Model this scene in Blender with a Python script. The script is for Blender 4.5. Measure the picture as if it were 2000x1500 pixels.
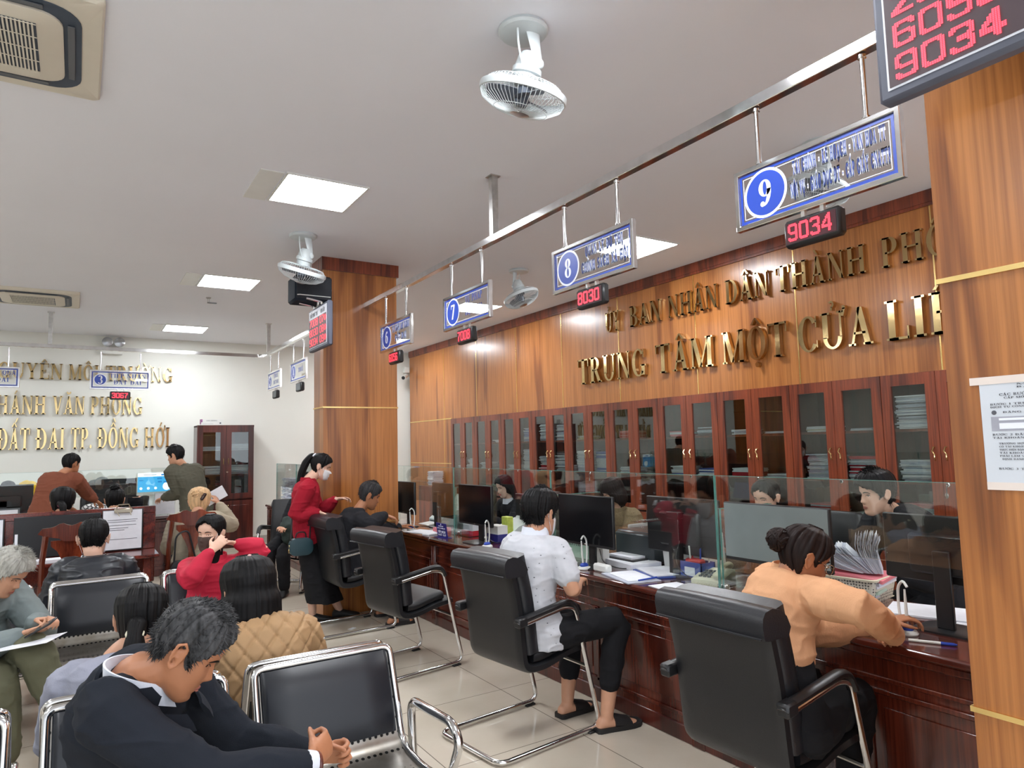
import bpy, math, random, unicodedata
import numpy as np
from mathutils import Vector, Matrix

for _o in list(bpy.data.objects):
    bpy.data.objects.remove(_o, do_unlink=True)
SC = bpy.context.scene
COL = SC.collection
PI = math.pi

# ------------------------------------------------------------------ camera
CAMH, FPX = 1.6, 1334.0
_yaw, _pitch, _roll = 0.566595, 0.0896965, 0.02423
_cy, _sy, _cp, _sp = math.cos(_yaw), math.sin(_yaw), math.cos(_pitch), math.sin(_pitch)
_F = np.array([_sy*_cp, _cy*_cp, _sp]); _r = np.array([_cy, -_sy, 0.0]); _d = np.cross(_F, _r)
_cr, _sr = math.cos(_roll), math.sin(_roll)
CR = np.array([_cr*_r + _sr*_d, -_sr*_r + _cr*_d, _F])      # rows: right, down, forward
cam_data = bpy.data.cameras.new('camera')
cam_data.sensor_width = 36.0
cam_data.lens = 36.0*FPX/2000.0
cam_data.clip_start = 0.05
cam = bpy.data.objects.new('camera', cam_data)
COL.objects.link(cam)
_m = Matrix.Identity(4)
for _i in range(3):
    _m[_i][0], _m[_i][1], _m[_i][2] = CR[0][_i], -CR[1][_i], -CR[2][_i]
_m[2][3] = CAMH
cam.matrix_world = _m
SC.camera = cam

def at(px, py, X=None, Y=None, Z=None):
    """real point seen at (px, py) that lies on the plane X=, Y= or Z="""
    v = CR.T @ np.array([(px-1000)/FPX, (py-750)/FPX, 1.0])
    o = np.array([0, 0, CAMH])
    ax, val = (0, X) if X is not None else (1, Y) if Y is not None else (2, Z)
    return o + v*((val-o[ax])/v[ax])

# ------------------------------------------------------------------ world, daylight, exposure
world = bpy.data.worlds.new('world')
SC.world = world
world.use_nodes = True
world.node_tree.nodes['Background'].inputs[0].default_value = (0.86, 0.92, 1.0, 1)
world.node_tree.nodes['Background'].inputs[1].default_value = 1.15
SC.view_settings.view_transform = 'Standard'
SC.view_settings.look = 'None'
SC.view_settings.exposure = 0.92
SC.view_settings.gamma = 1.0
SC.view_settings.use_curve_mapping = False
LED_STRENGTH = 25.0

# ------------------------------------------------------------------ mesh helper
class MB:
    def __init__(s):
        s.v, s.f, s.m = [], [], []
    def add(s, vs, fs, mi=0):
        o = len(s.v)
        s.v.extend([tuple(map(float, p)) for p in vs])
        for f in fs:
            s.f.append(tuple(i+o for i in f)); s.m.append(mi)
        return s
    def box(s, c, d, mi=0, rz=0.0, M=None, bev=0.0):
        hx, hy, hz = d[0]/2, d[1]/2, d[2]/2
        b = min(bev, hx*.95, hy*.95, hz*.95)
        if b <= 0:
            vs = [(x*hx, y*hy, z*hz) for z in (-1, 1) for y in (-1, 1) for x in (-1, 1)]
            fs = [(0, 2, 3, 1), (4, 5, 7, 6), (0, 1, 5, 4), (2, 6, 7, 3), (0, 4, 6, 2), (1, 3, 7, 5)]
        else:
            vs, idx = [], {}
            for z in (-1, 1):
                for y in (-1, 1):
                    for x in (-1, 1):
                        for a in range(3):
                            p = [x*(hx-b), y*(hy-b), z*(hz-b)]
                            p[a] = (x*hx, y*hy, z*hz)[a]
                            idx[(x, y, z, a)] = len(vs); vs.append(p)
            g = lambda k, a: idx[(k[0], k[1], k[2], a)]
            fs = []
            for a in range(3):
                u, w = (a+1) % 3, (a+2) % 3
                for sg in (-1, 1):
                    q = []
                    for cu, cw in ((-1, -1), (1, -1), (1, 1), (-1, 1)):
                        k = [0, 0, 0]; k[a] = sg; k[u] = cu; k[w] = cw; q.append(g(k, a))
                    fs.append(tuple(q if sg > 0 else q[::-1]))
            for a in range(3):
                u, w = (a+1) % 3, (a+2) % 3
                for su in (-1, 1):
                    for sw in (-1, 1):
                        k0 = [0, 0, 0]; k0[a] = -1; k0[u] = su; k0[w] = sw
                        k1 = list(k0); k1[a] = 1
                        q = [g(k0, u), g(k1, u), g(k1, w), g(k0, w)]
                        fs.append(tuple(q if su*sw < 0 else q[::-1]))
            for x in (-1, 1):
                for y in (-1, 1):
                    for z in (-1, 1):
                        q = [g((x, y, z), 0), g((x, y, z), 1), g((x, y, z), 2)]
                        fs.append(tuple(q if x*y*z > 0 else q[::-1]))
        if M is None:
            cr, sr = math.cos(rz), math.sin(rz)
            vs = [(c[0]+x*cr-y*sr, c[1]+x*sr+y*cr, c[2]+z) for x, y, z in vs]
        else:
            vs = [tuple(Vector(c) + M @ Vector(p)) for p in vs]
        return s.add(vs, fs, mi)
    def bb(s, a, b, mi=0, bev=0.0):
        """box from corner a to corner b"""
        return s.box([(a[i]+b[i])/2 for i in range(3)], [abs(b[i]-a[i]) for i in range(3)], mi, bev=bev)
    def loft(s, rings, mi=0, caps=True, closed=False):
        n, k = len(rings[0]), len(rings)
        vs = [p for r in rings for p in r]
        fs = []
        for i in range(k if closed else k-1):
            j = (i+1) % k
            for a in range(n):
                b = (a+1) % n
                fs.append((i*n+a, i*n+b, j*n+b, j*n+a))
        if caps and not closed:
            c0 = np.mean(np.array(rings[0], float), 0); c1 = np.mean(np.array(rings[-1], float), 0)
            vs = vs + [c0, c1]
            for a in range(n):
                b = (a+1) % n
                fs.append((n*k, b, a)); fs.append((n*k+1, (k-1)*n+a, (k-1)*n+b))
        return s.add(vs, fs, mi)
    def tube(s, pts, r, n=8, mi=0, closed=False, side=None):
        P = [np.array(p, float) for p in pts]
        k = len(P)
        R = list(r) if hasattr(r, '__len__') else [r]*k
        T = []
        for i in range(k):
            a = P[(i-1) % k] if (closed or i > 0) else P[i]
            b = P[(i+1) % k] if (closed or i < k-1) else P[i]
            t = b-a; T.append(t/(np.linalg.norm(t)+1e-12))
        u = np.array(side, float) if side is not None else (np.array([0, 0, 1.0]) if abs(T[0][2]) < .9 else np.array([1.0, 0, 0]))
        rings = []
        for i in range(k):
            u = u - T[i]*(u @ T[i]); u /= np.linalg.norm(u)+1e-12
            w = np.cross(T[i], u)
            rr = R[i] if hasattr(R[i], '__len__') else (R[i], R[i])
            rings.append([P[i] + u*rr[0]*math.cos(2*PI*a/n) + w*rr[1]*math.sin(2*PI*a/n) for a in range(n)])
        return s.loft(rings, mi, True, closed)
    def bar(s, a, b, w, h=None, mi=0, up=(0, 0, 1), bev=0.0):
        a, b = Vector(a), Vector(b); t = (b-a); L = t.length; t.normalize()
        u = Vector(up); u = (u - t*u.dot(t))
        if u.length < 1e-4: u = Vector((1, 0, 0)) - t*t.x
        u.normalize(); v = u.cross(t)
        M = Matrix((t, v, u)).transposed()
        return s.box((a+b)/2, (L, w, h or w), mi, M=M, bev=bev)
    def lathe(s, prof, c=(0, 0, 0), M=None, n=24, mi=0):
        rings = []
        for r, z in prof:
            ring = []
            for a in range(n):
                p = Vector((r*math.cos(2*PI*a/n), r*math.sin(2*PI*a/n), z))
                if M is not None: p = M @ p
                ring.append((c[0]+p.x, c[1]+p.y, c[2]+p.z))
            rings.append(ring)
        return s.loft(rings, mi, True)
    def ell(s, c, r, M=None, nu=16, nv=10, mi=0):
        rings = []
        for i in range(1, nv):
            th = PI*i/nv
            ring = []
            for a in range(nu):
                ph = 2*PI*a/nu
                p = Vector((r[0]*math.sin(th)*math.cos(ph), r[1]*math.sin(th)*math.sin(ph), -r[2]*math.cos(th)))
                if M is not None: p = M @ p
                ring.append((c[0]+p.x, c[1]+p.y, c[2]+p.z))
            rings.append(ring)
        p0, p1 = Vector((0, 0, -r[2])), Vector((0, 0, r[2]))
        if M is not None: p0, p1 = M @ p0, M @ p1
        n, k = nu, len(rings)
        vs = [p for r_ in rings for p in r_] + [tuple(Vector(c)+p0), tuple(Vector(c)+p1)]
        fs = [(i*n+a, i*n+(a+1) % n, (i+1)*n+(a+1) % n, (i+1)*n+a) for i in range(k-1) for a in range(n)]
        for a in range(n):
            fs.append((n*k, (a+1) % n, a)); fs.append((n*k+1, (k-1)*n+a, (k-1)*n+(a+1) % n))
        return s.add(vs, fs, mi)
    def prism(s, poly, o, u, v, depth, mi=0):
        """2D polygon in the plane (o; u, v) pushed along u x v by depth"""
        o, u, v = Vector(o), Vector(u), Vector(v); w = u.cross(v).normalized()*depth
        A = [o+u*p[0]+v*p[1] for p in poly]; n = len(A)
        vs = A + [p+w for p in A]
        fs = [tuple(range(n))[::-1], tuple(range(n, 2*n))] + [(i, (i+1) % n, n+(i+1) % n, n+i) for i in range(n)]
        return s.add(vs, fs, mi)
    def join(s, o, M=None, mi=None):
        vs = o.v if M is None else [tuple(M @ Vector(p)) for p in o.v]
        k = len(s.v); s.v.extend(vs)
        for f, m in zip(o.f, o.m):
            s.f.append(tuple(i+k for i in f)); s.m.append(m if mi is None else mi)
        return s
    def build(s, name, mats, parent=None, smooth=True, angle=38, loc=None):
        me = bpy.data.meshes.new(name)
        me.from_pydata(s.v, [], s.f)
        mats = mats if isinstance(mats, (list, tuple)) else [mats]
        for m in mats: me.materials.append(m)
        if len(mats) > 1:
            me.polygons.foreach_set('material_index', np.array(s.m, dtype=np.int32))
        if smooth:
            me.polygons.foreach_set('use_smooth', np.ones(len(s.f), dtype=bool))
            me.update()
            if angle < 170: me.set_sharp_from_angle(angle=math.radians(angle))
        me.update()
        o = bpy.data.objects.new(name, me)
        COL.objects.link(o)
        if loc is not None: o.location = loc
        if parent is not None: o.parent = parent
        return o

def tag(o, label=None, cat=None, group=None, kind=None):
    if label: o['label'] = label
    if cat: o['category'] = cat
    if group: o['group'] = group
    if kind: o['kind'] = kind
    return o

def thing(name, label, cat, loc=(0, 0, 0), rz=0.0, group=None):
    o = bpy.data.objects.new(name, None)
    o.empty_display_size = 0.1
    COL.objects.link(o)
    o.location = loc; o.rotation_euler = (0, 0, rz)
    return tag(o, label, cat, group)

def struct(name, mb, m, **k):
    return tag(mb.build(name, m, **k), kind='structure')

def copy_tree(o, parent=None):
    c = o.copy(); COL.objects.link(c)
    if parent is not None: c.parent = parent
    for ch in list(o.children): copy_tree(ch, c)
    return c

def dup(o, label, loc=None, rz=None, group=None):
    c = copy_tree(o)
    if loc is not None: c.location = loc
    if rz is not None: c.rotation_euler = (0, 0, rz)
    return tag(c, label, None, group)

def arc(c, r, a0, a1, n, u=(1, 0, 0), v=(0, 1, 0)):
    c, u, v = np.array(c, float), np.array(u, float), np.array(v, float)
    return [c + u*r*math.cos(a0+(a1-a0)*i/n) + v*r*math.sin(a0+(a1-a0)*i/n) for i in range(n+1)]

def fillet(pts, r, n=5):
    """polyline with rounded corners"""
    P = [np.array(p, float) for p in pts]; out = [P[0]]
    for i in range(1, len(P)-1):
        a, b = P[i-1]-P[i], P[i+1]-P[i]
        la, lb = np.linalg.norm(a), np.linalg.norm(b)
        q = min(r, la*.49, lb*.49)
        p0, p2 = P[i]+a/la*q, P[i]+b/lb*q
        for k in range(n+1):
            t = k/n
            out.append((1-t)**2*p0 + 2*t*(1-t)*P[i] + t*t*p2)
    out.append(P[-1])
    return out

# ------------------------------------------------------------------ materials
def _nt(name):
    m = bpy.data.materials.new(name); m.use_nodes = True
    nt = m.node_tree
    return m, nt, nt.nodes['Principled BSDF']
def _n(nt, t, **k):
    n = nt.nodes.new(t)
    for a, b in k.items(): setattr(n, a, b)
    return n
def _coord(nt, scale=(1, 1, 1), rot=(0, 0, 0), gen=False):
    tc = _n(nt, 'ShaderNodeTexCoord'); mp = _n(nt, 'ShaderNodeMapping')
    mp.inputs['Scale'].default_value = scale; mp.inputs['Rotation'].default_value = rot
    nt.links.new(tc.outputs['Generated' if gen else 'Object'], mp.inputs[0])
    return mp.outputs[0]
def _ramp(nt, src, stops, interp='LINEAR'):
    r = _n(nt, 'ShaderNodeValToRGB'); e = r.color_ramp.elements
    r.color_ramp.interpolation = interp
    while len(e) < len(stops): e.new(.5)
    for i, (p, c) in enumerate(stops):
        e[i].position = p; e[i].color = (c[0], c[1], c[2], 1)
    nt.links.new(src, r.inputs[0]); return r.outputs[0]
def _noise(nt, vec, scale, detail=3.0, rough=.5, dist=0.0):
    n = _n(nt, 'ShaderNodeTexNoise')
    n.inputs['Scale'].default_value = scale; n.inputs['Detail'].default_value = detail
    n.inputs['Roughness'].default_value = rough; n.inputs['Distortion'].default_value = dist
    nt.links.new(vec, n.inputs['Vector']); return n.outputs[0]
def _math(nt, op, a, b=None):
    n = _n(nt, 'ShaderNodeMath', operation=op)
    for i, x in enumerate((a, b)):
        if x is None: continue
        if isinstance(x, (int, float)): n.inputs[i].default_value = x
        else: nt.links.new(x, n.inputs[i])
    return n.outputs[0]
def _mix(nt, fac, a, b, blend='MIX'):
    n = _n(nt, 'ShaderNodeMix', data_type='RGBA', blend_type=blend)
    for s, x in ((0, fac), (6, a), (7, b)):
        if isinstance(x, (int, float)): n.inputs[s].default_value = x
        elif isinstance(x, tuple): n.inputs[s].default_value = (x[0], x[1], x[2], 1)
        else: nt.links.new(x, n.inputs[s])
    return n.outputs[2]
def _bump(nt, bs, h, strength, dist=.01):
    b = _n(nt, 'ShaderNodeBump'); b.inputs['Strength'].default_value = strength; b.inputs['Distance'].default_value = dist
    nt.links.new(h, b.inputs['Height']); nt.links.new(b.outputs[0], bs.inputs['Normal'])
def S(r, g, b):
    """sRGB 0-255 -> linear"""
    f = lambda c: (c/255/12.92) if c/255 <= .04045 else ((c/255+.055)/1.055)**2.4
    return (f(r), f(g), f(b))

def mat(name, col, rough=.5, metal=0.0, vary=.06, vs=8.0, bump=0.0, bs_=60.0, spec=None, stretch=(1, 1, 1), emit=0.0, coat=0.0, dist=.004):
    m, nt, b = _nt(name)
    v = _coord(nt, stretch)
    n = _noise(nt, v, vs, 3)
    lo = tuple(c*(1-vary) for c in col); hi = tuple(min(1, c*(1+vary)) for c in col)
    c = _ramp(nt, n, [(.3, lo), (.7, hi)])
    nt.links.new(c, b.inputs['Base Color'])
    b.inputs['Roughness'].default_value = rough; b.inputs['Metallic'].default_value = metal
    if spec is not None: b.inputs['Specular IOR Level'].default_value = spec
    if coat: b.inputs['Coat Weight'].default_value = coat; b.inputs['Coat Roughness'].default_value = .1
    if bump: _bump(nt, b, _noise(nt, v, bs_, 4), bump, dist)
    if emit:
        nt.links.new(c, b.inputs['Emission Color']); b.inputs['Emission Strength'].default_value = emit
    return m

def wood(name, dark, mid, light, grain=(5, 5, .55), fine=(90, 90, 2.2), rough=.32, rings=7.0, coat=.3, contrast=1.0):
    m, nt, b = _nt(name)
    v = _coord(nt, grain)
    n = _noise(nt, v, 1.0, 2.5, .5, .4)
    w = _math(nt, 'SINE', _math(nt, 'MULTIPLY', n, rings*6.28))
    w = _math(nt, 'MULTIPLY_ADD', w, .5); nt.nodes[-1].inputs[2].default_value = .5
    c1 = _ramp(nt, w, [(0.0, dark), (.25, mid), (1.0, light)])
    f = _noise(nt, _coord(nt, fine), 1.0, 3, .6)
    c2 = _ramp(nt, f, [(.3, tuple(x*.72 for x in dark)), (.62, (1, 1, 1))])
    c = _mix(nt, .55*contrast, c1, c2, 'MULTIPLY')
    big = _noise(nt, _coord(nt, (.8, .8, .3)), 1.0, 2)
    c = _mix(nt, 1.0, c, _ramp(nt, big, [(.3, (.86, .85, .84)), (.7, (1.0, 1.0, 1.0))]), 'MULTIPLY')
    nt.links.new(c, b.inputs['Base Color'])
    b.inputs['Roughness'].default_value = rough
    b.inputs['Coat Weight'].default_value = coat; b.inputs['Coat Roughness'].default_value = .18
    return m

def glassmat(name, tint=(.93, .97, .95), refl=1.0, ior=1.5, rough=0.0):
    m = bpy.data.materials.new(name); m.use_nodes = True
    nt = m.node_tree; nt.nodes.clear()
    out = _n(nt, 'ShaderNodeOutputMaterial'); mx = _n(nt, 'ShaderNodeMixShader')
    tr = _n(nt, 'ShaderNodeBsdfTransparent'); gl = _n(nt, 'ShaderNodeBsdfGlossy'); lw = _n(nt, 'ShaderNodeLayerWeight')
    lw.inputs[0].default_value = .5
    f0 = 1.7*((ior-1)/(ior+1))**2
    fr = _math(nt, 'POWER', lw.outputs['Facing'], 3.6)
    fr = _math(nt, 'MULTIPLY_ADD', fr, .9-f0); nt.nodes[-1].inputs[2].default_value = f0
    tc = _coord(nt, (1, 1, 1))
    c = _ramp(nt, _noise(nt, tc, 1.5, 2), [(.3, tuple(x*.985 for x in tint)), (.7, tint)])
    nt.links.new(c, tr.inputs[0]); gl.inputs['Roughness'].default_value = rough
    gl.inputs[0].default_value = (refl, refl, refl, 1)
    nt.links.new(fr, mx.inputs[0]); nt.links.new(tr.outputs[0], mx.inputs[1]); nt.links.new(gl.outputs[0], mx.inputs[2])
    nt.links.new(mx.outputs[0], out.inputs[0])
    return m

def emat(name, col, strength):
    m, nt, b = _nt(name)
    c = _ramp(nt, _noise(nt, _coord(nt), 30, 1), [(.3, tuple(x*.96 for x in col)), (.7, col)])
    nt.links.new(c, b.inputs['Emission Color'])
    b.inputs['Base Color'].default_value = (*col, 1)
    b.inputs['Emission Strength'].default_value = strength
    return m

M = {}
M['oak'] = wood('oak_veneer', S(140, 82, 38), S(180, 114, 57), S(190, 124, 65), grain=(4, 4, .35), rings=2.6, fine=(75, 75, 1.3), rough=.3, contrast=.8)
M['mahogany'] = wood('mahogany', S(100, 42, 24), S(134, 60, 34), S(148, 70, 40), rings=3.0, rough=.28, coat=.5)
M['counter_front'] = wood('counter_front_shaded_wood', S(66, 25, 17), S(98, 40, 26), S(110, 47, 30), rings=3.0, rough=.26, coat=.5)  # darker mahogany: shade from the people put into the colour
M['mahogany_dark'] = wood('dark_mahogany', S(62, 24, 20), S(84, 34, 27), S(98, 42, 32), rings=3.0, rough=.3, coat=.4)
M['red_wood'] = wood('red_varnished_wood', S(80, 28, 20), S(112, 40, 28), S(124, 48, 33), grain=(5, .5, 5), fine=(90, 2, 90), rings=3.0, rough=.2, coat=.6)
M['chair_wood'] = wood('chair_wood', S(105, 44, 26), S(140, 62, 36), S(155, 72, 42), rings=2.0, rough=.25, coat=.6)
M['plaster'] = mat('wall_plaster', S(226, 227, 220), .75, vary=.015, vs=2, bump=.05, bs_=90)
M['ceil'] = mat('ceiling_paint', S(232, 235, 242), .8, vary=.012, vs=1.2, bump=.03, bs_=60)
M['chrome'] = mat('polished_steel', (.72, .72, .72), .12, 1.0, vary=.08, vs=14)
M['steel'] = mat('brushed_steel', (.55, .54, .52), .28, 1.0, vary=.12, vs=20)
M['gold'] = mat('polished_gold', (.60, .44, .21), .13, 1.0, vary=.05, vs=3, bump=.06, bs_=5, dist=.02)
M['brass'] = mat('brass_strip', (.85, .62, .25), .22, 1.0, vary=.06)
M['leather'] = mat('black_leather', S(24, 25, 28), .42, vary=.12, vs=5, bump=.25, bs_=220, dist=.002)
M['leather2'] = mat('black_leather_roll', S(32, 33, 37), .36, vary=.15, vs=6, bump=.3, bs_=140, dist=.002)
M['blackp'] = mat('black_plastic', S(28, 28, 30), .4, vary=.1, bump=.1, bs_=200, dist=.001)
M['greyp'] = mat('grey_plastic', S(92, 96, 100), .45, vary=.06)
M['whitep'] = mat('white_plastic', S(222, 224, 220), .4, vary=.02)
M['creamp'] = mat('cream_plastic', S(222, 216, 190), .4, vary=.03)
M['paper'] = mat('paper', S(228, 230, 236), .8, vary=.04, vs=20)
M['paper2'] = mat('paper_grey', S(196, 200, 214), .8, vary=.1, vs=30)  # greyer paper tone, mixed at random into the stacks
M['ink'] = mat('ink', S(90, 92, 100), .8, vary=.1)
M['screen'] = mat('dark_screen', S(14, 15, 18), .16, vary=.15, vs=3)
M['glass'] = glassmat('counter_glass', (.94, .97, .955), 1.0, 1.45)
M['cabglass'] = glassmat('cabinet_glass', (.80, .84, .82), 1.0, 1.5)
M['clear'] = glassmat('clear_acrylic', (.95, .96, .97), .9, 1.4)
M['gedge'] = mat('glass_edge', S(96, 150, 142), .15, vary=.15, vs=10)
M['led'] = emat('led_panel_light', (.93, .96, 1.0), LED_STRENGTH)
M['red'] = emat('red_led', (1.0, .03, .05), 2.6)
M['blue'] = mat('sign_blue', S(38, 70, 170), .35, vary=.03)
M['navy'] = mat('navy_text', S(52, 78, 170), .4, vary=.05)
M['white'] = mat('sign_white', S(236, 240, 250), .4, vary=.02)
M['fanw'] = mat('fan_enamel', S(200, 208, 210), .35, vary=.03)
M['fanb'] = mat('fan_blade', S(84, 92, 104), .35, vary=.08)
M['acw'] = mat('ac_casing', S(214, 208, 192), .45, vary=.02)
M['acd'] = mat('ac_dark_vent', S(58, 70, 84), .5, vary=.1)

def tile_floor():
    m, nt, b = _nt('polished_floor_tile')
    v = _coord(nt, (1, 1, 1))
    br = _n(nt, 'ShaderNodeTexBrick'); br.offset = 0.0; br.squash = 1.0
    br.inputs['Scale'].default_value = 1.0
    br.inputs['Brick Width'].default_value = .8; br.inputs['Row Height'].default_value = .8
    br.inputs['Mortar Size'].default_value = .0028; br.inputs['Mortar Smooth'].default_value = .2
    br.inputs['Color1'].default_value = (*S(210, 200, 184), 1); br.inputs['Color2'].default_value = (*S(206, 195, 178), 1)
    br.inputs['Mortar'].default_value = (*S(120, 112, 102), 1)
    nt.links.new(v, br.inputs['Vector'])
    n = _noise(nt, v, 2.2, 5, .6)
    c = _mix(nt, 1.0, br.outputs[0], _ramp(nt, n, [(.35, (.93, .92, .90)), (.65, (1, 1, 1))]), 'MULTIPLY')
    nt.links.new(c, b.inputs['Base Color'])
    b.inputs['Roughness'].default_value = .09
    b.inputs['Specular IOR Level'].default_value = .6
    return m
M['floor'] = tile_floor()
# ------------------------------------------------------------------ a drawn serif alphabet (capitals and figures)
GT, Gt, GS, GST = .19, .062, .075, .055       # thick stem, thin stroke, serif length, serif thickness
def _q(x0, y0, x1, y1): return [(x0, y0), (x1, y0), (x1, y1), (x0, y1)]
def _stem(x, y0=0.0, y1=1.0, T=GT, b=True, t=True):
    o = [_q(x-T/2, y0, x+T/2, y1)]
    if b: o.append(_q(x-T/2-GS, y0, x+T/2+GS, y0+GST))
    if t: o.append(_q(x-T/2-GS, y1-GST, x+T/2+GS, y1))
    return o
def _dg(x0, y0, x1, y1, T): return [[(x0-T/2, y0), (x0+T/2, y0), (x1+T/2, y1), (x1-T/2, y1)] if y0 < y1 else [(x1-T/2, y1), (x1+T/2, y1), (x0+T/2, y0), (x0-T/2, y0)]]
def _foot(x, y, w=.26): return [_q(x-w/2, y, x+w/2, y+GST)]
def _ring(cx, cy, rx, ry, a0=0, a1=360, T=GT, t=Gt):
    n = max(4, int(abs(a1-a0)/18)); o = []; T, t = min(T, rx*.96), min(t, ry*.96)
    for i in range(n):
        p = math.radians(a0+(a1-a0)*i/n); q = math.radians(a0+(a1-a0)*(i+1)/n)
        f = lambda a, k: (cx+(rx-k*T)*math.cos(a), cy+(ry-k*t)*math.sin(a))
        o.append([f(p, 1), f(p, 0), f(q, 0), f(q, 1)])
    return o
def _barh(x0, x1, y, t=Gt): return [_q(x0, y-t/2, x1, y+t/2)]
def _glyph(ch):
    T, t = GT, Gt; h = t/2
    if ch == 'A': return .84, _dg(.15, 0, .42, 1, .08)+_dg(.66, 0, .42, 1, T)+_barh(.22, .6, .32)+_foot(.14, 0, .24)+_foot(.67, 0, .32)
    if ch == 'B': return .76, _stem(.2)+_barh(.2, .4, 1-h)+_barh(.2, .42, .53)+_barh(.2, .42, h)+_ring(.38, .765, .28, .235, -90, 90)+_ring(.4, .265, .32, .265, -90, 90)
    if ch == 'C': return .8, _ring(.43, .5, .4, .51, 38, 322)+[_q(.7, .66, .745, .98)]+[_q(.72, .1, .76, .3)]
    if ch == 'D': return .86, _stem(.2)+_barh(.2, .4, 1-h)+_barh(.2, .4, h)+_ring(.38, .5, .44, .5, -90, 90)
    if ch == 'Đ':
        w, p = _glyph('D'); return w, p+_barh(-.02, .42, .5, .08)
    if ch == 'E': return .72, _stem(.2)+_barh(.2, .66, 1-h)+_barh(.2, .5, .52)+_barh(.2, .68, h)+[_q(.62, .74, .66, 1), _q(.46, .4, .5, .64), _q(.64, 0, .69, .28)]
    if ch == 'G': return .88, _ring(.43, .5, .4, .51, 38, 318)+[_q(.7, .68, .745, .98)]+_stem(.7, .04, .42, T, False, True)
    if ch == 'H': return .96, _stem(.2)+_stem(.74)+_barh(.2, .74, .52)
    if ch == 'I': return .4, _stem(.2)
    if ch == 'K': return .88, _stem(.2)+_dg(.26, .42, .68, 1, .08)+_dg(.72, 0, .4, .58, T)+_foot(.7, 1-GST, .26)+_foot(.73, 0, .3)
    if ch == 'L': return .7, _stem(.2)+_barh(.2, .66, h)+[_q(.62, 0, .67, .32)]
    if ch == 'M': return 1.12, _stem(.15, T=.07)+_stem(.94)+_dg(.52, .02, .22, 1, T)+_dg(.52, .02, .9, 1, .07)
    if ch == 'N': return .92, _stem(.15, T=.07)+_stem(.76, T=.07, b=False)+_dg(.74, 0, .2, 1, T)
    if ch == 'O': return .86, _ring(.43, .5, .4, .515)
    if ch == 'P': return .74, _stem(.2)+_barh(.2, .4, 1-h)+_barh(.2, .4, .47)+_ring(.38, .72, .32, .28, -90, 90)
    if ch == 'Q': return .86, _ring(.43, .5, .4, .515)+_dg(.72, -.18, .45, .12, .14)
    if ch == 'R': return .86, _stem(.2)+_barh(.2, .4, 1-h)+_barh(.2, .4, .49)+_ring(.38, .735, .31, .265, -90, 90)+_dg(.7, 0, .42, .5, T)+_foot(.74, 0, .24)
    if ch == 'S': return .68, _ring(.34, .74, .28, .27, 30, 265, T*.8)+_ring(.34, .27, .29, .28, -150, 85, T*.8)
    if ch == 'T': return .84, _stem(.42, t=False)+_barh(.04, .8, 1-h)+[_q(.03, .7, .08, 1), _q(.76, .7, .81, 1)]
    if ch == 'U': return .9, _stem(.2, .3, 1, b=False)+_stem(.74, .3, 1, .07, False)+_ring(.44, .32, .335, .33, 180, 360, T*.75)
    if ch == 'V': return .84, _dg(.42, 0, .16, 1, T)+_dg(.42, 0, .7, 1, .08)+_foot(.16, 1-GST, .34)+_foot(.7, 1-GST, .26)
    if ch == 'Y': return .84, _stem(.42, 0, .48, t=False)+_dg(.42, .42, .16, 1, T)+_dg(.42, .42, .7, 1, .08)+_foot(.16, 1-GST, .34)+_foot(.7, 1-GST, .26)
    if ch == 'X': return .84, _dg(.7, 0, .16, 1, T)+_dg(.14, 0, .7, 1, .08)+_foot(.16, 1-GST, .3)+_foot(.7, 1-GST, .24)+_foot(.14, 0, .24)+_foot(.7, 0, .3)
    if ch == '.': return .3, _ring(.15, .09, .09, .09, 0, 360, .09, .09)
    if ch == '-': return .4, _barh(.08, .32, .42, .1)
    if ch == '0': return .64, _ring(.32, .5, .28, .5)
    if ch == '1': return .44, _stem(.24, t=False)+_dg(.1, .8, .24, 1, .1)
    if ch == '2': return .64, _ring(.32, .72, .27, .28, -20, 165)+_dg(.1, .03, .5, .6, .14)+_barh(.06, .58, .06, .12)
    if ch == '3': return .64, _ring(.3, .74, .25, .26, -90, 150, T)+_ring(.3, .27, .28, .28, -150, 90, T)
    if ch == '4': return .68, _stem(.44, t=False)+_dg(.06, .28, .4, 1, .08)+_barh(.04, .64, .28, .09)
    if ch == '5': return .64, _ring(.3, .33, .29, .33, -150, 125)+_barh(.14, .54, .95, .1)+[_q(.12, .5, .19, 1)]
    if ch == '6': return .66, _ring(.33, .32, .28, .32)+_ring(.42, .42, .37, .58, 95, 185, T)+_ring(.44, .9, .1, .1, 0, 360, .1, .1)
    if ch == '7': return .62, _dg(.24, 0, .54, .94, T)+_barh(.06, .6, .94, .12)+[_q(.05, .7, .1, 1)]
    if ch == '8': return .66, _ring(.33, .75, .24, .25)+_ring(.33, .27, .28, .28)
    if ch == '9': return .66, _ring(.33, .68, .28, .32)+_ring(.24, .58, .37, .58, -85, 5, T)+_ring(.2, .1, .1, .1, 0, 360, .1, .1)
    return .4, []
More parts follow.
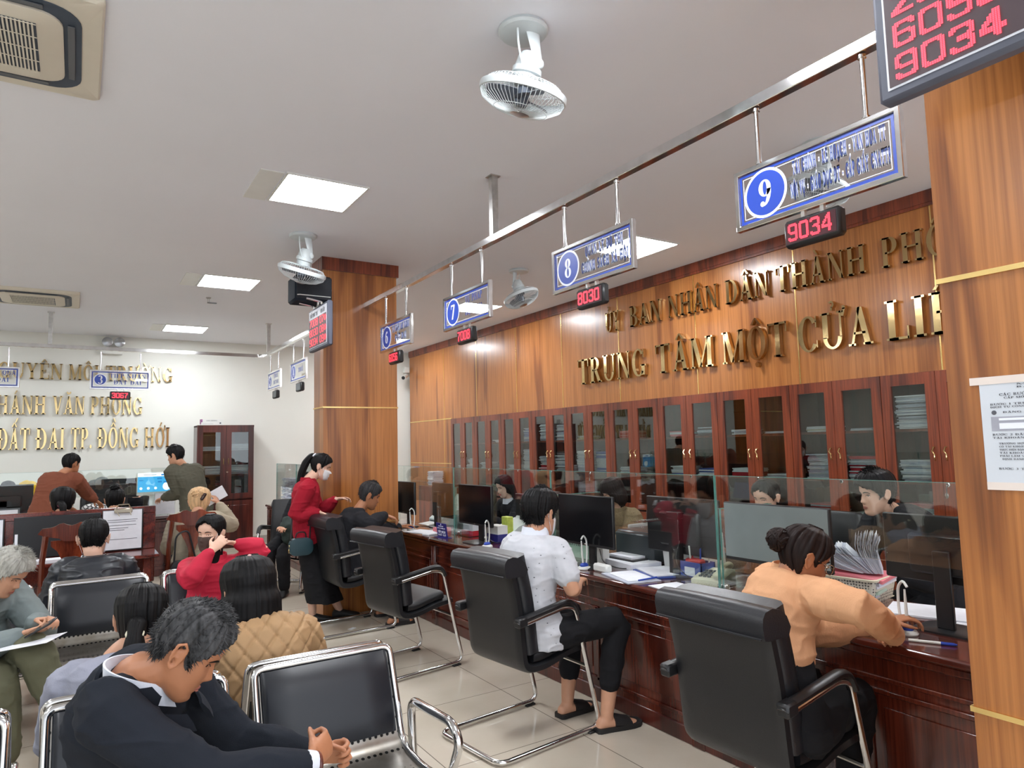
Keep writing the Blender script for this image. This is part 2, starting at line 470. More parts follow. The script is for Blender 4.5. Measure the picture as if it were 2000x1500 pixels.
def _marks(w, marks):
    o, c, y = [], w/2, 1.06
    circ = '\u0302' in marks or '\u0306' in marks
    for m in marks:
        if m == '\u0302': o += [[(c-.22, y), (c-.12, y), (c+.02, y+.2), (c-.04, y+.2)], [(c+.12, y), (c+.22, y), (c+.04, y+.2), (c-.02, y+.2)]]
        elif m == '\u0306': o += _ring(c, y+.2, .2, .17, 190, 350, .1, .09)
        elif m == '\u031b': o += [[(w-.14, .86), (w-.04, .84), (w+.04, 1.06), (w-.06, 1.06)], [(w-.08, 1.02), (w+.04, 1.02), (w+.02, 1.12), (w-.08, 1.12)]]
        elif m == '\u0323': o += _ring(c, -.15, .08, .08, 0, 360, .08, .08)
        else:
            yy = y+.21 if circ else y; x = c+(.14 if circ else 0)
            if m == '\u0301': o += [[(x-.08, yy), (x, yy), (x+.16, yy+.2), (x+.04, yy+.2)]]
            elif m == '\u0300': o += [[(x, yy), (x+.08, yy), (x-.04, yy+.2), (x-.16, yy+.2)]]
            elif m == '\u0309': o += _ring(x, yy+.15, .1, .1, -90, 150, .06, .06)+[_q(x-.03, yy-.02, x+.03, yy+.08)]
            elif m == '\u0303': o += _barh(x-.18, x+.18, yy+.1, .08)
    return o
def glyph(ch):
    d = unicodedata.normalize('NFD', ch)
    w, p = _glyph(d[0])
    return w, p+_marks(w, d[1:])
def _infl(poly, e):
    if not e: return poly
    n = len(poly); A = sum(poly[i][0]*poly[(i+1) % n][1]-poly[(i+1) % n][0]*poly[i][1] for i in range(n))
    if A < 0: poly = poly[::-1]
    cx = sum(p[0] for p in poly)/n; cy = sum(p[1] for p in poly)/n
    out = []
    for i in range(n):
        a, b, c = poly[i-1], poly[i], poly[(i+1) % n]
        n1 = (b[1]-a[1], a[0]-b[0]); n2 = (c[1]-b[1], b[0]-c[0])
        l1 = math.hypot(*n1) or 1e-9; l2 = math.hypot(*n2) or 1e-9
        nx, ny = n1[0]/l1+n2[0]/l2, n1[1]/l1+n2[1]/l2
        k = max(.5, (nx*nx+ny*ny)/2)
        out.append((b[0]+nx*e/k, b[1]+ny*e/k))
    return out
def text_width(t, gap=.06): return sum((glyph(c)[0] if c != ' ' else .42)+gap for c in t)-gap
def draw_text(mb, t, o, u, v, h, width=None, depth=.004, mi=0, e=0.0, gap=.06, center=False):
    """letters of cap height h from o along u (unit), standing along v (unit); squeezed to width when given"""
    W = text_width(t, gap); sx = h if width is None else width/W
    if center: o = Vector(o) - Vector(u)*(W*sx/2)
    x = 0.0
    for c in t:
        if c == ' ': x += .42+gap; continue
        w, polys = glyph(c)
        for p in polys:
            p = _infl(p, e)
            p2 = [((x+a)*sx, b*h) for a, b in p]
            A = sum(p2[i][0]*p2[(i+1) % len(p2)][1]-p2[(i+1) % len(p2)][0]*p2[i][1] for i in range(len(p2)))
            if A < 0: p2 = p2[::-1]
            mb.prism(p2, o, u, v, depth, mi)
        x += w+gap
    return mb
# red dot-matrix figures
_SK = {'0': [[(.1, .2), (.1, 1.4), (.3, 1.6), (.7, 1.6), (.9, 1.4), (.9, .2), (.7, 0), (.3, 0), (.1, .2)]],
       '1': [[(.2, 1.3), (.5, 1.6), (.5, 0)], [(.2, 0), (.8, 0)]],
       '2': [[(.1, 1.35), (.3, 1.6), (.7, 1.6), (.9, 1.4), (.9, 1.0), (.1, .1), (.1, 0), (.9, 0)]],
       '3': [[(.1, 1.4), (.3, 1.6), (.7, 1.6), (.9, 1.4), (.9, 1.0), (.7, .82), (.4, .82)], [(.7, .82), (.9, .6), (.9, .2), (.7, 0), (.3, 0), (.1, .2)]],
       '4': [[(.7, 0), (.7, 1.6), (.1, .55), (.1, .45), (1, .45)]],
       '5': [[(.9, 1.6), (.15, 1.6), (.12, .95), (.7, .95), (.9, .75), (.9, .2), (.7, 0), (.3, 0), (.1, .2)]],
       '6': [[(.9, 1.4), (.7, 1.6), (.3, 1.6), (.1, 1.4), (.1, .2), (.3, 0), (.7, 0), (.9, .2), (.9, .65), (.7, .85), (.1, .85)]],
       '7': [[(.1, 1.6), (.9, 1.6), (.9, 1.4), (.4, .6), (.4, 0)]],
       '8': [[(.3, .82), (.1, 1.0), (.1, 1.4), (.3, 1.6), (.7, 1.6), (.9, 1.4), (.9, 1.0), (.7, .82), (.3, .82), (.1, .62), (.1, .2), (.3, 0), (.7, 0), (.9, .2), (.9, .62), (.7, .82)]],
       '9': [[(.1, .2), (.3, 0), (.7, 0), (.9, .2), (.9, 1.4), (.7, 1.6), (.3, 1.6), (.1, 1.4), (.1, .95), (.3, .75), (.9, .75)]],
       '>': [[(.1, .4), (.1, 1.2), (.5, 1.2), (.5, 1.5), (1.0, .8), (.5, .1), (.5, .4), (.1, .4)], [(.3, .8), (.7, .8)]]}
def led_text(mb, t, o, u, v, h, w, nx=9, ny=14, fat=.17, mi=0, lift=.002, dot=.40):
    """dots on a grid; each figure is w wide and h tall"""
    o, u, v = np.array(o, float), np.array(u, float), np.array(v, float)
    n = np.cross(u, v)*lift
    for k, c in enumerate(t):
        if c not in _SK: continue
        for i in range(nx):
            for j in range(ny):
                p = np.array([(i+.5)/nx, (j+.5)/ny*1.76-.08])
                d = 9
                for pl in _SK[c]:
                    for a, b in zip(pl[:-1], pl[1:]):
                        a, b = np.array(a), np.array(b); ab = b-a
                        s_ = min(1, max(0, (p-a) @ ab/(ab @ ab))); d = min(d, np.linalg.norm(p-a-ab*s_))
                if d < fat:
                    q = o + u*(w*(k*1.16+(i+.5)/nx)) + v*(h*(j+.5)/ny) + n
                    a, b = u*w/nx*dot, v*h/ny*dot
                    mb.add([q-a-b, q+a-b, q+a+b, q-a+b], [(0, 1, 2, 3)], mi)
    return mb
# ------------------------------------------------------------------ the room
HC, XW, YB = 3.53, 5.62, 12.80
struct('floor', MB().bb((-6, -3.2, -.1), (6.3, 13, 0)), M['floor'], smooth=False)
struct('ceiling', MB().bb((-6, -3.2, HC), (6.3, 13, HC+.1)), M['ceil'], smooth=False)
struct('wall_back', MB().bb((-6, YB, 0), (6.3, YB+.1, HC)), M['plaster'], smooth=False)
struct('wall_left', MB().bb((-6.1, -3.2, 0), (-6, YB, HC)), M['plaster'], smooth=False)
w = MB()
w.bb((XW, -3.2, 2.10), (XW+.6, 12.67, HC))
w.bb((XW, 10.86, 0), (XW+.6, 12.67, 2.10))
w.bb((XW, -3.2, 0), (XW+.6, 2.262, 2.10))
w.bb((XW+.45, 2.262, 0), (XW+.6, 10.86, 2.10))
struct('wall_right', w, M['oak'], smooth=False)
struct('trim_1', MB().bb((XW-.025, -3.2, HC-.10), (XW, 12.67, HC)).bb((XW-.018, -3.2, HC-.125), (XW, 12.67, HC-.10)), M['mahogany'], smooth=False)
for k, y in enumerate((1.41, 2.64, 3.87, 5.10, 6.35, 7.53, 8.70, 9.94, 11.15)):
    z0 = 0.0 if y > 10.9 else 2.10
    struct('trim_%d' % (k+2), MB().bb((XW-.005, y-.006, z0), (XW, y+.006, HC-.125)), M['brass'], smooth=False)
struct('trim_11', MB().bb((XW-.006, 10.86, 2.095), (XW, 12.67, 2.115)), M['brass'], smooth=False)
struct('trim_12', MB().bb((XW-.006, 10.86, 1.30), (XW, 12.67, 1.312)), M['brass'], smooth=False)
struct('baseboard_back', MB().bb((-6, YB-.012, 0), (XW, YB, .12)), mat('skirting_tile', S(176, 174, 168), .3, vary=.05), smooth=False)

def pillar(name, x0, x1, y0, y1, strips):
    b = MB(); b.bb((x0, y0, 0), (x1, y1, HC))
    o = struct(name, b, M['oak'], smooth=False)
    t = MB(); g = .02
    t.bb((x0-g, y0-g, HC-.13), (x1+g, y1+g, HC))
    tag(t.build('crown_moulding', M['mahogany'], o, smooth=False), kind='structure')
    for z in strips:
        s_ = MB()
        s_.bb((x0-.006, y0-.006, z-.007), (x1+.006, y1+.006, z+.007))
        tag(s_.build('brass_strip', M['brass'], o, smooth=False), kind='structure')
    return o
pillar('wall_column_centre', 2.03, 2.81, 6.66, 6.97, (.86, 2.02))
pillar('wall_column_right', 2.03, 2.81, .62, .945, (.875, 2.028))

# ------------------------------------------------------------------ ceiling fixtures
def light_panel():
    t = thing('ceiling_light', '', 'light')
    f = MB()
    for a, b in (((-.30, -.30), (.30, -.285)), ((-.30, .285), (.30, .30)), ((-.30, -.285), (-.285, .285)), ((.285, -.285), (.30, .285))):
        f.bb((a[0], a[1], -.012), (b[0], b[1], 0))
    f.build('frame', M['whitep'], t, smooth=False)
    MB().bb((-.285, -.285, -.008), (.285, .285, -.001)).build('diffuser', M['led'], t, smooth=False)
    return t
def hatch(): return MB().bb((-.16, -.30, -.006), (0, .30, 0))
LP = light_panel()
lp_spots = [(1.475, 4.985, 'large square LED ceiling light nearest the camera, left of the steel rail'),
            (1.40, 8.17, 'square LED ceiling light in the middle of the row, above the far fan'),
            (1.36, 11.56, 'smallest LED ceiling light, at the far end near the back wall'),
            (4.62, 4.915, 'square LED ceiling light behind the number 8 sign'),
            (4.62, 8.2, 'square LED ceiling light glimpsed behind the number 7 sign'),
            (4.62, 11.4, 'square LED ceiling light over the far end of the staff side'),
            (1.5, 1.8, 'square LED ceiling light above the camera'), (4.62, 1.7, 'square LED ceiling light above the staff side near the front pillar'),
            (-2.3, 1.8, 'square LED ceiling light left of the camera'), (-2.3, 5.0, 'square LED ceiling light over the left seats'),
            (-2.3, 8.2, 'square LED ceiling light over the left desks'), (-2.3, 11.5, 'square LED ceiling light in the far left corner'),
            (-4.8, 5.0, 'square LED ceiling light near the left wall'), (1.5, -1.4, 'square LED ceiling light behind the camera')]
for k, (x, y, lb) in enumerate(lp_spots):
    o = LP if k == 0 else copy_tree(LP)
    o.location = (x, y, HC); tag(o, lb, None, 'square ceiling lights')
    if k < 3:
        tag(hatch().build('access_panel', M['whitep'], None, smooth=False, loc=(x-.31, y+.03, HC)),
            ('white access panel beside the nearest square ceiling light', 'white access panel beside the middle square ceiling light',
             'white access panel beside the farthest square ceiling light')[k], 'ceiling panel', 'ceiling access panels')

def rrect(w, h, r, n=6, z=0.0, c=(0, 0)):
    out = []
    for sx, sy, a in ((1, 1, 0), (-1, 1, 90), (-1, -1, 180), (1, -1, 270)):
        for k in range(n+1):
            t = math.radians(a+90*k/n)
            out.append((c[0]+sx*(w/2-r)+r*math.cos(t), c[1]+sy*(h/2-r)+r*math.sin(t), z))
    return out
def ac_unit(label):
    t = thing('air_conditioner', label, 'air conditioner')
    MB().loft([rrect(.95, .95, .02, 6, 0), rrect(.95, .95, .02, 6, -.018), rrect(.93, .93, .03, 6, -.03), rrect(.80, .80, .14, 6, -.032)]).build('casing', M['acw'], t)
    MB().loft([rrect(.78, .78, .14, 6, -.0325), rrect(.78, .78, .14, 6, -.036)]).build('air_outlet', M['acd'], t)
    MB().loft([rrect(.64, .64, .10, 6, -.030), rrect(.64, .64, .10, 6, -.045), rrect(.62, .62, .10, 6, -.05)]).build('centre_panel', M['acw'], t)
    for sx, sy in ((1, 0), (-1, 0), (0, 1), (0, -1)):
        f = MB(); d = (.028, .50, .006) if sx else (.50, .028, .006)
        f.box((sx*.35, sy*.35, -.041), d, bev=.002).build('louvre', M['greyp'], t)
    g = MB(); g.bb((-.22, -.22, -.0505), (.22, .22, -.052), 1)
    for k in range(29): g.bb((-.2175+k*.015, -.22, -.058), (-.2105+k*.015, .22, -.052), 0)
    for k in range(5): g.bb((-.22, -.222+k*.11, -.059), (.22, -.218+k*.11, -.056), 2)
    g.build('intake_grille', [M['acw'], M['acd'], M['acw']], t, smooth=False)
    return t
a = ac_unit('cream ceiling air conditioner cut by the top left corner'); a.location = (-.425, 3.69, HC)
dup(a, 'small far ceiling air conditioner above the left counter', (-.50, 9.90, HC), group=None)
a['group'] = 'ceiling air conditioners'
for o in list(COL.objects):
    if o.name.startswith('air_conditioner'): o['group'] = 'ceiling air conditioners'

def orbit_fan():
    t = thing('ceiling_fan', '', 'fan')
    MB().lathe([(.0, 0), (.108, 0), (.112, -.012), (.104, -.022), (.05, -.026), (.0, -.026)], n=32).build('mounting_plate', M['fanw'], t)
    b = MB()
    b.tube([(.03, -.03, -.02), (.04, -.035, -.09), (.05, -.04, -.15)], [(.035, .012), (.028, .011), (.02, .010)], 10)
    b.ell((.05, -.045, -.155), (.022, .018, .022))
    b.build('bracket', M['fanw'], t)
    R_ = Matrix.Rotation(math.radians(13), 3, Vector((.54, .84, 0))) @ Matrix.Rotation(math.radians(11), 3, Vector((.84, -.54, 0)))
    o = (.02, 0, -.15)
    MB().lathe([(0, .055), (.035, .05), (.05, .03), (.058, -.01), (.066, -.015), (.066, -.035), (.056, -.04), (.056, -.075), (.05, -.08), (0, -.08)], o, R_, 28).build('motor', M['fanw'], t)
    g = MB()
    def P(r, z, a): return Vector(o) + R_ @ Vector((r*math.cos(a), r*math.sin(a), z))
    prof = [(.052, -.075), (.11, -.072), (.165, -.080), (.188, -.105), (.192, -.125), (.18, -.150), (.13, -.178), (.07, -.192), (.04, -.195)]
    for k in range(60):
        a = 2*PI*k/60
        g.tube([P(r, z, a) for r, z in prof], .0014, 4)
    for r, z, q in ((.165, -.080, .0018), (.12, -.181, .0016), (.052, -.075, .003)):
        g.tube([P(r, z, 2*PI*k/40) for k in range(40)], q, 5, closed=True)
    g.build('guard', M['fanw'], t)
    MB().loft([[P(r, z, 2*PI*k/48) for k in range(48)] for r, z in ((.190, -.100), (.196, -.102), (.198, -.115), (.196, -.128), (.190, -.130))], caps=False).build('guard_ring', M['fanw'], t)
    bl = MB()
    for k in range(3):
        a0 = 2*PI*k/3+.4; rows = []
        for i in range(7):
            s_ = i/6; r = .03+.135*s_; wd = .035+.05*math.sin(PI*min(1, s_*.85+.1))
            ring = []
            for q in (-1, -.33, .33, 1):
                an = a0+q*wd/max(r, .05)*.8; ring.append(P(r, -.125+q*.018, an))
            rows.append(ring)
        bl.loft([r_+[p+R_ @ Vector((0, 0, -.002)) for p in r_[::-1]] for r_ in rows])
    bl.build('blades', M['fanb'], t)
    MB().lathe([(0, -.09), (.03, -.09), (.033, -.14), (.022, -.165), (0, -.168)], o, R_, 20).build('spinner', M['fanb'], t)
    MB().lathe([(0, -.190), (.042, -.190), (.044, -.197), (.02, -.204), (0, -.205)], o, R_, 24).build('hub_badge', M['steel'], t)
    MB().tube(fillet([(-.05, -.03, -.02), (-.055, -.04, -.10), (-.03, -.03, -.17)], .05), .005, 6).build('cable', M['fanw'], t)
    return t
f = orbit_fan(); f.location = (1.70, 2.50, HC); tag(f, 'white caged ceiling fan nearest the camera, high in the middle', None, 'caged ceiling fans')
f.scale = (1.05, 1.05, 1.15)
f2 = dup(f, 'white caged ceiling fan in front of the speaker on the centre pillar', (1.66, 6.05, HC), math.radians(15)); f2.scale = (1.08, 1.08, 1.25)
f3 = dup(f, 'white caged ceiling fan on the staff side, left of the number 8 sign', (4.07, 6.20, HC), math.radians(200)); f3.scale = (1, 1, 1.2)
f4 = dup(f, 'white caged ceiling fan seen through the number 9 sign', (4.07, 2.55, HC), math.radians(30))

# sprinkler / sensor on the ceiling
t = thing('ceiling_sensor', 'tiny silver fitting hanging from the ceiling between two lights', 'sensor', (1.33, 9.1, HC))
MB().lathe([(0, 0), (.03, 0), (.03, -.01), (.012, -.02), (.012, -.06), (0, -.06)], n=14).build('stem', M['steel'], t)
MB().box((.04, 0, -.065), (.11, .03, .012), bev=.004).build('head', M['greyp'], t)

# ------------------------------------------------------------------ steel rails
def rail(name, label, pts, posts):
    t = thing(name, label, 'rail')
    for a, b in zip(pts[:-1], pts[1:]): MB().bar(a, b, .05, .05, bev=.003).build('beam', M['chrome'], t)
    for p in posts:
        MB().bb((p[0]-.025, p[1]-.025, p[2]), (p[0]+.025, p[1]+.025, HC), bev=.002).bb((p[0]-.04, p[1]-.04, HC-.006), (p[0]+.04, p[1]+.04, HC)).build('post', M['steel'], t)
    return t
RZ = 3.07
rail('sign_rail', 'long polished steel rail over the main counter between the two pillars', [(2.47, .95, RZ), (2.47, 6.655, RZ)], [(2.47, 4.07, RZ+.025)])
rail('sign_rail', 'L-shaped polished steel rail over the far left counter', [(-4.5, 10.93, RZ), (2.425, 10.93, RZ)], [(-.35, 10.93, RZ+.025), (-3.4, 10.93, RZ+.025)])
rail('sign_rail', 'short steel rail behind the centre pillar holding two pale signs', [(2.40, 10.90, RZ), (2.40, 6.975, RZ)], [(2.40, 10.62, RZ+.025)])

# ------------------------------------------------------------------ numbered hanging signs and red displays
def hanging_sign(num, lines, label, base, u, disp=None, white=True, W=.735, H=.27, circ_d=.215, dlabel=None, hang=.25, pane=True):
    """base: centre of the sign; u: reading direction as the visitor sees it"""
    u = Vector(u); v = Vector((0, 0, 1)); n = u.cross(v)          # n points to the reader
    B = Vector(base)
    t = thing('counter_sign', label, 'sign', base)
    L = lambda a, b, c=0.0: tuple(u*a + v*b + n*c)
    MB().bar(L(-W/2+.01, 0), L(W/2-.01, 0), .006, H-.02, up=v).build('pane', M['clear'], t, smooth=False)
    f = MB()
    prof = ((0, -.012), (0, .012), (.003, .015), (.019, .015), (.022, .012), (.022, -.012), (.019, -.015), (.003, -.015))
    f.loft([[L(sx*(W/2-i_), sy*(H/2-i_), c_) for i_, c_ in prof] for sx, sy in ((-1, -1), (1, -1), (1, 1), (-1, 1))], closed=True)
    f.build('frame', M['chrome'], t, smooth=False)
    g = MB(); i1, bw = .024, .013
    def frame2(i, bw, mi):
        x, y = W/2-i, H/2-i
        for p in ([(-x, y-bw), (x, y-bw), (x, y), (-x, y)], [(-x, -y), (x, -y), (x, -y+bw), (-x, -y+bw)], [(-x, -y+bw), (-x+bw, -y+bw), (-x+bw, y-bw), (-x, y-bw)], [(x-bw, -y+bw), (x, -y+bw), (x, y-bw), (x-bw, y-bw)]):
            g.prism(p, L(0, 0, .0035), u, v, .001, mi)
    frame2(i1, bw, 0); frame2(i1+bw+.006, .003, 1)
    g.build('border', [M['blue'], M['white']], t, smooth=False)
    cx = -W/2+.045+circ_d/2; k = MB(); r = circ_d/2
    k.prism([(cx+r*math.cos(2*PI*a/40), r*math.sin(2*PI*a/40)) for a in range(40)], L(0, 0, .0036), u, v, .001, 1)
    r -= .012
    k.prism([(cx+r*math.cos(2*PI*a/40), r*math.sin(2*PI*a/40)) for a in range(40)], L(0, 0, .0048), u, v, .001, 0)
    draw_text(k, num, L(cx-text_width(num)*.055, -.058, .006), u, v, .116, depth=.001, mi=1, width=text_width(num)*.11)
    k.build('number_disc', [M['blue'], M['white']], t, smooth=False)
    x0 = -W/2+.06+circ_d; wmax = W/2-.045-x0; h = .056
    for q, (ln, fr) in enumerate(lines):
        y = .03 if q == 0 else -.062
        if len(lines) == 1: y = -.02
        wd = wmax*fr; xs = x0+(wmax-wd)/2
        tx = MB()
        if white: draw_text(tx, ln, L(xs, y, .0037), u, v, h, wd, .0003, 1, e=.12, gap=.22)
        draw_text(tx, ln, L(xs, y, .0046), u, v, h, wd, .0003, 0, gap=.22 if white else .08)
        tx.build('lettering', [M['navy'], M['white']], t, smooth=False)
    for a in (-.24, .24):
        MB().tube([L(a, H/2), L(a, H/2+.008), L(a, H/2+.009), L(a, H/2+hang-.014), L(a, H/2+hang-.012), L(a, H/2+hang)], [.016, .016, .0105, .0105, .016, .016], 10).build('hanger', M['chrome'], t)
    if disp is not None:
        led_display(disp, dlabel, B+v*(-H/2-.083)+n*.0, u)
    return t
def led_display(txt, label, c, u, W=.25, H=.115):
    u = Vector(u); v = Vector((0, 0, 1)); n = u.cross(v)
    t = thing('number_display', label, 'display', tuple(c), group='red number displays under the signs')
    R_ = Matrix((u, -n, v)).transposed()
    MB().box((0, 0, 0), (W, .05, H), M=R_, bev=.012).build('housing', M['blackp'], t)
    MB().box(n*.0255, (W-.03, .002, H-.03), M=R_).build('screen', M['darkred'], t, smooth=False)
    d = MB(); led_text(d, txt, tuple(u*(-.1)+v*(-.035)+n*.027), u, v, .072, .043, 8, 13, .125, dot=.38)
    d.build('digits', M['red'], t, smooth=False)
    for q in (-.042, .042):
        c_ = u*q
        MB().bb((c_.x-.008, c_.y-.008, H/2), (c_.x+.008, c_.y+.008, H/2+.028)).build('hanger', M['steel'], t, smooth=False)
    return t
M['darkred'] = mat('dark_display', S(60, 22, 30), .3, vary=.1)
U1, UX = (0, -1, 0), (1, 0, 0)
SZ = 2.655
hanging_sign('9', [('TÀI CHÍNH - KẾ HOẠCH - VĂN HÓA TT', .93), ('NỘI VỤ - GIÁO DỤC ĐT - CẤP GIẤY CNATTP', 1.0)], 'largest, nearest hanging counter sign, two white-edged lines from TÀI CHÍNH to CNATTP', (2.47, 1.597, SZ), U1, '9034', True, dlabel='red display showing 9034 under the number 9 sign')
hanging_sign('8', [('QUẢN LÝ ĐÔ THỊ', .78), ('CHÍNH SÁCH XÃ HỘI', .97)], 'hanging counter sign reading QUẢN LÝ ĐÔ THỊ, CHÍNH SÁCH XÃ HỘI', (2.47, 3.0, SZ), U1, '8030', True, dlabel='red display showing 8030 under the number 8 sign')
hanging_sign('7', [('TƯ PHÁP', .62), ('HỘ TỊCH', .62)], 'hanging counter sign reading TƯ PHÁP HỘ TỊCH', (2.47, 4.50, SZ), U1, '7008', False, dlabel='red display showing 7008 under the number 7 sign')
hanging_sign('6', [('TÀI NGUYÊN MÔI TRƯỜNG', .95), ('ĐẤT ĐAI', .6)], 'hanging counter sign with number 6 beside the centre pillar', (2.47, 5.87, SZ), U1, '6056', True, dlabel='red display under the number 6 sign')
hanging_sign('3', [('TIẾP NHẬN', .95), ('ĐẤT ĐAI', .72)], 'hanging counter sign reading TIẾP NHẬN ĐẤT ĐAI over the far left counter', (.48, 10.93, SZ-.015), UX, '3067', False, circ_d=.16, dlabel='red display showing 3067 under the number 3 sign')
hanging_sign('2', [('TRẢ KẾT QUẢ', 1.0), ('ĐẤT ĐAI', .7)], 'hanging counter sign cut off at the left edge, reading QUẢ and AI', (-1.03, 10.93, SZ-.015), UX, None, False, circ_d=.16)
hanging_sign('5', [('THUẾ', .5), ('ĐẤT ĐAI', .6)], 'pale hanging sign farther along the short rail behind the pillar', (2.40, 10.22, SZ-.02), U1, None, False, circ_d=.16)
hanging_sign('4', [('THUẾ', .5)], 'pale hanging sign with number 4 close behind the centre pillar', (2.40, 8.93, SZ-.02), U1, None, False, circ_d=.19)
for y, lb in ((10.13, 'dark blank display under the farther pale sign'), (8.86, 'dark blank display under the pale number 4 sign')):
    t = thing('number_display', lb, 'display', (2.40, y, SZ-.02-.135-.083), group='blank displays behind the pillar')
    MB().box((0, 0, 0), (.05, .25, .115), bev=.012).build('housing', M['blackp'], t)
    MB().bb((-.0275, -.1, -.042), (-.0255, .1, .042)).build('screen', M['greyp'], t, smooth=False)
    for q in (-.042, .042): MB().bb((-.008, q-.008, .057), (.008, q+.008, .09)).build('hanger', M['steel'], t, smooth=False)

# queue boards on the pillars
def queue_board(label, x, y0, z0, W, H, rows, fat=.15, dot=.40):
    """screen faces -X; y0 = its left end as read"""
    t = thing('queue_board', label, 'display', (x, y0, z0), group='red queue number boards')
    u, v = Vector((0, -1, 0)), Vector((0, 0, 1))
    MB().bb((0, -W, 0), (.05, 0, H), bev=.012).build('housing', M['boardgrey'], t)
    MB().bb((-.002, -W+.03, .03), (.002, -.03, H-.025)).build('white_panel', M['white'], t, smooth=False)
    hh = H*.205
    MB().bb((-.004, -W+.036, .036), (0, -.036, H-.036-H*.17)).build('screen', M['ledback'], t, smooth=False)
    d = MB()
    for k, (a, b) in enumerate(rows):
        z = .047+(2-k)*.09
        led_text(d, a, (-.004, -.055, z), u, v, .070, W*.098, 10, 15, fat, dot=dot)
        led_text(d, b, (-.004, -.055-W*.53, z), u, v, .070, W*.098, 10, 15, fat, dot=dot)
    d.build('digits', M['red'], t, smooth=False)
    h = MB()
    draw_text(h, 'SỐ THỨ TỰ', (-.0025, -.06, H-.085), u, v, .034, W*.40, .001)
    draw_text(h, 'QUẦY', (-.0025, -.06-W*.55, H-.085), u, v, .034, W*.22, .001)
    h.build('heading', M['ink'], t, smooth=False)
    return t
M['boardgrey'] = mat('board_grey_frame', S(86, 90, 104), .45, vary=.06)
M['ledback'] = mat('led_board_dark', S(74, 58, 64), .5, vary=.08)
qb = queue_board('large red queue board cut by the top right corner, showing 6056 and 9034', 1.85, .98, 2.51, .60, .41, [('2042', '03'), ('6056', '08'), ('9034', '09')])
MB().bar((.05, -.2, .3), (.18, -.2, .3), .03, .03).bar((.05, -.34, .3), (.18, -.34, .3), .03, .03).build('wall_bracket', M['steel'], qb, smooth=False)
qb = queue_board('small red queue board hanging by the centre pillar under a speaker', 1.86, 6.57, 2.535, .60, .41, [('7008', '07>'), ('8030', '08>'), ('9034', '09>')], .10, .34)
h = MB()
for y in (-.10, -.34): MB().tube(fillet([(.025, y, .405), (.025, y, .44), (-.12, y, .462)], .05), .011, 10).build('hanger', M['chrome'], qb)
MB().tube([(.025, -.22, .405), (.025, -.22, .462)], .013, 10).build('centre_rod', M['chrome'], qb)

# speaker on the centre pillar
t = thing('loudspeaker', 'black box loudspeaker mounted high on the centre pillar', 'speaker', (1.83, 6.46, 3.00), math.radians(0))
MB().bb((-.16, -.12, 0), (.19, .16, .25), bev=.02).build('cabinet', mat('speaker_black', S(34, 40, 50), .85, vary=.08, spec=.15), t)
MB().bb((-.15, -.127, .02), (.18, -.12, .235), bev=.003).build('grille', mat('speaker_grille', S(26, 30, 38), .7, vary=.2, vs=80), t)
MB().tube([(-.15, -.16, .04)]+arc((.0, -.125, .04), .0, 0, 1, 1)[:0]+[(-.12, -.13, .05), (.0, -.125, .05), (.17, -.125, .05)], .005, 6).build('trim_line', M['whitep'], t)
MB().bar((.19, .05, .08), (.20, .05, .16), .06, .06).build('bracket', M['steel'], t, smooth=False)
s_ = MB(); draw_text(s_, 'BMB', (-.14, -.128, .2), (1, 0, 0), (0, 0, 1), .022, .075, .001); s_.build('badge', M['whitep'], t, smooth=False)

# security camera where the wood wall ends
t = thing('security_camera', 'small white security camera at the far corner of the wood wall', 'camera', (5.53, 12.6, 2.98))
MB().bb((-.05, 0, .12), (.06, .1, .24), bev=.01).build('mount', M['whitep'], t)
MB().tube([(-.02, 0, .06), (-.14, -.14, .0)], .045, 14).build('body', M['whitep'], t)
MB().tube([(-.14, -.14, 0), (-.145, -.146, -.002)], .035, 14).build('lens', M['blackp'], t)
# emergency light on the back wall
t = thing('emergency_light', 'white twin-lamp emergency light high on the back wall', 'light', (.46, YB, 3.23))
MB().bb((-.19, -.09, 0), (.12, 0, .11), bev=.008).build('battery_box', M['whitep'], t)
for x in (-.10, .07):
    MB().tube([(x*.6, -.05, .11), (x, -.07, .14)], .009, 8).build('neck', M['steel'], t)
    MB().lathe([(0, -.02), (.05, -.015), (.075, .03), (.078, .045), (.06, .05), (0, .055)], (x, -.09, .19), Matrix.Rotation(PI/2, 3, 'X'), 20).build('lamp_head', M['lampglass'] if 'lampglass' in M else mat('lamp_head_grey', S(168, 170, 172), .2, .5, vary=.1), t)

# ------------------------------------------------------------------ gold letters
def gold_words(words, o_fn, u, h, depth, group, where):
    seen = {}
    for word, a0, a1 in words:
        W = text_width(word); sx = abs(a1-a0)/W; x = 0.0
        for k, ch in enumerate(word):
            w, polys = glyph(ch)
            mb = MB(); oc = Vector(o_fn(a0)) + Vector(u)*((x+w/2)*sx)
            for p in polys:
                p2 = [((q[0]-w/2)*sx, q[1]*h) for q in p]
                A = sum(p2[i][0]*p2[(i+1) % len(p2)][1]-p2[(i+1) % len(p2)][0]*p2[i][1] for i in range(len(p2)))
                mb.prism(p2 if A > 0 else p2[::-1], (0, 0, 0), u, (0, 0, 1), depth)
            o = mb.build('gold_letter', M['gold'], None, smooth=False, loc=tuple(oc))
            n = word[:k].count(ch); many = word.count(ch) > 1
            nm = {'.': 'full stop'}.get(ch, 'letter '+ch)
            tag(o, 'polished gold %s%s of %s %s' % (('first ', 'second ', 'third ')[n] if many else '', nm, word.replace('.', ''), where), 'letter', group)
            x += w+.06
lr = lambda z: (lambda y: (XW-.012, y, z))
def wx(px, py): return float(at(px, py, X=5.6)[1])
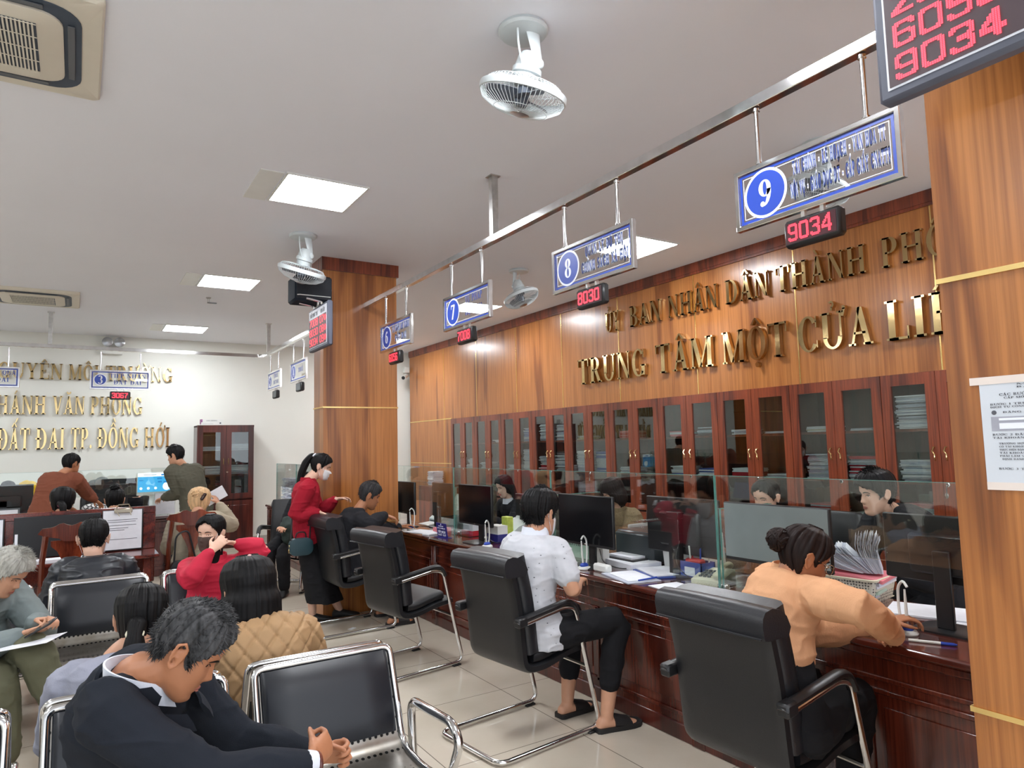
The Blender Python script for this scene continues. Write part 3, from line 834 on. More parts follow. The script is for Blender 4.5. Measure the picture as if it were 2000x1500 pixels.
line1 = [('ỦY', 6.545, 6.27), ('BAN', 6.10, 5.56), ('NHÂN', 5.46, 4.74), ('DÂN', 4.65, 4.12), ('THÀNH', 4.05, 3.15), ('PHỐ', 3.03, 2.50), ('ĐỒNG', 2.40, 1.75), ('HỚI', 1.63, 1.2)]
line2 = [('TRUNG', 7.12, 5.83), ('TÂM', 5.68, 4.83), ('MỘT', 4.72, 3.94), ('CỬA', 3.84, 3.13), ('LIÊN', 3.03, 2.2), ('THÔNG', 2.0, .9)]
gold_words(line1, lr(2.985), (0, -1, 0), .245, .035, 'gold letters of the top line on the wood wall', 'in the top line on the wood wall')
gold_words(line2, lr(2.375), (0, -1, 0), .325, .045, 'gold letters of the lower line on the wood wall', 'in the lower line on the wood wall')
lb_ = lambda z: (lambda x: (x, YB-.006, z))
bx = lambda px, py: float(at(px, py, Y=12.78)[0])
gold_words([('NGUYÊN', bx(-35, 740), bx(123, 740)), ('MÔI', bx(133, 740), bx(193, 740)), ('TRƯỜNG', bx(206, 740), bx(337, 743))], lb_(2.80), (1, 0, 0), .245, .03, 'gold letters of the upper line on the back wall', 'in the upper line on the back wall')
gold_words([('NHÁNH', bx(-35, 808), bx(90, 808)), ('VĂN', bx(102, 808), bx(166, 808)), ('PHÒNG', bx(176, 808), bx(278, 808))], lb_(2.255), (1, 0, 0), .285, .03, 'gold letters of the middle line on the back wall', 'in the middle line on the back wall')
gold_words([('ĐẤT', bx(-6, 873), bx(58, 873)), ('ĐAI', bx(69, 873), bx(126, 873)), ('TP.', bx(137, 873), bx(180, 873)), ('ĐỒNG', bx(190, 873), bx(271, 873)), ('HỚI', bx(281, 873), bx(331, 873))], lb_(1.715), (1, 0, 0), .325, .03, 'gold letters of the lower line on the back wall', 'in the lower line on the back wall')
# ------------------------------------------------------------------ built-in cabinets along the wood wall
RNG = random.Random(7)
ORD = ['nearest', 'second', 'third', 'fourth', 'fifth', 'sixth', 'seventh', 'eighth', 'ninth', 'farthest']
def s_handle(x, y, z):
    return MB().tube([(x, y, z+.05), (x-.012, y+.004, z+.045), (x-.026, y+.008, z+.02), (x-.022, y-.006, z-.005), (x-.026, y-.008, z-.03), (x-.01, y-.002, z-.05), (x, y, z-.052)], [.007, .007, .0055, .005, .0055, .006, .006], 8)
def wall_cabinet():
    """front on x=0, back at +x; spans y -0.43..0.43"""
    t = thing('wall_cabinet', '', 'cabinet', group='glass-fronted cabinets along the wood wall')
    b = MB()
    for y in (-.42, .42): b.bb((.03, y-.01, 0), (.42, y+.01, 2.10))
    b.bb((.40, -.41, 0), (.42, .41, 2.10)).bb((.03, -.41, 2.07), (.40, .41, 2.10)).bb((.03, -.41, 0), (.40, .41, .06)).bb((.03, -.41, .80), (.40, .41, .82))
    b.build('carcass', M['mahogany_dark'], t, smooth=False)
    for z in (1.225, 1.645): MB().bb((.04, -.409, z-.012), (.40, .409, z+.01)).build('shelf', M['mahogany'], t, smooth=False)
    for sg in (-1, 1):
        d = MB()
        y0, y1 = (sg*.002, sg*.428) if sg > 0 else (sg*.428, sg*.002)
        st = .08
        d.bb((0, y0, .815), (.025, y0+st, 2.098)).bb((0, y1-st, .815), (.025, y1, 2.098)).bb((0, y0+st, .815), (.025, y1-st, .88)).bb((0, y0+st, 2.005), (.025, y1-st, 2.098))
        o = d.build('door', M['mahogany'], t, smooth=False)
        MB().bb((.012, y0+st, .88), (.016, y1-st, 2.005)).build('glass_pane', M['cabglass'], o, smooth=False)
        s_handle(0, sg*.043, 1.46).build('handle', M['gold'], o)
        if sg < 0:
            MB().lathe([(.0, 0), (.016, 0), (.016, .008), (.012, .012), (0, .012)], (0, -.035, 1.22), Matrix.Rotation(-PI/2, 3, 'Y'), 14).build('lock', M['chrome'], o)
        l = MB()
        l.bb((0, y0, .06), (.025, y0+st, .79)).bb((0, y1-st, .06), (.025, y1, .79)).bb((0, y0+st, .06), (.025, y1-st, .14)).bb((0, y0+st, .71), (.025, y1-st, .79))
        l.bb((.010, y0+st, .14), (.02, y1-st, .71)).bb((.004, y0+st+.025, .165), (.012, y1-st-.025, .685), bev=.004)
        o = l.build('lower_door', M['mahogany'], t, smooth=False)
        s_handle(0, sg*.043, .66).build('handle', M['gold'], o)
    return t
wc = wall_cabinet()
CABY = [2.696+.8615*k for k in range(10)]
for k, y in enumerate(CABY):
    o = wc if k == 0 else copy_tree(wc)
    o.location = (5.605, y, 0)
    tag(o, '%s red-brown glass-door cabinet along the wood wall, counted from the right pillar' % ORD[k], None, 'glass-fronted cabinets along the wood wall')
# keys in two locks
for k in (0, 5):
    t = MB().tube([(5.585, CABY[k]-.035, 1.22), (5.575, CABY[k]-.035, 1.215), (5.585, CABY[k]-.03, 1.15)], .004, 6).ell((5.587, CABY[k]-.028, 1.14), (.003, .012, .022)).build('key_bunch', M['steel'], None)
    tag(t, 'small bunch of keys hanging from the lock of the %s wall cabinet' % ORD[k], 'keys')

M['redfile'] = mat('red_folder', S(196, 40, 56), .5, vary=.08)
M['pinkfile'] = mat('pink_folder', S(226, 130, 140), .6, vary=.06)
M['bluefile'] = mat('blue_folder', S(60, 84, 160), .5, vary=.08)
M['greenfile'] = mat('pale_green_folder', S(196, 222, 206), .5, vary=.04)
M['tealfile'] = mat('teal_box', S(110, 160, 166), .5, vary=.06)
def paper_stack(name, label, loc, w, d, h, colours=('paper', 'paper2'), n=None, messy=.012, rz=0.0, group=None, cat='paper stack', rnd=None):
    r = rnd or RNG; n = n or max(3, int(h/.012)); mb = MB(); z = 0.0; th = h/n
    for k in range(n):
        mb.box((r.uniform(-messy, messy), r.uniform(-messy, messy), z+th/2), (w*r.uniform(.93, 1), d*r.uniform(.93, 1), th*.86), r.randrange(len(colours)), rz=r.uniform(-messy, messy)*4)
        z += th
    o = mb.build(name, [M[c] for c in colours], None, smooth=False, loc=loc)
    o.rotation_euler = (0, 0, rz)
    return tag(o, label, cat, group)
Z1, Z2, Z3 = 1.236, 1.656, .821
CG = 'papers and files inside the wall cabinets'
def cab_stack(k, side, z, w, d, h, cols, what, shelf, messy=.012, nm='paper_stack'):
    y = CABY[k]+side*.2
    paper_stack(nm, '%s, %s shelf, %s door of %s cabinet' % (what, shelf, 'left' if side > 0 else 'right', ORD[k]), (5.78, y, z), d, w, h, cols, None, messy, 0, CG)
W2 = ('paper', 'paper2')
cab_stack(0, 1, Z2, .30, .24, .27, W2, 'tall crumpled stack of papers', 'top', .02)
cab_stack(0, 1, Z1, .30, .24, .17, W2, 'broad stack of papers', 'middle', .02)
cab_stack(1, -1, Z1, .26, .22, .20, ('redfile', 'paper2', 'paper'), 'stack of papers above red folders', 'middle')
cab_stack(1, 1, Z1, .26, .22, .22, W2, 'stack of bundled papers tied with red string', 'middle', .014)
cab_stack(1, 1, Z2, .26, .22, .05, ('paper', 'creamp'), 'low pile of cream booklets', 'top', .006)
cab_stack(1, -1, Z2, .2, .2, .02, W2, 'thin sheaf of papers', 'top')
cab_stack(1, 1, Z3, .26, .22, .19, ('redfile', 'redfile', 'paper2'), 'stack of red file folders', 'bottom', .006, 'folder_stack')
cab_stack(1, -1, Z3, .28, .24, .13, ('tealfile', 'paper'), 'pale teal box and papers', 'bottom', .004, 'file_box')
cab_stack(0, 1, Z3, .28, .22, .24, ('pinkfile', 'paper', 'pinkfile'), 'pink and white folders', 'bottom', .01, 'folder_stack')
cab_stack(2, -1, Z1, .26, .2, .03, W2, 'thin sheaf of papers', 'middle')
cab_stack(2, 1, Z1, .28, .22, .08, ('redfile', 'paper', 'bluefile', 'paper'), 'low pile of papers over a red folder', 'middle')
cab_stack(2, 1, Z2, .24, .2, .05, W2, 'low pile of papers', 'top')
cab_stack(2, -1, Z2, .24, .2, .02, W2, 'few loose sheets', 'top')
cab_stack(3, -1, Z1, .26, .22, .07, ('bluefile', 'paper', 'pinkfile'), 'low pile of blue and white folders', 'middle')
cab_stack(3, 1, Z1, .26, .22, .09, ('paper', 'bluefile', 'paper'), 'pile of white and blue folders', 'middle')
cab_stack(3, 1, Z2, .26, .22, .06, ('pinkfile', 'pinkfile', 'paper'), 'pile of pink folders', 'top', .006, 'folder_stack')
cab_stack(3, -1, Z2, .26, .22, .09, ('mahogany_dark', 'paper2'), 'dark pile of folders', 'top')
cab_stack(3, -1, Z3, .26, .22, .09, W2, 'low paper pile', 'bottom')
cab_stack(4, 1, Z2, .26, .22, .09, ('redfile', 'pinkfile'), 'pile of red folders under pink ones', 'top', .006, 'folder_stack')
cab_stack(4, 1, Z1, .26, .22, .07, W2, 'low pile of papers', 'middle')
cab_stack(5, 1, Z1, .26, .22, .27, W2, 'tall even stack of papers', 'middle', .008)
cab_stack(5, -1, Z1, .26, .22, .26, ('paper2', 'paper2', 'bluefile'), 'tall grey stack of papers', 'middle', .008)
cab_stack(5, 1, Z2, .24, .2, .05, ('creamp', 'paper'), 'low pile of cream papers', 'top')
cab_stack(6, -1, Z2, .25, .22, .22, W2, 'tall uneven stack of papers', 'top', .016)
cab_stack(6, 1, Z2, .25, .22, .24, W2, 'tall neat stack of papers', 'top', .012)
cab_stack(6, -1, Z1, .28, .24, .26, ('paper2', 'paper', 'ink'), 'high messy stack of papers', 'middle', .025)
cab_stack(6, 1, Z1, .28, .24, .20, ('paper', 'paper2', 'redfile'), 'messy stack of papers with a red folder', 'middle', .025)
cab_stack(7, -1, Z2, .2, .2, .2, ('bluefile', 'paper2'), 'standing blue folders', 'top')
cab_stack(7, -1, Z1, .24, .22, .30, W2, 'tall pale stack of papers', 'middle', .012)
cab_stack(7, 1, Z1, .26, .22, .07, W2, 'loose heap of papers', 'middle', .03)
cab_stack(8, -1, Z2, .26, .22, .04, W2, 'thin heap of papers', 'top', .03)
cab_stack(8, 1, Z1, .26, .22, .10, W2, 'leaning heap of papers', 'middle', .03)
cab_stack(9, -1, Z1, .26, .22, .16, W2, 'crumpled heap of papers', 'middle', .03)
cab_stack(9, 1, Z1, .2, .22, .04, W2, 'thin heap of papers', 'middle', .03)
paper_stack('paper_stack', 'small stack of papers on the sill left of the farthest wall cabinet', (5.47, 11.25, .92), .2, .25, .25, W2, None, .012)
t = tag(MB().bb((5.3, 11.0, 0), (5.615, 11.6, .91), bev=.005).build('side_table', M['mahogany'], None, smooth=False), 'low wooden stand against the wood wall left of the cabinets', 'table')

# ------------------------------------------------------------------ counters
CT = .78
def panel_frames(mb, x, y0, y1, z0, z1, n, d=.012):
    w = (y1-y0)/n
    for k in range(n):
        a, b = y0+k*w+.06, y0+(k+1)*w-.06
        for p, q in (((a, z0), (b, z0+.022)), ((a, z1-.022), (b, z1)), ((a, z0), (a+.022, z1)), ((b-.022, z0), (b, z1))):
            mb.bb((x-d, p[0], p[1]), (x, q[0], q[1]), bev=.004)
        mb.bb((x-.006, a+.07, z0+.07), (x, b-.07, z1-.07), bev=.004)
def counter(name, label, y0, y1, x0, depth, npan, split=None):
    t = thing(name, label, 'counter', (x0, y0, 0))
    L = y1-y0
    cuts = [0.0]+[c-y0 for c in (split or [])]+[L]
    tp = MB()
    for a, b in zip(cuts[:-1], cuts[1:]):
        tp.bb((0, a+.001, CT-.036), (depth, b-.001, CT), bev=.010)
    tp.build('counter_top', M['counter_top'], t)
    MB().bb((.025, 0, CT-.075), (.06, L, CT-.036), bev=.01).build('top_moulding', M['counter_front'], t)
    f = MB(); f.bb((.055, 0, .07), (.08, L, CT-.036)); panel_frames(f, .055, 0, L, .13, CT-.20, npan)
    f.bb((.045, 0, CT-.17), (.056, L, CT-.15), bev=.004)
    f.build('front_panel', M['counter_front'], t)
    MB().bb((.045, 0, 0), (.09, L, .09), bev=.006).build('plinth', M['mahogany_dark'], t)
    for c in cuts:
        y = min(max(c, .03), L-.03)
        MB().bb((.038, y-.045, 0), (.075, y+.045, CT-.036), bev=.006).bb((.032, y-.03, .1), (.04, y-.012, CT-.08), bev=.003).bb((.032, y+.012, .1), (.04, y+.03, CT-.08), bev=.003).build('pilaster', M['counter_front'], t)
        MB().bb((.08, y-.02, 0), (depth-.04, y+.02, CT-.036)).build('side_panel', M['mahogany_dark'], t, smooth=False)
    return t
M['counter_top'] = wood('counter_top_wood', S(70, 28, 20), S(94, 38, 26), S(104, 44, 30), grain=(5, .5, 5), fine=(80, 2, 80), rings=2.0, rough=.12, coat=.8)
sc = counter('service_counter', 'long red-brown service counter between the two pillars', .96, 6.60, 2.735, .78, 7, [2.64, 4.21, 5.78])
MB().bb((.09, 5.64, CT-.036), (.78, 6.055, CT), bev=.01).build('counter_top', M['counter_top'], sc)
counter('service_counter', 'far section of red-brown counter beyond the centre pillar', 7.02, 11.16, 2.49, .75, 5, [8.6])
# left counter runs along X
o = counter('service_counter', 'far left service counter in front of the back wall', 0, 5.4, 0, .75, 6, [2.2, 3.8])
o.location = (-4.3, 10.20, 0); o.rotation_euler = (0, 0, PI/2); o.scale = (1, -1, 1)
# glass on the counters
def glass_run(label, x, edges, z0=CT, z1=1.405, along='Y'):
    t = thing('glass_screen', label, 'glass screen', (x, edges[0], 0) if along == 'Y' else (edges[0], x, 0))
    for a, b in zip(edges[:-1], edges[1:]):
        a, b = a-edges[0], b-edges[0]
        g, e = MB(), MB()
        def put(m, p, q, bev=0):
            if along == 'Y': m.bb((p[0], p[1], p[2]), (q[0], q[1], q[2]), bev=bev)
            else: m.bb((p[1], p[0], p[2]), (q[1], q[0], q[2]), bev=bev)
        # pane with a pass-through gap at its foot
        m0, m1 = a+(b-a)*.22, b-(b-a)*.22
        put(g, (-.005, a+.003, z0+.28), (.005, b-.003, z1))
        put(g, (-.005, a+.003, z0), (.005, m0, z0+.28)); put(g, (-.005, m1, z0), (.005, b-.003, z0+.28))
        p = g.build('glass_pane', M['glass'], t, smooth=False)
        put(e, (-.005, a+.003, z1), (.005, b-.003, z1+.002))
        for y in (a+.003, b-.003): put(e, (-.005, y-.0015, z0), (.005, y+.0015, z1))
        e.build('polished_edge', M['gedge'], p, smooth=False)
    return t
glass_run('row of clear glass panes standing on the main service counter', 3.0, [1.02, 2.64, 4.21, 5.78, 7.42])
glass_run('clear glass panes standing on the far counter section beyond the pillar', 2.66, [7.7, 8.9, 10.0, 11.14])
glass_run('clear glass panes standing on the far left counter', 10.62, [-3.3, -1.9, -.33, 1.08], along='X')
def divider(label, x0, x1, y, h=.44):
    t = thing('glass_divider', label, 'glass divider', (x0, y, CT), group='glass dividers between the service desks')
    for q in (-.011, .011):
        p = MB().bb((0, q-.005, 0), (x1-x0, q+.005, h)).build('glass_pane', M['glass'], t, smooth=False)
        MB().bb((-.003, q-.005, 0), (0, q+.005, h)).bb((0, q-.005, h), (x1-x0, q+.005, h+.003)).build('polished_edge', M['gedge'], p, smooth=False)
    MB().bb((-.008, -.03, 0), (.03, .03, .03), bev=.003).build('clamp', M['chrome'], t)
    return t
divider('glass divider with green edges between the two cream phones', 3.02, 3.46, 2.64)
divider('glass divider behind the head of the man in the white shirt', 3.02, 3.46, 4.21)
divider('glass divider with green edges beside the blue name plate', 3.02, 3.46, 5.78)

# desk at the end of the far counter: bundles of papers
for k in range(9):
    a = (k % 3, k//3)
    paper_stack('paper_bundle', 'grey-white paper bundle on the far counter, %s, %s' % (('bottom layer', 'middle layer', 'top layer')[a[1]], ('far end', 'middle', 'near end')[a[0]]),
                (2.86, 10.95-.20*a[0], CT+.001+.135*a[1]), .30, .18, .13, W2, 9, .016, 0, 'paper bundles heaped on the far counter')
# cupboard at the back wall
t = thing('filing_cupboard', 'dark wood glass-door cupboard standing against the back wall', 'cupboard', (1.67, 12.38, 0))
b = MB(); Wd, Hd, Dd = .90, 2.05, .41
for x in (.01, Wd-.01): b.bb((x-.01, .025, 0), (x+.01, Dd, Hd))
b.bb((.02, Dd-.02, 0), (Wd-.02, Dd, Hd)).bb((0, .0, Hd-.02), (Wd, Dd, Hd+.01)).bb((.02, .025, 0), (Wd-.02, Dd, .06)).bb((.02, .025, .80), (Wd-.02, Dd, .82))
b.build('carcass', M['mahogany_dark'], t, smooth=False)
for z in (1.22, 1.62): MB().bb((.02, .04, z-.012), (Wd-.02, Dd-.02, z+.01)).build('shelf', M['mahogany_dark'], t, smooth=False)
for sg in (0, 1):
    x0, x1 = (.004, Wd/2-.002) if sg == 0 else (Wd/2+.002, Wd-.004); st = .085
    d = MB().bb((x0, 0, .82), (x0+st, .025, 2.03)).bb((x1-st, 0, .82), (x1, .025, 2.03)).bb((x0+st, 0, .82), (x1-st, .025, .91)).bb((x0+st, 0, 1.94), (x1-st, .025, 2.03))
    o = d.build('door', M['mahogany_dark'], t, smooth=False)
    MB().bb((x0+st, .012, .91), (x1-st, .016, 1.94)).build('glass_pane', M['cabglass'], o, smooth=False)
    hx = Wd/2+(-.04 if sg == 0 else .04)
    MB().tube([(hx, 0, 1.50), (hx, -.02, 1.48), (hx, -.02, 1.42), (hx, 0, 1.40)], .006, 8).build('handle', M['gold'], o)
    if sg: MB().lathe([(0, 0), (.016, 0), (.014, .01), (0, .01)], (Wd/2+.02, 0, 1.27), Matrix.Rotation(PI/2, 3, 'X'), 14).build('lock', M['chrome'], o)
    l = MB().bb((x0, 0, .06), (x1, .025, .79)).bb((x0+.07, -.006, .14), (x1-.07, 0, .71), bev=.004)
    o = l.build('lower_door', M['mahogany_dark'], t)
    MB().tube([(hx, 0, .72), (hx, -.02, .70), (hx, -.02, .65), (hx, 0, .63)], .006, 8).build('handle', M['gold'], o)
for z, x, h, q in ((1.232, .22, .14, 'lower shelf behind the left door'), (1.232, .68, .15, 'lower shelf behind the right door'), (1.632, .22, .07, 'upper shelf behind the left door'), (1.632, .68, .11, 'upper shelf behind the right door')):
    paper_stack('paper_stack', 'pile of papers in the back wall cupboard, '+q, (1.67+x, 12.58, z), .34, .24, h, W2, None, .02, 0, 'paper piles in the back wall cupboard')
t = thing('cartridge_box', 'white printed carton lying on top of the back wall cupboard', 'box', (1.73, 12.42, 2.061))
MB().bb((0, 0, 0), (.34, .14, .10), bev=.002).build('carton', M['whitep'], t, smooth=False)
MB().bb((-.001, .0, .02), (.002, .14, .10)).bb((0, -.001, .05), (.022, .0, .10)).build('printed_end', mat('carton_print', S(150, 90, 140), .5, vary=.5, vs=25), t, smooth=False)
q = MB(); draw_text(q, 'LASER CARTRIDGE', (.08, -.0015, .068), (1, 0, 0), (0, 0, 1), .018, .17, .0008)
q.bb((.02, -.0015, .02), (.19, 0, .023)).prism([(.30+.014*math.cos(a*.5), .035+.014*math.sin(a*.5)) for a in range(12)], (0, -.0005, 0), (1, 0, 0), (0, 0, 1), .001)
q.build('printing', M['ink'], t, smooth=False)

# ------------------------------------------------------------------ writing desk with notice panel (left, middle distance)
t = thing('writing_desk', 'public writing desk of red varnished wood with an upright back panel', 'desk', (0, 0, 0))
MB().bb((-1.1, 6.66, .72), (.62, 7.12, .75), bev=.008).build('desk_top', M['red_wood'], t)
p = MB().bb((-1.1, 7.12, .45), (.62, 7.15, 1.13), bev=.006).bb((-1.1, 7.105, 1.07), (.62, 7.12, 1.13), bev=.005).bb((.52, 7.105, .75), (.62, 7.12, 1.07), bev=.005)
p.build('back_panel', M['red_wood'], t)
for x in (-1.06, .50): MB().bb((x, 6.72, 0), (x+.06, 7.10, .72), bev=.005).build('side_panel', M['red_wood'], t)
MB().bb((-1.0, 6.9, .58), (.50, 6.93, .72)).build('apron', M['red_wood'], t, smooth=False)
def clipboard(label, x, z0, w, h, y=7.10, blank=False):
    t = thing('clipboard', label, 'clipboard', (x, y, z0))
    MB().bb((-w/2, -.018, 0), (w/2, -.010, h), bev=.003).build('board', M['blackp'], t)
    if blank:
        MB().bb((-w/2+.01, -.022, .03), (-w/2+.03, -.019, h*.6)).build('sheets', M['paper'], t, smooth=False); return t
    MB().bb((-w/2+.006, -.022, .012), (w/2-.012, -.0185, h-.006)).build('sheets', M['paper'], t, smooth=False)
    q = MB()
    for k, (a, b) in enumerate(((.25, .95), (.30, .9), (.38, .92), (.45, .7), (.5, .6), (.72, .95))):
        q.bb((-w/2+.04, -.0235, h*(1-a)-.002), (-w/2+w*b*.9, -.0225, h*(1-a)+.002))
    q.build('printed_lines', M['ink'], t, smooth=False)
    MB().bb((-.07, -.045, h-.03), (.07, -.008, h+.008), bev=.006).tube([(-.06, -.04, h), (-.04, -.055, h+.045), (.04, -.055, h+.045), (.06, -.04, h)], .005, 6).tube([(-.05, -.045, h-.02), (-.03, -.06, h-.055)], .004, 6).tube([(.05, -.045, h-.02), (.06, -.06, h-.05)], .004, 6).build('metal_clip', M['brassdull'] if 'brassdull' in M else mat('dull_clip', (.5, .46, .36), .35, 1.0, vary=.2), t)
    return t
M['brassdull'] = mat('dull_clip_metal', (.5, .46, .36), .35, 1.0, vary=.2)
clipboard('clipboard with printed form standing at the right end of the writing desk', .36, .755, .32, .36)
clipboard('wide black clipboard leaning on the writing desk panel behind the wooden chair', -.12, .755, .62, .345, 7.10, True)
clipboard('clipboard with forms at the left edge of the writing desk', -.66, .755, .34, .34)
t = thing('document_tray', 'black letter tray with white forms lying on the writing desk', 'tray', (-.60, 6.90, .7505))
MB().bb((-.22, -.15, 0), (.22, .15, .012), bev=.004).bb((-.22, .135, .01), (.22, .15, .07)).bb((-.22, -.15, .01), (-.205, .15, .06)).bb((.205, -.15, .01), (.22, .15, .06)).build('tray', M['blackp'], t)
MB().bb((-.20, -.14, .013), (.19, .12, .05)).build('forms', M['paper'], t, smooth=False)
t = tag(MB().bb((-.34, 6.70, .751), (.06, 6.84, .775)).build('paper_sheaf', M['paper'], None, smooth=False), 'flat sheaf of white forms near the front edge of the writing desk', 'papers')

def wooden_chair(label, x, y, rz=0.0):
    """faces +y"""
    t = thing('wooden_chair', label, 'chair', (x, y, 0), rz, 'red wooden chairs with splat backs')
    MB().loft([rrect(.44, .42, .04, 4, .43, (0, .19)), rrect(.45, .43, .05, 4, .445, (0, .19)), rrect(.45, .43, .05, 4, .462, (0, .19)), rrect(.42, .40, .05, 4, .47, (0, .19))]).build('seat', M['chair_wood'], t)
    b = MB(); tp = 1.05
    for sx in (-1, 1):
        b.tube([(sx*.19, .0, .0), (sx*.19, -.005, .45), (sx*.185, -.04, .8), (sx*.165, -.075, tp-.05)], [(.02, .018), (.022, .02), (.02, .018), (.022, .018)], 8)
    # crest rail with a raised middle
    rows = []
    for k in range(17):
        u_ = -1+2*k/16; x_ = u_*.215
        zt = tp+.005+.028*math.exp(-(abs(u_)-.30)**2/.03)*(1 if abs(u_) < .9 else .4) + .012*(1-abs(u_))
        zb = tp-.10+.045*(abs(u_)**2)+(.0 if abs(u_) < .3 else .02)
        if abs(u_) > .9: zt -= .035
        yb_ = -.075+.012*(u_*u_)
        rows.append([(x_, yb_-.014, zb), (x_, yb_-.014-.004, zt), (x_, yb_+.012-.004, zt), (x_, yb_+.012, zb)])
    b.loft(rows)
    b.build('back_frame', M['chair_wood'], t)
    rows = []
    for k in range(13):
        u_ = k/12; z = .47+u_*(tp-.09-.47); hw = .05+.035*math.cos(u_*2*PI*1.0+.2)+.02*u_+ (.03 if u_ > .85 else 0)
        y_ = -.005-.065*u_
        rows.append([(-hw, y_-.01, z), (hw, y_-.01, z), (hw, y_+.008, z), (-hw, y_+.008, z)])
    MB().loft(rows).build('splat', M['chair_wood'], t)
    for sx in (-1, 1): MB().tube([(sx*.19, .37, .44), (sx*.19, .375, .0)], [(.022, .022), (.017, .017)], 8).build('leg', M['chair_wood'], t)
    MB().bar((-.19, .0, .25), (-.19, .37, .25), .018, .03).bar((.19, .0, .25), (.19, .37, .25), .018, .03).bar((-.19, .18, .25), (.19, .18, .25), .018, .03).build('stretcher', M['chair_wood'], t, smooth=False)
    return t
wooden_chair('red wooden splat-back chair drawn up to the writing desk', -.02, 6.42)
wooden_chair('red wooden splat-back chair with a black bag, under the blonde woman', .90, 6.95)

# ------------------------------------------------------------------ leather visitor chairs
def visitor_chair():
    """local: faces +x, root under the middle"""
    t = thing('visitor_chair', '', 'chair')
    W = .238
    # bent shell: back and seat in one padded piece; profile in x-z, outside line
    cl = fillet([(-.262, 0, 1.0), (-.20, 0, .74), (-.185, 0, .56), (-.165, 0, .40), (-.02, 0, .385), (.16, 0, .43), (.30, 0, .44)], .13, 7)
    def shell(line, th, hw, rnd):
        rings = []
        for i, p in enumerate(line):
            a = line[max(0, i-1)]; b = line[min(len(line)-1, i+1)]
            tx, tz = b[0]-a[0], b[2]-a[2]; l = math.hypot(tx, tz); nx, nz = -tz/l, tx/l
            nx, nz = (nx, nz)
            ring = []
            for y, q in ((-hw, .2), (-hw+rnd*.4, .0), (-hw+rnd, -.04), (0, -.06), (hw-rnd, -.04), (hw-rnd*.4, 0), (hw, .2), (hw, .8), (hw-rnd*.4, 1.0), (hw-rnd, 1.06), (0, 1.1), (-hw+rnd, 1.06), (-hw+rnd*.4, 1.0), (-hw, .8)):
                ring.append((p[0]+nx*q*th, y, p[2]+nz*q*th))
            rings.append(ring)
        return MB().loft(rings)
    shell(cl, .045, W, .05).build('shell', M['leather'], t, angle=60)
    off = []
    for i, p in enumerate(cl):
        a = cl[max(0, i-1)]; b = cl[min(len(cl)-1, i+1)]
        tx, tz = b[0]-a[0], b[2]-a[2]; l = math.hypot(tx, tz)
        off.append(np.array([p[0]-tz/l*.048, 0, p[2]+tx/l*.048]))
    nb = int(len(off)*.42)
    shell([off[0]+np.array([.003, 0, -.012]), off[0]+(off[1]-off[0])*.5]+off[1:nb], .092, W-.006, .05).build('back_cushion', M['leather2'], t, angle=60)
    shell(off[-int(len(off)*.42):-1], .055, W-.012, .04).build('seat_cushion', M['leather'], t, angle=60)
    # rolled top
    pr = [(-.262, .915), (-.284, .92), (-.293, .965), (-.290, .995), (-.275, 1.014), (-.235, 1.022), (-.19, 1.012), (-.155, .985), (-.135, .945), (-.15, .915)]
    MB().loft([[(x*1.0+(.006 if abs(y) > W else 0), y, z-(.006 if abs(y) > W else 0)) for x, z in pr] for y in (-W-.012, -W-.002, -.1, .1, W+.002, W+.012)]).build('headrest', M['leather2'], t, angle=50)
    MB().tube([(-.289, -W-.005, .918), (-.289, W+.005, .918)], .004, 6).build('seam_piping', M['leather2'], t)
    for sy in (-1, 1):
        y = sy*(W+.03)
        ap = fillet([(-.23, y, .675), (-.21, y, .69), (.12, y, .735), (.175, y, .72), (.205, y, .66)], .05, 4)
        MB().tube(ap, [(.017, .024)]*len(ap), 10, side=(0, 0, 1)).build('armrest', M['blackp'], t)
        MB().bar((-.235, y, .68), (-.17, y, .685), .05, .05, bev=.008).build('arm_bracket', M['blackp'], t)
    # cantilever tube, one continuous bend
    y = W+.03
    fr = [(-.20, -y, .665), (.11, -y, .71), (.19, -y, .69), (.36, -y, .02), (-.36, -y, .02), (-.36, y, .02), (.36, y, .02), (.19, y, .69), (.11, y, .71), (-.20, y, .665)]
    MB().tube(fillet(fr, .07, 7), .0135, 10, side=(0, 0, 1)).build('frame', M['chrome'], t)
    MB().tube([(.275, -y, .36), (.24, -.1, .385), (.24, .1, .385), (.275, y, .36)], .010, 8).build('cross_tube', M['chrome'], t)
    for sy in (-1, 1):
        MB().bb((.26, sy*y-.02, 0), (.33, sy*y+.02, .012), bev=.003).build('glide', M['blackp'], t)
    return t
vc = visitor_chair(); GV = 'black leather visitor chairs at the counter'
vc.location = (2.14, 3.36, 0); vc.rotation_euler = (0, 0, math.radians(7)); tag(vc, 'black leather visitor chair under the man in the white shirt', None, GV)
dup(vc, 'large black leather visitor chair in the right foreground, under the woman in the peach sweater', (2.265, 1.83, 0), math.radians(2), GV)
dup(vc, 'empty black leather visitor chair between the white-shirted man and the hooded man', (2.06, 4.84, 0), math.radians(9), GV)
dup(vc, 'black leather visitor chair under the man in the black hooded jacket', (2.10, 6.16, 0), math.radians(2), GV)
dup(vc, 'far black leather visitor chair half hidden behind the standing woman', (2.12, 8.34, 0), math.radians(236), GV)

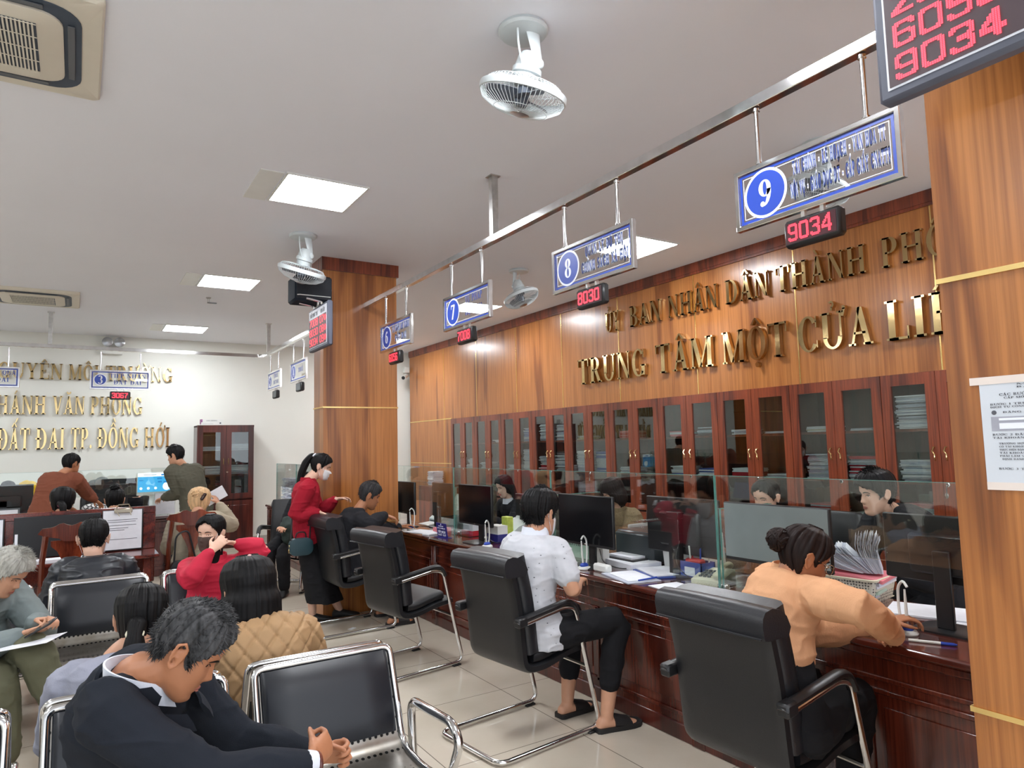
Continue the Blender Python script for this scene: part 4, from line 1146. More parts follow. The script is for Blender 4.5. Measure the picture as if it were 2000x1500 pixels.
# ------------------------------------------------------------------ steel waiting benches
def perforated(name):
    m, nt, b = _nt(name)
    v = _coord(nt, (1, 1, 1))
    vo = _n(nt, 'ShaderNodeTexVoronoi'); vo.inputs['Scale'].default_value = 42; vo.inputs['Randomness'].default_value = 0.0
    nt.links.new(v, vo.inputs['Vector'])
    h = _ramp(nt, vo.outputs['Distance'], [(.26, (.015, .015, .015)), (.32, (.34, .32, .29))])
    n = _noise(nt, v, 9, 4)
    c = _mix(nt, .5, h, _ramp(nt, n, [(.4, (.55, .5, .42)), (.6, (1, 1, 1))]), 'MULTIPLY')
    nt.links.new(c, b.inputs['Base Color'])
    b.inputs['Metallic'].default_value = .9; b.inputs['Roughness'].default_value = .3
    return m
M['perf'] = perforated('perforated_steel')
M['pad'] = mat('bench_pad', S(25, 28, 35), .38, vary=.1, vs=4, bump=.12, bs_=260, dist=.001)
M['rust'] = mat('worn_steel', (.52, .49, .42), .3, .95, vary=.35, vs=25)
def bench(label, group, seats=3, pitch=.645, w=.565):
    """local: sitters face -y, back top near y=0; x starts at 0"""
    t = thing('waiting_bench', label, 'bench', group=group)
    Ltot = pitch*(seats-1)+w
    MB().bb((-.05, -.30, .31), (Ltot+.05, -.24, .36), bev=.006).build('beam', M['steel'], t)
    prof = fillet([(0, .0, .78), (0, -.09, .55), (0, -.13, .43), (0, -.30, .405), (0, -.50, .43), (0, -.57, .40)], .10, 6)
    nP = len(prof)
    for k in range(seats):
        x0 = k*pitch; x1 = x0+w
        rows = []
        for p in prof:
            rows.append([(x0+.012, p[1], p[2]), (x1-.012, p[1], p[2]), (x1-.012, p[1]+.004, p[2]-.004), (x0+.012, p[1]+.004, p[2]-.004)])
        s_ = MB().loft(rows).build('seat_shell', M['perf'], t, angle=60)
        rim = [(x0+.012, p[1], p[2]) for p in prof[::-1]]+[(x1-.012, p[1], p[2]) for p in prof]
        MB().tube(fillet([rim[0]]+[tuple(q) for q in rim[1:-1]]+[rim[-1]], .035, 4), .0145, 10, closed=True).build('rim', M['chrome'], s_)
        for q0, q1, nm in ((.0, .36, 'back_pad'), (.60, .95, 'seat_pad')):
            if nm == 'seat_pad': continue
            rings = []; n = 7; m = 10
            for i in range(m+1):
                u_ = q0+(q1-q0)*i/m; f = u_*(nP-1); a = int(f); b = min(nP-1, a+1); fr = f-a
                p = np.array(prof[a])*(1-fr)+np.array(prof[b])*fr
            # straight padded slab along the upright
            a, b = np.array([0, .0, .765]), np.array([0, -.105, .475])
            tdir = (b-a)/np.linalg.norm(b-a); nrm = np.array([0, tdir[2], -tdir[1]]); nrm = nrm if nrm[1] < 0 else -nrm
            rows = []
            for i in range(9):
                s0 = i/8; c_ = a+(b-a)*s0
                edge = .35 if i in (0, 8) else .85 if i in (1, 7) else 1.0
                y0, y1 = x0+.030, x1-.030
                ring = []
                for j, (xx, hgt) in enumerate(((y0, .15), (y0+.004, .6), (y0+.02, .92), (y0+.12, 1.0), (y1-.12, 1.0), (y1-.02, .92), (y1-.004, .6), (y1, .15))):
                    pt = c_+nrm*(.006+.036*hgt*edge); ring.append((xx, pt[1], pt[2]))
                ring += [(y1, c_[1]+nrm[1]*.004, c_[2]+nrm[2]*.004), (y0, c_[1]+nrm[1]*.004, c_[2]+nrm[2]*.004)]
                rows.append(ring)
            MB().loft(rows).build('back_pad', M['pad'], t, angle=55)
        MB().loft([rrect(w-.09, .30, .04, 4, .0, (0, 0)), rrect(w-.08, .31, .04, 4, .02, (0, 0)), rrect(w-.12, .27, .04, 4, .034, (0, 0))]).build('seat_pad', M['pad'], t, loc=(x0+w/2, -.36, .412)) if group.endswith('rear side') else None
        for xx in (x0+w*.3, x0+w*.7): pass
        MB().bb((x0+w*.2, -.31, .355), (x0+w*.8, -.22, .405), bev=.004).build('seat_bracket', M['steel'], t)
    for xe in (-.04, Ltot+.04):
        lp = fillet([(xe, -.12, .36), (xe, -.10, .58), (xe, -.46, .60), (xe, -.52, .55), (xe, -.42, .36)], .06, 6)
        MB().tube(lp, .017, 12).build('armrest', M['chrome'], t)
    for xl in (.28, Ltot-.28):
        MB().bb((xl-.03, -.29, .05), (xl+.03, -.25, .31)).bar((xl, -.55, .03), (xl, -.02, .03), .05, .05, bev=.006).build('leg', M['steel'], t)
    return t
GB = 'steel waiting benches with black pads'
bA = bench('nearest steel waiting bench, facing the camera, with the suited man on it', GB+' front side')
bA.location = (-.72, 2.76, 0); bA.rotation_euler = (0, 0, math.radians(.5))
bA2 = bench('steel bench back to back with the nearest one, under two women seen from behind', GB+' rear side')
bA2.location = (1.13, 2.84, 0); bA2.rotation_euler = (0, 0, PI)
bB = bench('middle steel waiting bench facing the camera, with the woman in the red jacket', GB+' front side')
bB.location = (-.775, 5.32, 0); bB.rotation_euler = (0, 0, math.radians(.5))
bB2 = bench('steel bench behind the middle one, under the man in the leather jacket', GB+' rear side')
bB2.location = (1.08, 5.40, 0); bB2.rotation_euler = (0, 0, PI)
for o in (bA, bA2, bB, bB2): o['group'] = 'steel waiting benches with black pads'
# ------------------------------------------------------------------ people
_G = np.random.RandomState(5).rand(32, 32, 32)
def vnoise(P):
    P = np.asarray(P, float); i = np.floor(P).astype(int); f = P-i; f = f*f*(3-2*f)
    a = i & 31; b = (i+1) & 31; r = 0
    for dx, wx_ in ((a[:, 0], 1-f[:, 0]), (b[:, 0], f[:, 0])):
        for dy, wy in ((a[:, 1], 1-f[:, 1]), (b[:, 1], f[:, 1])):
            for dz, wz in ((a[:, 2], 1-f[:, 2]), (b[:, 2], f[:, 2])):
                r = r + wx_*wy*wz*_G[dx, dy, dz]
    return r
V3 = lambda *a: np.array(a, float)
def unit(v): v = np.asarray(v, float); return v/(np.linalg.norm(v)+1e-12)
def fuse(mb, voxel, it=4, fac=.5, disp=None):
    """melt overlapping closed shapes into one continuous skin"""
    me = bpy.data.meshes.new('tmp'); me.from_pydata(mb.v, [], mb.f); me.update()
    ob = bpy.data.objects.new('tmp', me); COL.objects.link(ob)
    m = ob.modifiers.new('r', 'REMESH'); m.mode = 'VOXEL'; m.voxel_size = voxel
    if it:
        m = ob.modifiers.new('s', 'SMOOTH'); m.factor = fac; m.iterations = it
    dg = bpy.context.evaluated_depsgraph_get(); ev = ob.evaluated_get(dg); em = ev.to_mesh()
    n = len(em.vertices); co = np.empty(n*3); em.vertices.foreach_get('co', co); co = co.reshape(-1, 3)
    no = np.empty(n*3); em.vertices.foreach_get('normal', no); no = no.reshape(-1, 3)
    nf = len(em.polygons); lt = np.empty(nf, dtype=np.int32); em.polygons.foreach_get('loop_total', lt)
    li = np.empty(len(em.loops), dtype=np.int32); em.loops.foreach_get('vertex_index', li)
    ev.to_mesh_clear(); bpy.data.objects.remove(ob); bpy.data.meshes.remove(me)
    if disp is not None: co = co + no*disp(co)[:, None]
    out = MB(); out.v = co; st = np.concatenate(([0], np.cumsum(lt)))
    out.f = [tuple(li[st[k]:st[k+1]]) for k in range(nf)]; out.m = [0]*nf
    return out
def limb(mb, pts, rads, n=14, side=None, sub=4):
    """smooth tapered limb with round ends; radii are numbers or (wide, deep) pairs"""
    P = [np.array(p, float) for p in pts]; R = [np.array(r if hasattr(r, '__len__') else (r, r), float) for r in rads]
    Q, W = [], []
    for i in range(len(P)-1):
        p0, p1, p2, p3 = P[max(0, i-1)], P[i], P[i+1], P[min(len(P)-1, i+2)]
        for k in range(sub):
            t = k/sub
            c = .5*((2*p1)+(-p0+p2)*t+(2*p0-5*p1+4*p2-p3)*t*t+(-p0+3*p1-3*p2+p3)*t**3)
            l = p1+(p2-p1)*t
            Q.append(.6*c+.4*l); W.append(R[i]+(R[i+1]-R[i])*t)
    Q.append(P[-1]); W.append(R[-1])
    d0 = unit(Q[0]-Q[1]); d1 = unit(Q[-1]-Q[-2]); a, b = [], []
    for th in (75, 50, 25):
        t = math.radians(th)
        a.append((Q[0]+d0*W[0].min()*math.sin(t), W[0]*math.cos(t)))
    for th in (25, 50, 75):
        t = math.radians(th)
        b.append((Q[-1]+d1*W[-1].min()*math.sin(t), W[-1]*math.cos(t)))
    Q = [x[0] for x in a]+Q+[x[0] for x in b]; W = [x[1] for x in a]+W+[x[1] for x in b]
    mb.tube(Q, [tuple(w) for w in W], n, side=side)
def ik(S_, W_, l1, l2, pole):
    S_, W_ = np.array(S_, float), np.array(W_, float); d = W_-S_; D = min(np.linalg.norm(d), (l1+l2)*.995); u = unit(d)
    a = (l1*l1-l2*l2+D*D)/(2*D); h = math.sqrt(max(0, l1*l1-a*a))
    p = np.array(pole, float); p = unit(p-u*(p @ u))
    return S_+u*a+p*h

# --- head shape (metres, local: x right, y forward, z up, origin mid-head)
_HZ = np.array([-.122, -.118, -.108, -.095, -.075, -.05, -.03, -.01, .01, .03, .055, .08, .10, .112, .118])
_HF = np.array([.062, .074, .084, .087, .086, .087, .086, .083, .081, .087, .085, .070, .048, .024, .005])
_HB = np.array([.048, .030, .005, -.015, -.038, -.062, -.078, -.090, -.097, -.100, -.096, -.082, -.058, -.034, -.012])
_HW = np.array([.012, .024, .036, .045, .055, .062, .066, .070, .072, .073, .072, .063, .046, .027, .010])
def _hs(z): return np.interp(z, _HZ, _HF), np.interp(z, _HZ, _HB), np.interp(z, _HZ, _HW)
def head_point(a, z, grow=0.0):
    """a: azimuth from the face (0) towards the right ear (+)"""
    f, b, w = _hs(z); c = (f+b)/2+.01; ca, sa = np.cos(a), np.sin(a)
    ry = np.where(ca > 0, f-c, c-b); n = 2.3
    k = (np.abs(ca)**n+np.abs(sa)**n)**(-1/n)
    x = (w+grow)*sa*k; y = c+(ry+grow)*ca*k
    front = ca > 0
    ax = np.abs(x)
    nh = np.interp(z, [-.05, -.042, -.034, -.026, -.01, .012, .024], [0, .004, .021, .0235, .014, .004, 0])
    ns = np.interp(z, [-.045, -.035, -.01, .02], [.0135, .0125, .0085, .008])
    dy = nh*np.exp(-(x/ns)**2)
    dy = dy + .006*np.exp(-((ax-.013)/.007)**2-((z+.034)/.008)**2)
    dy = dy - .010*np.exp(-((ax-.031)/.015)**2-((z-.004)/.012)**2)
    dy = dy + .003*np.exp(-((z-.026)/.008)**2-(x/.045)**2)
    dy = dy + .0055*np.exp(-(x/.021)**2)*(np.exp(-((z+.0585)/.0055)**2)+np.exp(-((z+.0705)/.006)**2)) - .003*np.exp(-(x/.022)**2-((z+.0645)/.003)**2)
    dy = dy + .006*np.exp(-(x/.018)**2-((z+.100)/.013)**2) - .003*np.exp(-(x/.03)**2-((z+.083)/.007)**2)
    dy = dy + .004*np.exp(-((ax-.045)/.018)**2-((z+.018)/.016)**2)
    return x, y+np.where(front, dy, 0), z
def add_head(mb, T, na=56, nz=44):
    zs = np.concatenate((np.linspace(-.122, .118, nz),)); rings = []
    for z in zs:
        a = np.linspace(0, 2*PI, na, endpoint=False)
        x, y, zz = head_point(a, np.full(na, z))
        rings.append([T(V3(x[i], y[i], zz[i])) for i in range(na)])
    mb.loft(rings)
def add_ears(mb, T, big=1.0):
    for s in (-1, 1):
        o = V3(s*(.071 if big > .6 else .058), -.012, -.004)
        c = [o+V3(s*.010, -.004, -.030*big), o+V3(s*.012, .010, -.022*big), o+V3(s*.010, .012, .0), o+V3(s*.014, .010, .020*big), o+V3(s*.020, -.004, .032*big), o+V3(s*.023, -.019, .022*big), o+V3(s*.020, -.018, 0), o+V3(s*.013, -.008, -.024*big)]
        mb.tube([T(p) for p in c], .0052, 8, closed=True)
        mb.tube([T(o+V3(s*.004, .006, -.018)), T(o+V3(s*.009, -.004, 0)), T(o+V3(s*.011, -.006, .020))], [(.006, .010), (.006, .013), (.006, .010)], 8)
        mb.ell(T(o+V3(s*.011, .002, -.028*big)), (.0075,)*3, nu=8, nv=6)
def hair_mesh(T, hl, th, zbot=-.13, outer=None, strand=.003, seed=1, na=150, nz=64, ztop=.122, droop=0.0, backflat=1.0, wav=0.0):
    """hl: [(azimuth deg, z of the hair edge)]; th: thickness (top, side, back); outer: [(z, half width, back y, front y)] for long hair"""
    rs = np.random.RandomState(seed); A = np.linspace(-PI, PI, na, endpoint=False); deg = np.degrees(np.abs(A))
    zl = np.interp(deg, [h[0] for h in hl], [h[1] for h in hl])
    zl = zl + rs.normal(0, .004, na)
    st = np.zeros(na)
    for f_ in (9, 17, 31, 47): st += np.sin(A*f_+rs.rand()*7)*rs.rand()
    st = (st+rs.normal(0, .7, na))*strand*.6
    zs = np.concatenate((np.linspace(zbot, .05, nz//2, endpoint=False), .05+(ztop-.05)*np.sin(np.linspace(0, PI/2, nz//2)))); rings = []
    for z in zs:
        zc = min(max(z, -.115), .1175)
        bx_, by_, _ = head_point(A, np.full(na, zc))
        neck = np.clip((-.06-z)/.05, 0, 1) if outer is not None else 0.0
        nx_, ny_ = .045*np.sin(A), -.03+.045*np.cos(A)
        ix, iy = bx_*.90, -.005+(by_+.005)*.90
        ix, iy = ix*(1-neck)+nx_*neck, iy*(1-neck)+ny_*neck
        t = th[0]*max(0, z/.118)**1.5+(np.interp(deg, [0, 60, 100, 180], [th[0]*.8, th[1], th[1], th[2]]))
        r = np.hypot(bx_, by_+.005)+1e-6
        ox, oy = bx_*(1+t/r), -.005+(by_+.005)*(1+t/r)
        if outer is not None and z < outer[0][0]:
            oz = [o[0] for o in outer][::-1]
            hw = np.interp(z, oz, [o[1] for o in outer][::-1]); yb = np.interp(z, oz, [o[2] for o in outer][::-1]); yf = np.interp(z, oz, [o[3] for o in outer][::-1])
            ca, sa = np.cos(A), np.sin(A); c_ = -.01
            k = (np.abs(ca)**2.4+np.abs(sa)**2.4)**(-1/2.4)
            lx, ly = hw*sa*k, c_+np.where(ca > 0, (yf-c_), (c_-yb))*ca*k
            q = np.clip((outer[0][0]-z)/.04, 0, 1)
            ox, oy = ox*(1-q)+lx*q, oy*(1-q)+ly*q
        w_ = 1+wav*np.sin(z*70+A*3)
        m = np.clip((z-zl+.006)/.012, 0, 1); m = m*m*(3-2*m)
        zz = float(z)
        x = ix+(ox*w_-ix)*m+np.sin(A)*st*m; y = iy+(oy*w_-iy)*m+np.cos(A)*st*m
        top = float(np.clip((z-.105)/.017, 0, 1))
        rings.append([T(V3(x[i]*(1-.25*top), y[i]*(1-.25*top), zz+th[0]*np.clip(z/.118, 0, 1)**2)) for i in range(na)])
    return MB().loft(rings)
def tufts(mb, T, hl, th, n, length, seed=3, comb=(0, -.6, -.4), wid=.0022):
    rs = np.random.RandomState(seed)
    for _ in range(n):
        u = rs.uniform(-1, 1); z = .118*math.sin(u*PI/2) if u > 0 else u*.09
        a = rs.uniform(-PI, PI); dg = abs(math.degrees(a))
        if z < np.interp(dg, [h[0] for h in hl], [h[1] for h in hl])+.006: continue
        x, y, zz = head_point(np.array([a]), np.array([min(z, .1175)]))
        p = V3(x[0], y[0], z+th[0]*.6*max(0, z/.118)**2); nrm = unit(p+V3(0, .005, .0))
        t = np.interp(dg, [0, 60, 100, 180], [th[0], th[1], th[1], th[2]])+th[0]*max(0, z/.118)
        p = p+nrm*t*.55; d = unit(nrm*.75+np.array(comb)*1.0+rs.normal(0, .28, 3)); L = length*rs.uniform(.6, 1.2)
        s1 = unit(np.cross(d, nrm+.01)); s2 = np.cross(d, s1)
        q = [T(p+s1*wid), T(p-s1*wid*.5+s2*wid), T(p-s1*wid*.5-s2*wid), T(p+d*L-V3(0, 0, L*.2))]
        mb.add(q, [(0, 1, 3), (1, 2, 3), (2, 0, 3), (0, 2, 1)])
def add_hand(mb, W_, d, n, thumb, s=1.0, curl=25, spread=4, curls=None, thin=.0076, thumb_in=.2, tw=(.62, .72)):
    """W_: wrist, d: towards the finger tips, n: where the palm faces, thumb: side the thumb is on"""
    d = unit(d); n = unit(np.asarray(n, float)-d*(np.asarray(n, float) @ d)); th = np.asarray(thumb, float); th = unit(th-d*(th @ d)-n*(th @ n))
    W_ = np.array(W_, float)
    limb(mb, [W_-d*.03*s, W_+d*.02*s, W_+d*.06*s, W_+d*.088*s], [(.019*s, .024*s), (.015*s, .030*s), (.0135*s, .039*s), (.011*s, .038*s)], 14, side=n, sub=3)
    for i, (o, L) in enumerate(((.031, .070), (.0105, .078), (-.010, .073), (-.030, .058))):
        c = math.radians((curls[i] if curls else curl)); sp = math.radians((1.5-i)*spread)
        p = W_+d*(.088 if i < 3 else .080)*s+th*o*s; dd = unit(d*math.cos(sp)+th*math.sin(sp)); pts = [p]; an = 0
        for q, fr in enumerate((.45, .30, .25)):
            an += c*(.8, 1.1, .8)[q]
            p = p+(dd*math.cos(an)+n*math.sin(an))*L*fr*s; pts.append(p)
        limb(mb, pts, [thin*1.1*s, thin*s, thin*.92*s, thin*.75*s], 8, sub=2)
    p0 = W_+d*.022*s+th*.024*s; p1 = p0+(d*tw[0]+th*tw[1]+n*thumb_in)*.040*s; p2 = p1+(d*.85+th*tw[1]*.35+n*(thumb_in+.2))*.032*s; p3 = p2+(d*.9+n*(thumb_in+.2))*.024*s
    limb(mb, [p0, p1, p2, p3], [.014*s, .0105*s, .009*s, .007*s], 8, sub=2)
def foot_rings(A, f, up, s, grow=0.0, sole=0.0):
    """foot as a loft from heel to toe; A = ankle"""
    f = unit(f); sd = unit(np.cross(f, up)); g = A[2]; rows = []
    for y, w, h, z in ((-.065, .018, .02, .022), (-.055, .028, .032, .032), (-.02, .034, .042, .042), (.03, .038, .036, .036), (.08, .043, .028, .028), (.13, .047, .020, .021), (.165, .044, .015, .016), (.185, .034, .012, .013), (.195, .018, .008, .011)):
        c = np.array([A[0], A[1], 0.0])+f*y*s+V3(0, 0, z*s+sole)
        rows.append([c+sd*(w*s+grow)*math.cos(t)+V3(0, 0, 1)*((h*s+grow)*math.sin(t) if math.sin(t) > 0 else (h*s)*math.sin(t)*.9) for t in np.linspace(0, 2*PI, 14, endpoint=False)])
    return rows
SKIN = {}
def skin(k, c):
    SKIN[k] = mat('skin_'+k, S(*c), .48, vary=.05, vs=18, bump=.08, bs_=160, dist=.001); return SKIN[k]
skin('tan', (176, 118, 84)); skin('fair', (226, 182, 158)); skin('mid', (204, 152, 122)); skin('pale', (236, 200, 178))
def hairmat(k, c, rough=.5, vary=.35):
    M[k] = mat(k, S(*c), rough, vary=vary, vs=40, spec=.18, stretch=(1.5, 1.5, .25), bump=.2, bs_=120, dist=.002)
hairmat('hair_black', (17, 16, 17)); hairmat('hair_brown', (34, 24, 22)); hairmat('hair_grey', (64, 64, 65), .5, .75); hairmat('hair_white', (168, 166, 158), .55, .25)
hairmat('hair_blonde', (206, 170, 128), .5, .25); hairmat('hair_salt', (48, 47, 48), .5, .4)
M['eye'] = mat('eye_white', S(232, 228, 222), .2, vary=.02); M['iris'] = mat('iris_dark', S(30, 20, 16), .15, vary=.1)
M['lip'] = mat('lips', S(170, 106, 92), .45, vary=.06); M['lipred'] = mat('red_lips', S(190, 60, 66), .4, vary=.06)
def cloth(k, c, rough=.85, bump=.3, bs_=320, vary=.08, stretch=(1, 1, 1), vs=7):
    M[k] = mat(k, S(*c), rough, vary=vary, vs=vs, bump=bump, bs_=bs_, stretch=stretch, dist=.002, spec=.25); return M[k]
HL_SHORT = [(0, .074), (25, .070), (42, .052), (55, .034), (68, .012), (80, -.022), (90, -.012), (100, .020), (112, .0), (125, -.055), (150, -.078), (180, -.082)]
HL_LONG = [(0, .078), (30, .066), (55, .040), (70, .0), (80, -.08), (88, -.30), (180, -.36)]
HL_BOB = [(0, .078), (25, .06), (45, .02), (58, -.04), (70, -.11), (90, -.135), (180, -.14)]
HL_TIED = [(0, .078), (30, .066), (50, .045), (65, .020), (80, -.015), (92, .004), (102, .0), (115, -.05), (140, -.085), (180, -.10)]

def person(label, J, top, bottom, sk='mid', hair='hair_black', hstyle=('short', {}), s=1.0, fat=1.0, vox=.0065, shoes=None, face=True, lips='lip', folds=.006, group=None, hands=(None, None), wide=1.0, top_opts=None, bot_opts=None, ear=1.0, extra=None):
    J = {k: np.array(v, float) if hasattr(v, '__len__') else v for k, v in J.items()}
    hip, nb, hd = J['hip'], J['neck'], J['head']
    fwd = unit(J['f']); UP = V3(0, 0, 1); right = unit(np.cross(fwd, UP))
    sR = unit(J['sR']) if 'sR' in J else right
    hR = right
    root = thing('person', label, 'person', (float(hip[0]), float(hip[1]), 0), group=group)
    o0 = V3(hip[0], hip[1], 0)
    def fin(mb): mb.v = np.asarray(mb.v)-o0; return mb
    # spine
    ln = nb-hip; L = np.linalg.norm(ln); bow = J.get('bow', .05); back = unit(np.cross(sR, ln)); back = back if back @ fwd < 0 else -back
    def spine(t): return hip+ln*t+back*bow*math.sin(PI*min(1, max(0, t)))*(1 if t > 0 else 0)
    def torso(table, c):
        pts, rad = [], []
        for t, w, d in table:
            pts.append(spine(t)); rad.append((w*s*fat*(wide if t > .5 else 1)+c, d*s*fat+c))
        P = []
        k = len(pts); m = MB(); rings = []
        for i in range(k):
            T_ = unit(pts[min(k-1, i+1)]-pts[max(0, i-1)])
            sd = unit(hR*(1-max(0, table[i][0]))+sR*max(0, table[i][0])); sd = unit(sd-T_*(sd @ T_)); dn = np.cross(T_, sd)
            ring = []
            for a in range(24):
                an = 2*PI*a/24; ca, sa = math.cos(an), math.sin(an); q = (abs(ca)**2.5+abs(sa)**2.5)**(-1/2.5)
                ring.append(pts[i]+sd*rad[i][0]*ca*q+dn*rad[i][1]*sa*q)
            rings.append(ring)
        m.loft(rings); return m
    TB = [(-.20, .12, .08), (-.10, .158, .108), (.05, .165, .118), (.22, .150, .108), (.40, .138, .10), (.58, .146, .107), (.74, .158, .113), (.86, .162, .106), (.94, .125, .09), (1.0, .075, .07), (1.05, .055, .055)]
    drop = unit(ln)*.055*s
    sh = {'R': J.get('RS', nb-drop+sR*.165*s*wide), 'L': J.get('LS', nb-drop-sR*.165*s*wide)}
    hj = {'R': hip+hR*.09*s, 'L': hip-hR*.09*s}
    arms, legs = {}, {}
    for q, sg in (('R', 1), ('L', -1)):
        W_ = J[q+'W']; d_ = W_-sh[q]; n_ = np.linalg.norm(d_)
        if n_ > .56*s: W_ = sh[q]+d_*(.56*s/n_)
        E_ = J.get(q+'E')
        if E_ is None: E_ = ik(sh[q], W_, .30*s, .265*s, J.get(q+'P', -UP*1.0-fwd*.5+sR*sg*.5))
        arms[q] = (sh[q], E_, W_)
        if q+'A' in J:
            A_ = J[q+'A']; K_ = J.get(q+'K')
            if K_ is None: K_ = ik(hj[q], A_, .43*s, .41*s, J.get(q+'KP', fwd+UP*.4))
            legs[q] = (hj[q], K_, A_)
    # head frame
    hf = unit(J['hf']); hu = unit(J.get('hu', UP)); hr = unit(np.cross(hf, hu)); hu = np.cross(hr, hf)
    hs = s*J.get('hs', 1.0)
    def T(p): return hd+(hr*p[0]+hf*p[1]+hu*p[2])*hs
    # --- body: one continuous skin
    b = torso(TB, 0.0)
    limb(b, [nb-unit(ln)*.06*s, nb+unit(ln)*.01, T(V3(0, -.022, -.075)), T(V3(0, -.015, -.03))], [.062*s, .056*s, .052*hs, .05*hs])
    add_head(b, T); add_ears(b, T, ear)
    for q in 'RL':
        S0, E_, W_ = arms[q]
        limb(b, [nb+(S0-nb)*.35-unit(ln)*.01, S0, E_, W_], [.05*s, .056*s, .041*s, .026*s])
        fd = unit(W_-E_); H = hands[0 if q == 'R' else 1] or {}
        sg = 1 if q == 'R' else -1
        hdir = unit(H.get('d', fd)); pn = H.get('n', -UP); tn = H.get('t', -sR*sg)
        add_hand(b, W_+hdir*.012, hdir, pn, tn, s*H.get('s', 1.0), H.get('curl', 28), H.get('spread', 4), H.get('curls'), H.get('thin', .0078), H.get('ti', .2), H.get('tw', (.62, .72)))
    for q in legs:
        Hj, K_, A_ = legs[q]
        limb(b, [Hj, K_, K_+(A_-K_)*.4, A_], [.082*s, .058*s, .054*s, .036*s])
        ff = J.get(q+'F', fwd); b.loft(foot_rings(A_, ff, UP, s))
        limb(b, [A_, np.array([A_[0], A_[1], .05])], [.036*s, .034*s])
    bm = fin(fuse(b, vox, 3))
    body = bm.build('body', SKIN[sk], root, angle=180)
    # --- clothing
    to = dict(c=.016, hem=-.10, sleeve=1.0, flare=1.0, rs=1.0, collar=None, hood=False, vox=max(vox, .007), fn=None, upper=1.0); to.update(top_opts or {})
    if top:
        c = to['c']; tb = [(t, w*(to['flare'] if t < .1 else 1), d*(to['flare'] if t < .1 else 1)) for t, w, d in TB if to['hem'] <= t <= .95]
        tb = [(to['hem'], tb[0][1], tb[0][2])]+[x for x in tb if x[0] > to['hem']]+[(1.0, .068, .066), (1.03, .054, .054)]
        m = torso(tb, c)
        for q in 'RL':
            S0, E_, W_ = arms[q]; k = to['rs']
            if to['sleeve'] >= 1: limb(m, [nb+(S0-nb)*.4-unit(ln)*.02, S0, E_, E_+(W_-E_)*.55, W_-unit(W_-E_)*(.0 if to['sleeve'] > 1 else .02)], [.055*s+c*.5, .060*s+c, (.046*s+c)*k, (.040*s+c)*k, .030*s+c*.6])
            else: limb(m, [nb+(S0-nb)*.4-unit(ln)*.02, S0, S0+(E_-S0)*to['sleeve']], [.052*s+c*.4, .056*s+c*.8, .056*s+c*.9])
        if to['hood']:
            limb(m, [nb+sR*.09+fwd*.01+UP*.02, nb-fwd*.095+UP*.005, nb-sR*.09+fwd*.01+UP*.02], [.038, .058, .038])
            limb(m, [nb-fwd*.09+UP*.0, nb-fwd*.145-UP*.11], [(.095, .045), (.06, .026)], side=sR)
        sd_ = sum(map(ord, label)) % 97
        def dsp(co):
            a = vnoise((co+sd_)*V3(9, 9, 26)); r_ = 1-np.abs(2*a-1)*2; bnoise = vnoise((co+sd_)*6)-.5
            y = folds*(np.clip(r_, 0, 1)**2-.3)*.8+folds*.4*bnoise
            if to['fn'] is not None: y = y+to['fn'](co, nb, sR, ln)
            return y
        tm = fin(fuse(m, to['vox'], to.get('it', 5), .5, dsp))
        if to.get('col2') is not None:
            V_ = np.asarray(tm.v); tm.m = [to['col2'](V_[list(f)].mean(0)+o0, arms, nb, ln, sR, fwd) for f in tm.f]
        cl = tm.build(to.get('name', 'sweater'), top if isinstance(top, list) else M[top], root, angle=180)
        if to['collar']:
            k = to['collar']; cm = MB(); rings = []; ch = to.get('ch', 1.0)
            for z, r0 in ((-.03, .088), (.0, .078), (.034, .070), (.035, .064), (.004, .068), (-.03, .074)):
                rings.append([nb+unit(ln)*(z*ch+.012)*s+(sR*math.cos(a)*r0+fwd*math.sin(a)*r0)*s*1.04-UP*(.012 if math.sin(a) > .3 else 0) for a in np.linspace(0, 2*PI, 28, endpoint=False)])
            fin(cm.loft(rings, closed=True)).build('collar', M[k], cl, angle=60)
    if bottom:
        bo = dict(c=.014, cuff=.06, skirt=None, vox=.008, wt=.12); bo.update(bot_opts or {})
        c = bo['c']; tb = [(t, w, d) for t, w, d in TB if t <= bo['wt']]
        m = torso(tb+[(bo['wt']+.04, .150, .110)], c)
        if bo['skirt'] is not None:
            zt = hip[2]-.02; zb = bo['skirt']; cx = hip; rows = []
            for k in range(8):
                t = k/7; cc = cx*(1-t)+bo.get('to', cx)*t; z = zt+(zb-zt)*t
                rows.append([V3(cc[0], cc[1], z)+hR*(.168+.05*t)*s*math.cos(a)*(1+.05*math.sin(a*6)*t)+fwd*(.125+.05*t)*s*math.sin(a)*(1+.05*math.cos(a*5)*t) for a in np.linspace(0, 2*PI, 36, endpoint=False)])
            m.loft(rows)
        else:
            for q in legs:
                Hj, K_, A_ = legs[q]; e = A_+(K_-A_)*bo['cuff']
                limb(m, [Hj, K_, K_+(e-K_)*.5, e], [.092*s+c*.7, .066*s+c, .060*s+c, .050*s+c])
        def dsp2(co):
            a = vnoise((co+31)*V3(11, 11, 17)); r_ = 1-np.abs(2*a-1)*2
            return folds*(np.clip(r_, 0, 1)**2-.3)+folds*(vnoise(co*7)-.5)
        fin(fuse(m, bo['vox'], 4, .5, dsp2)).build('skirt' if bo['skirt'] is not None else 'trousers', M[bottom], root, angle=180)
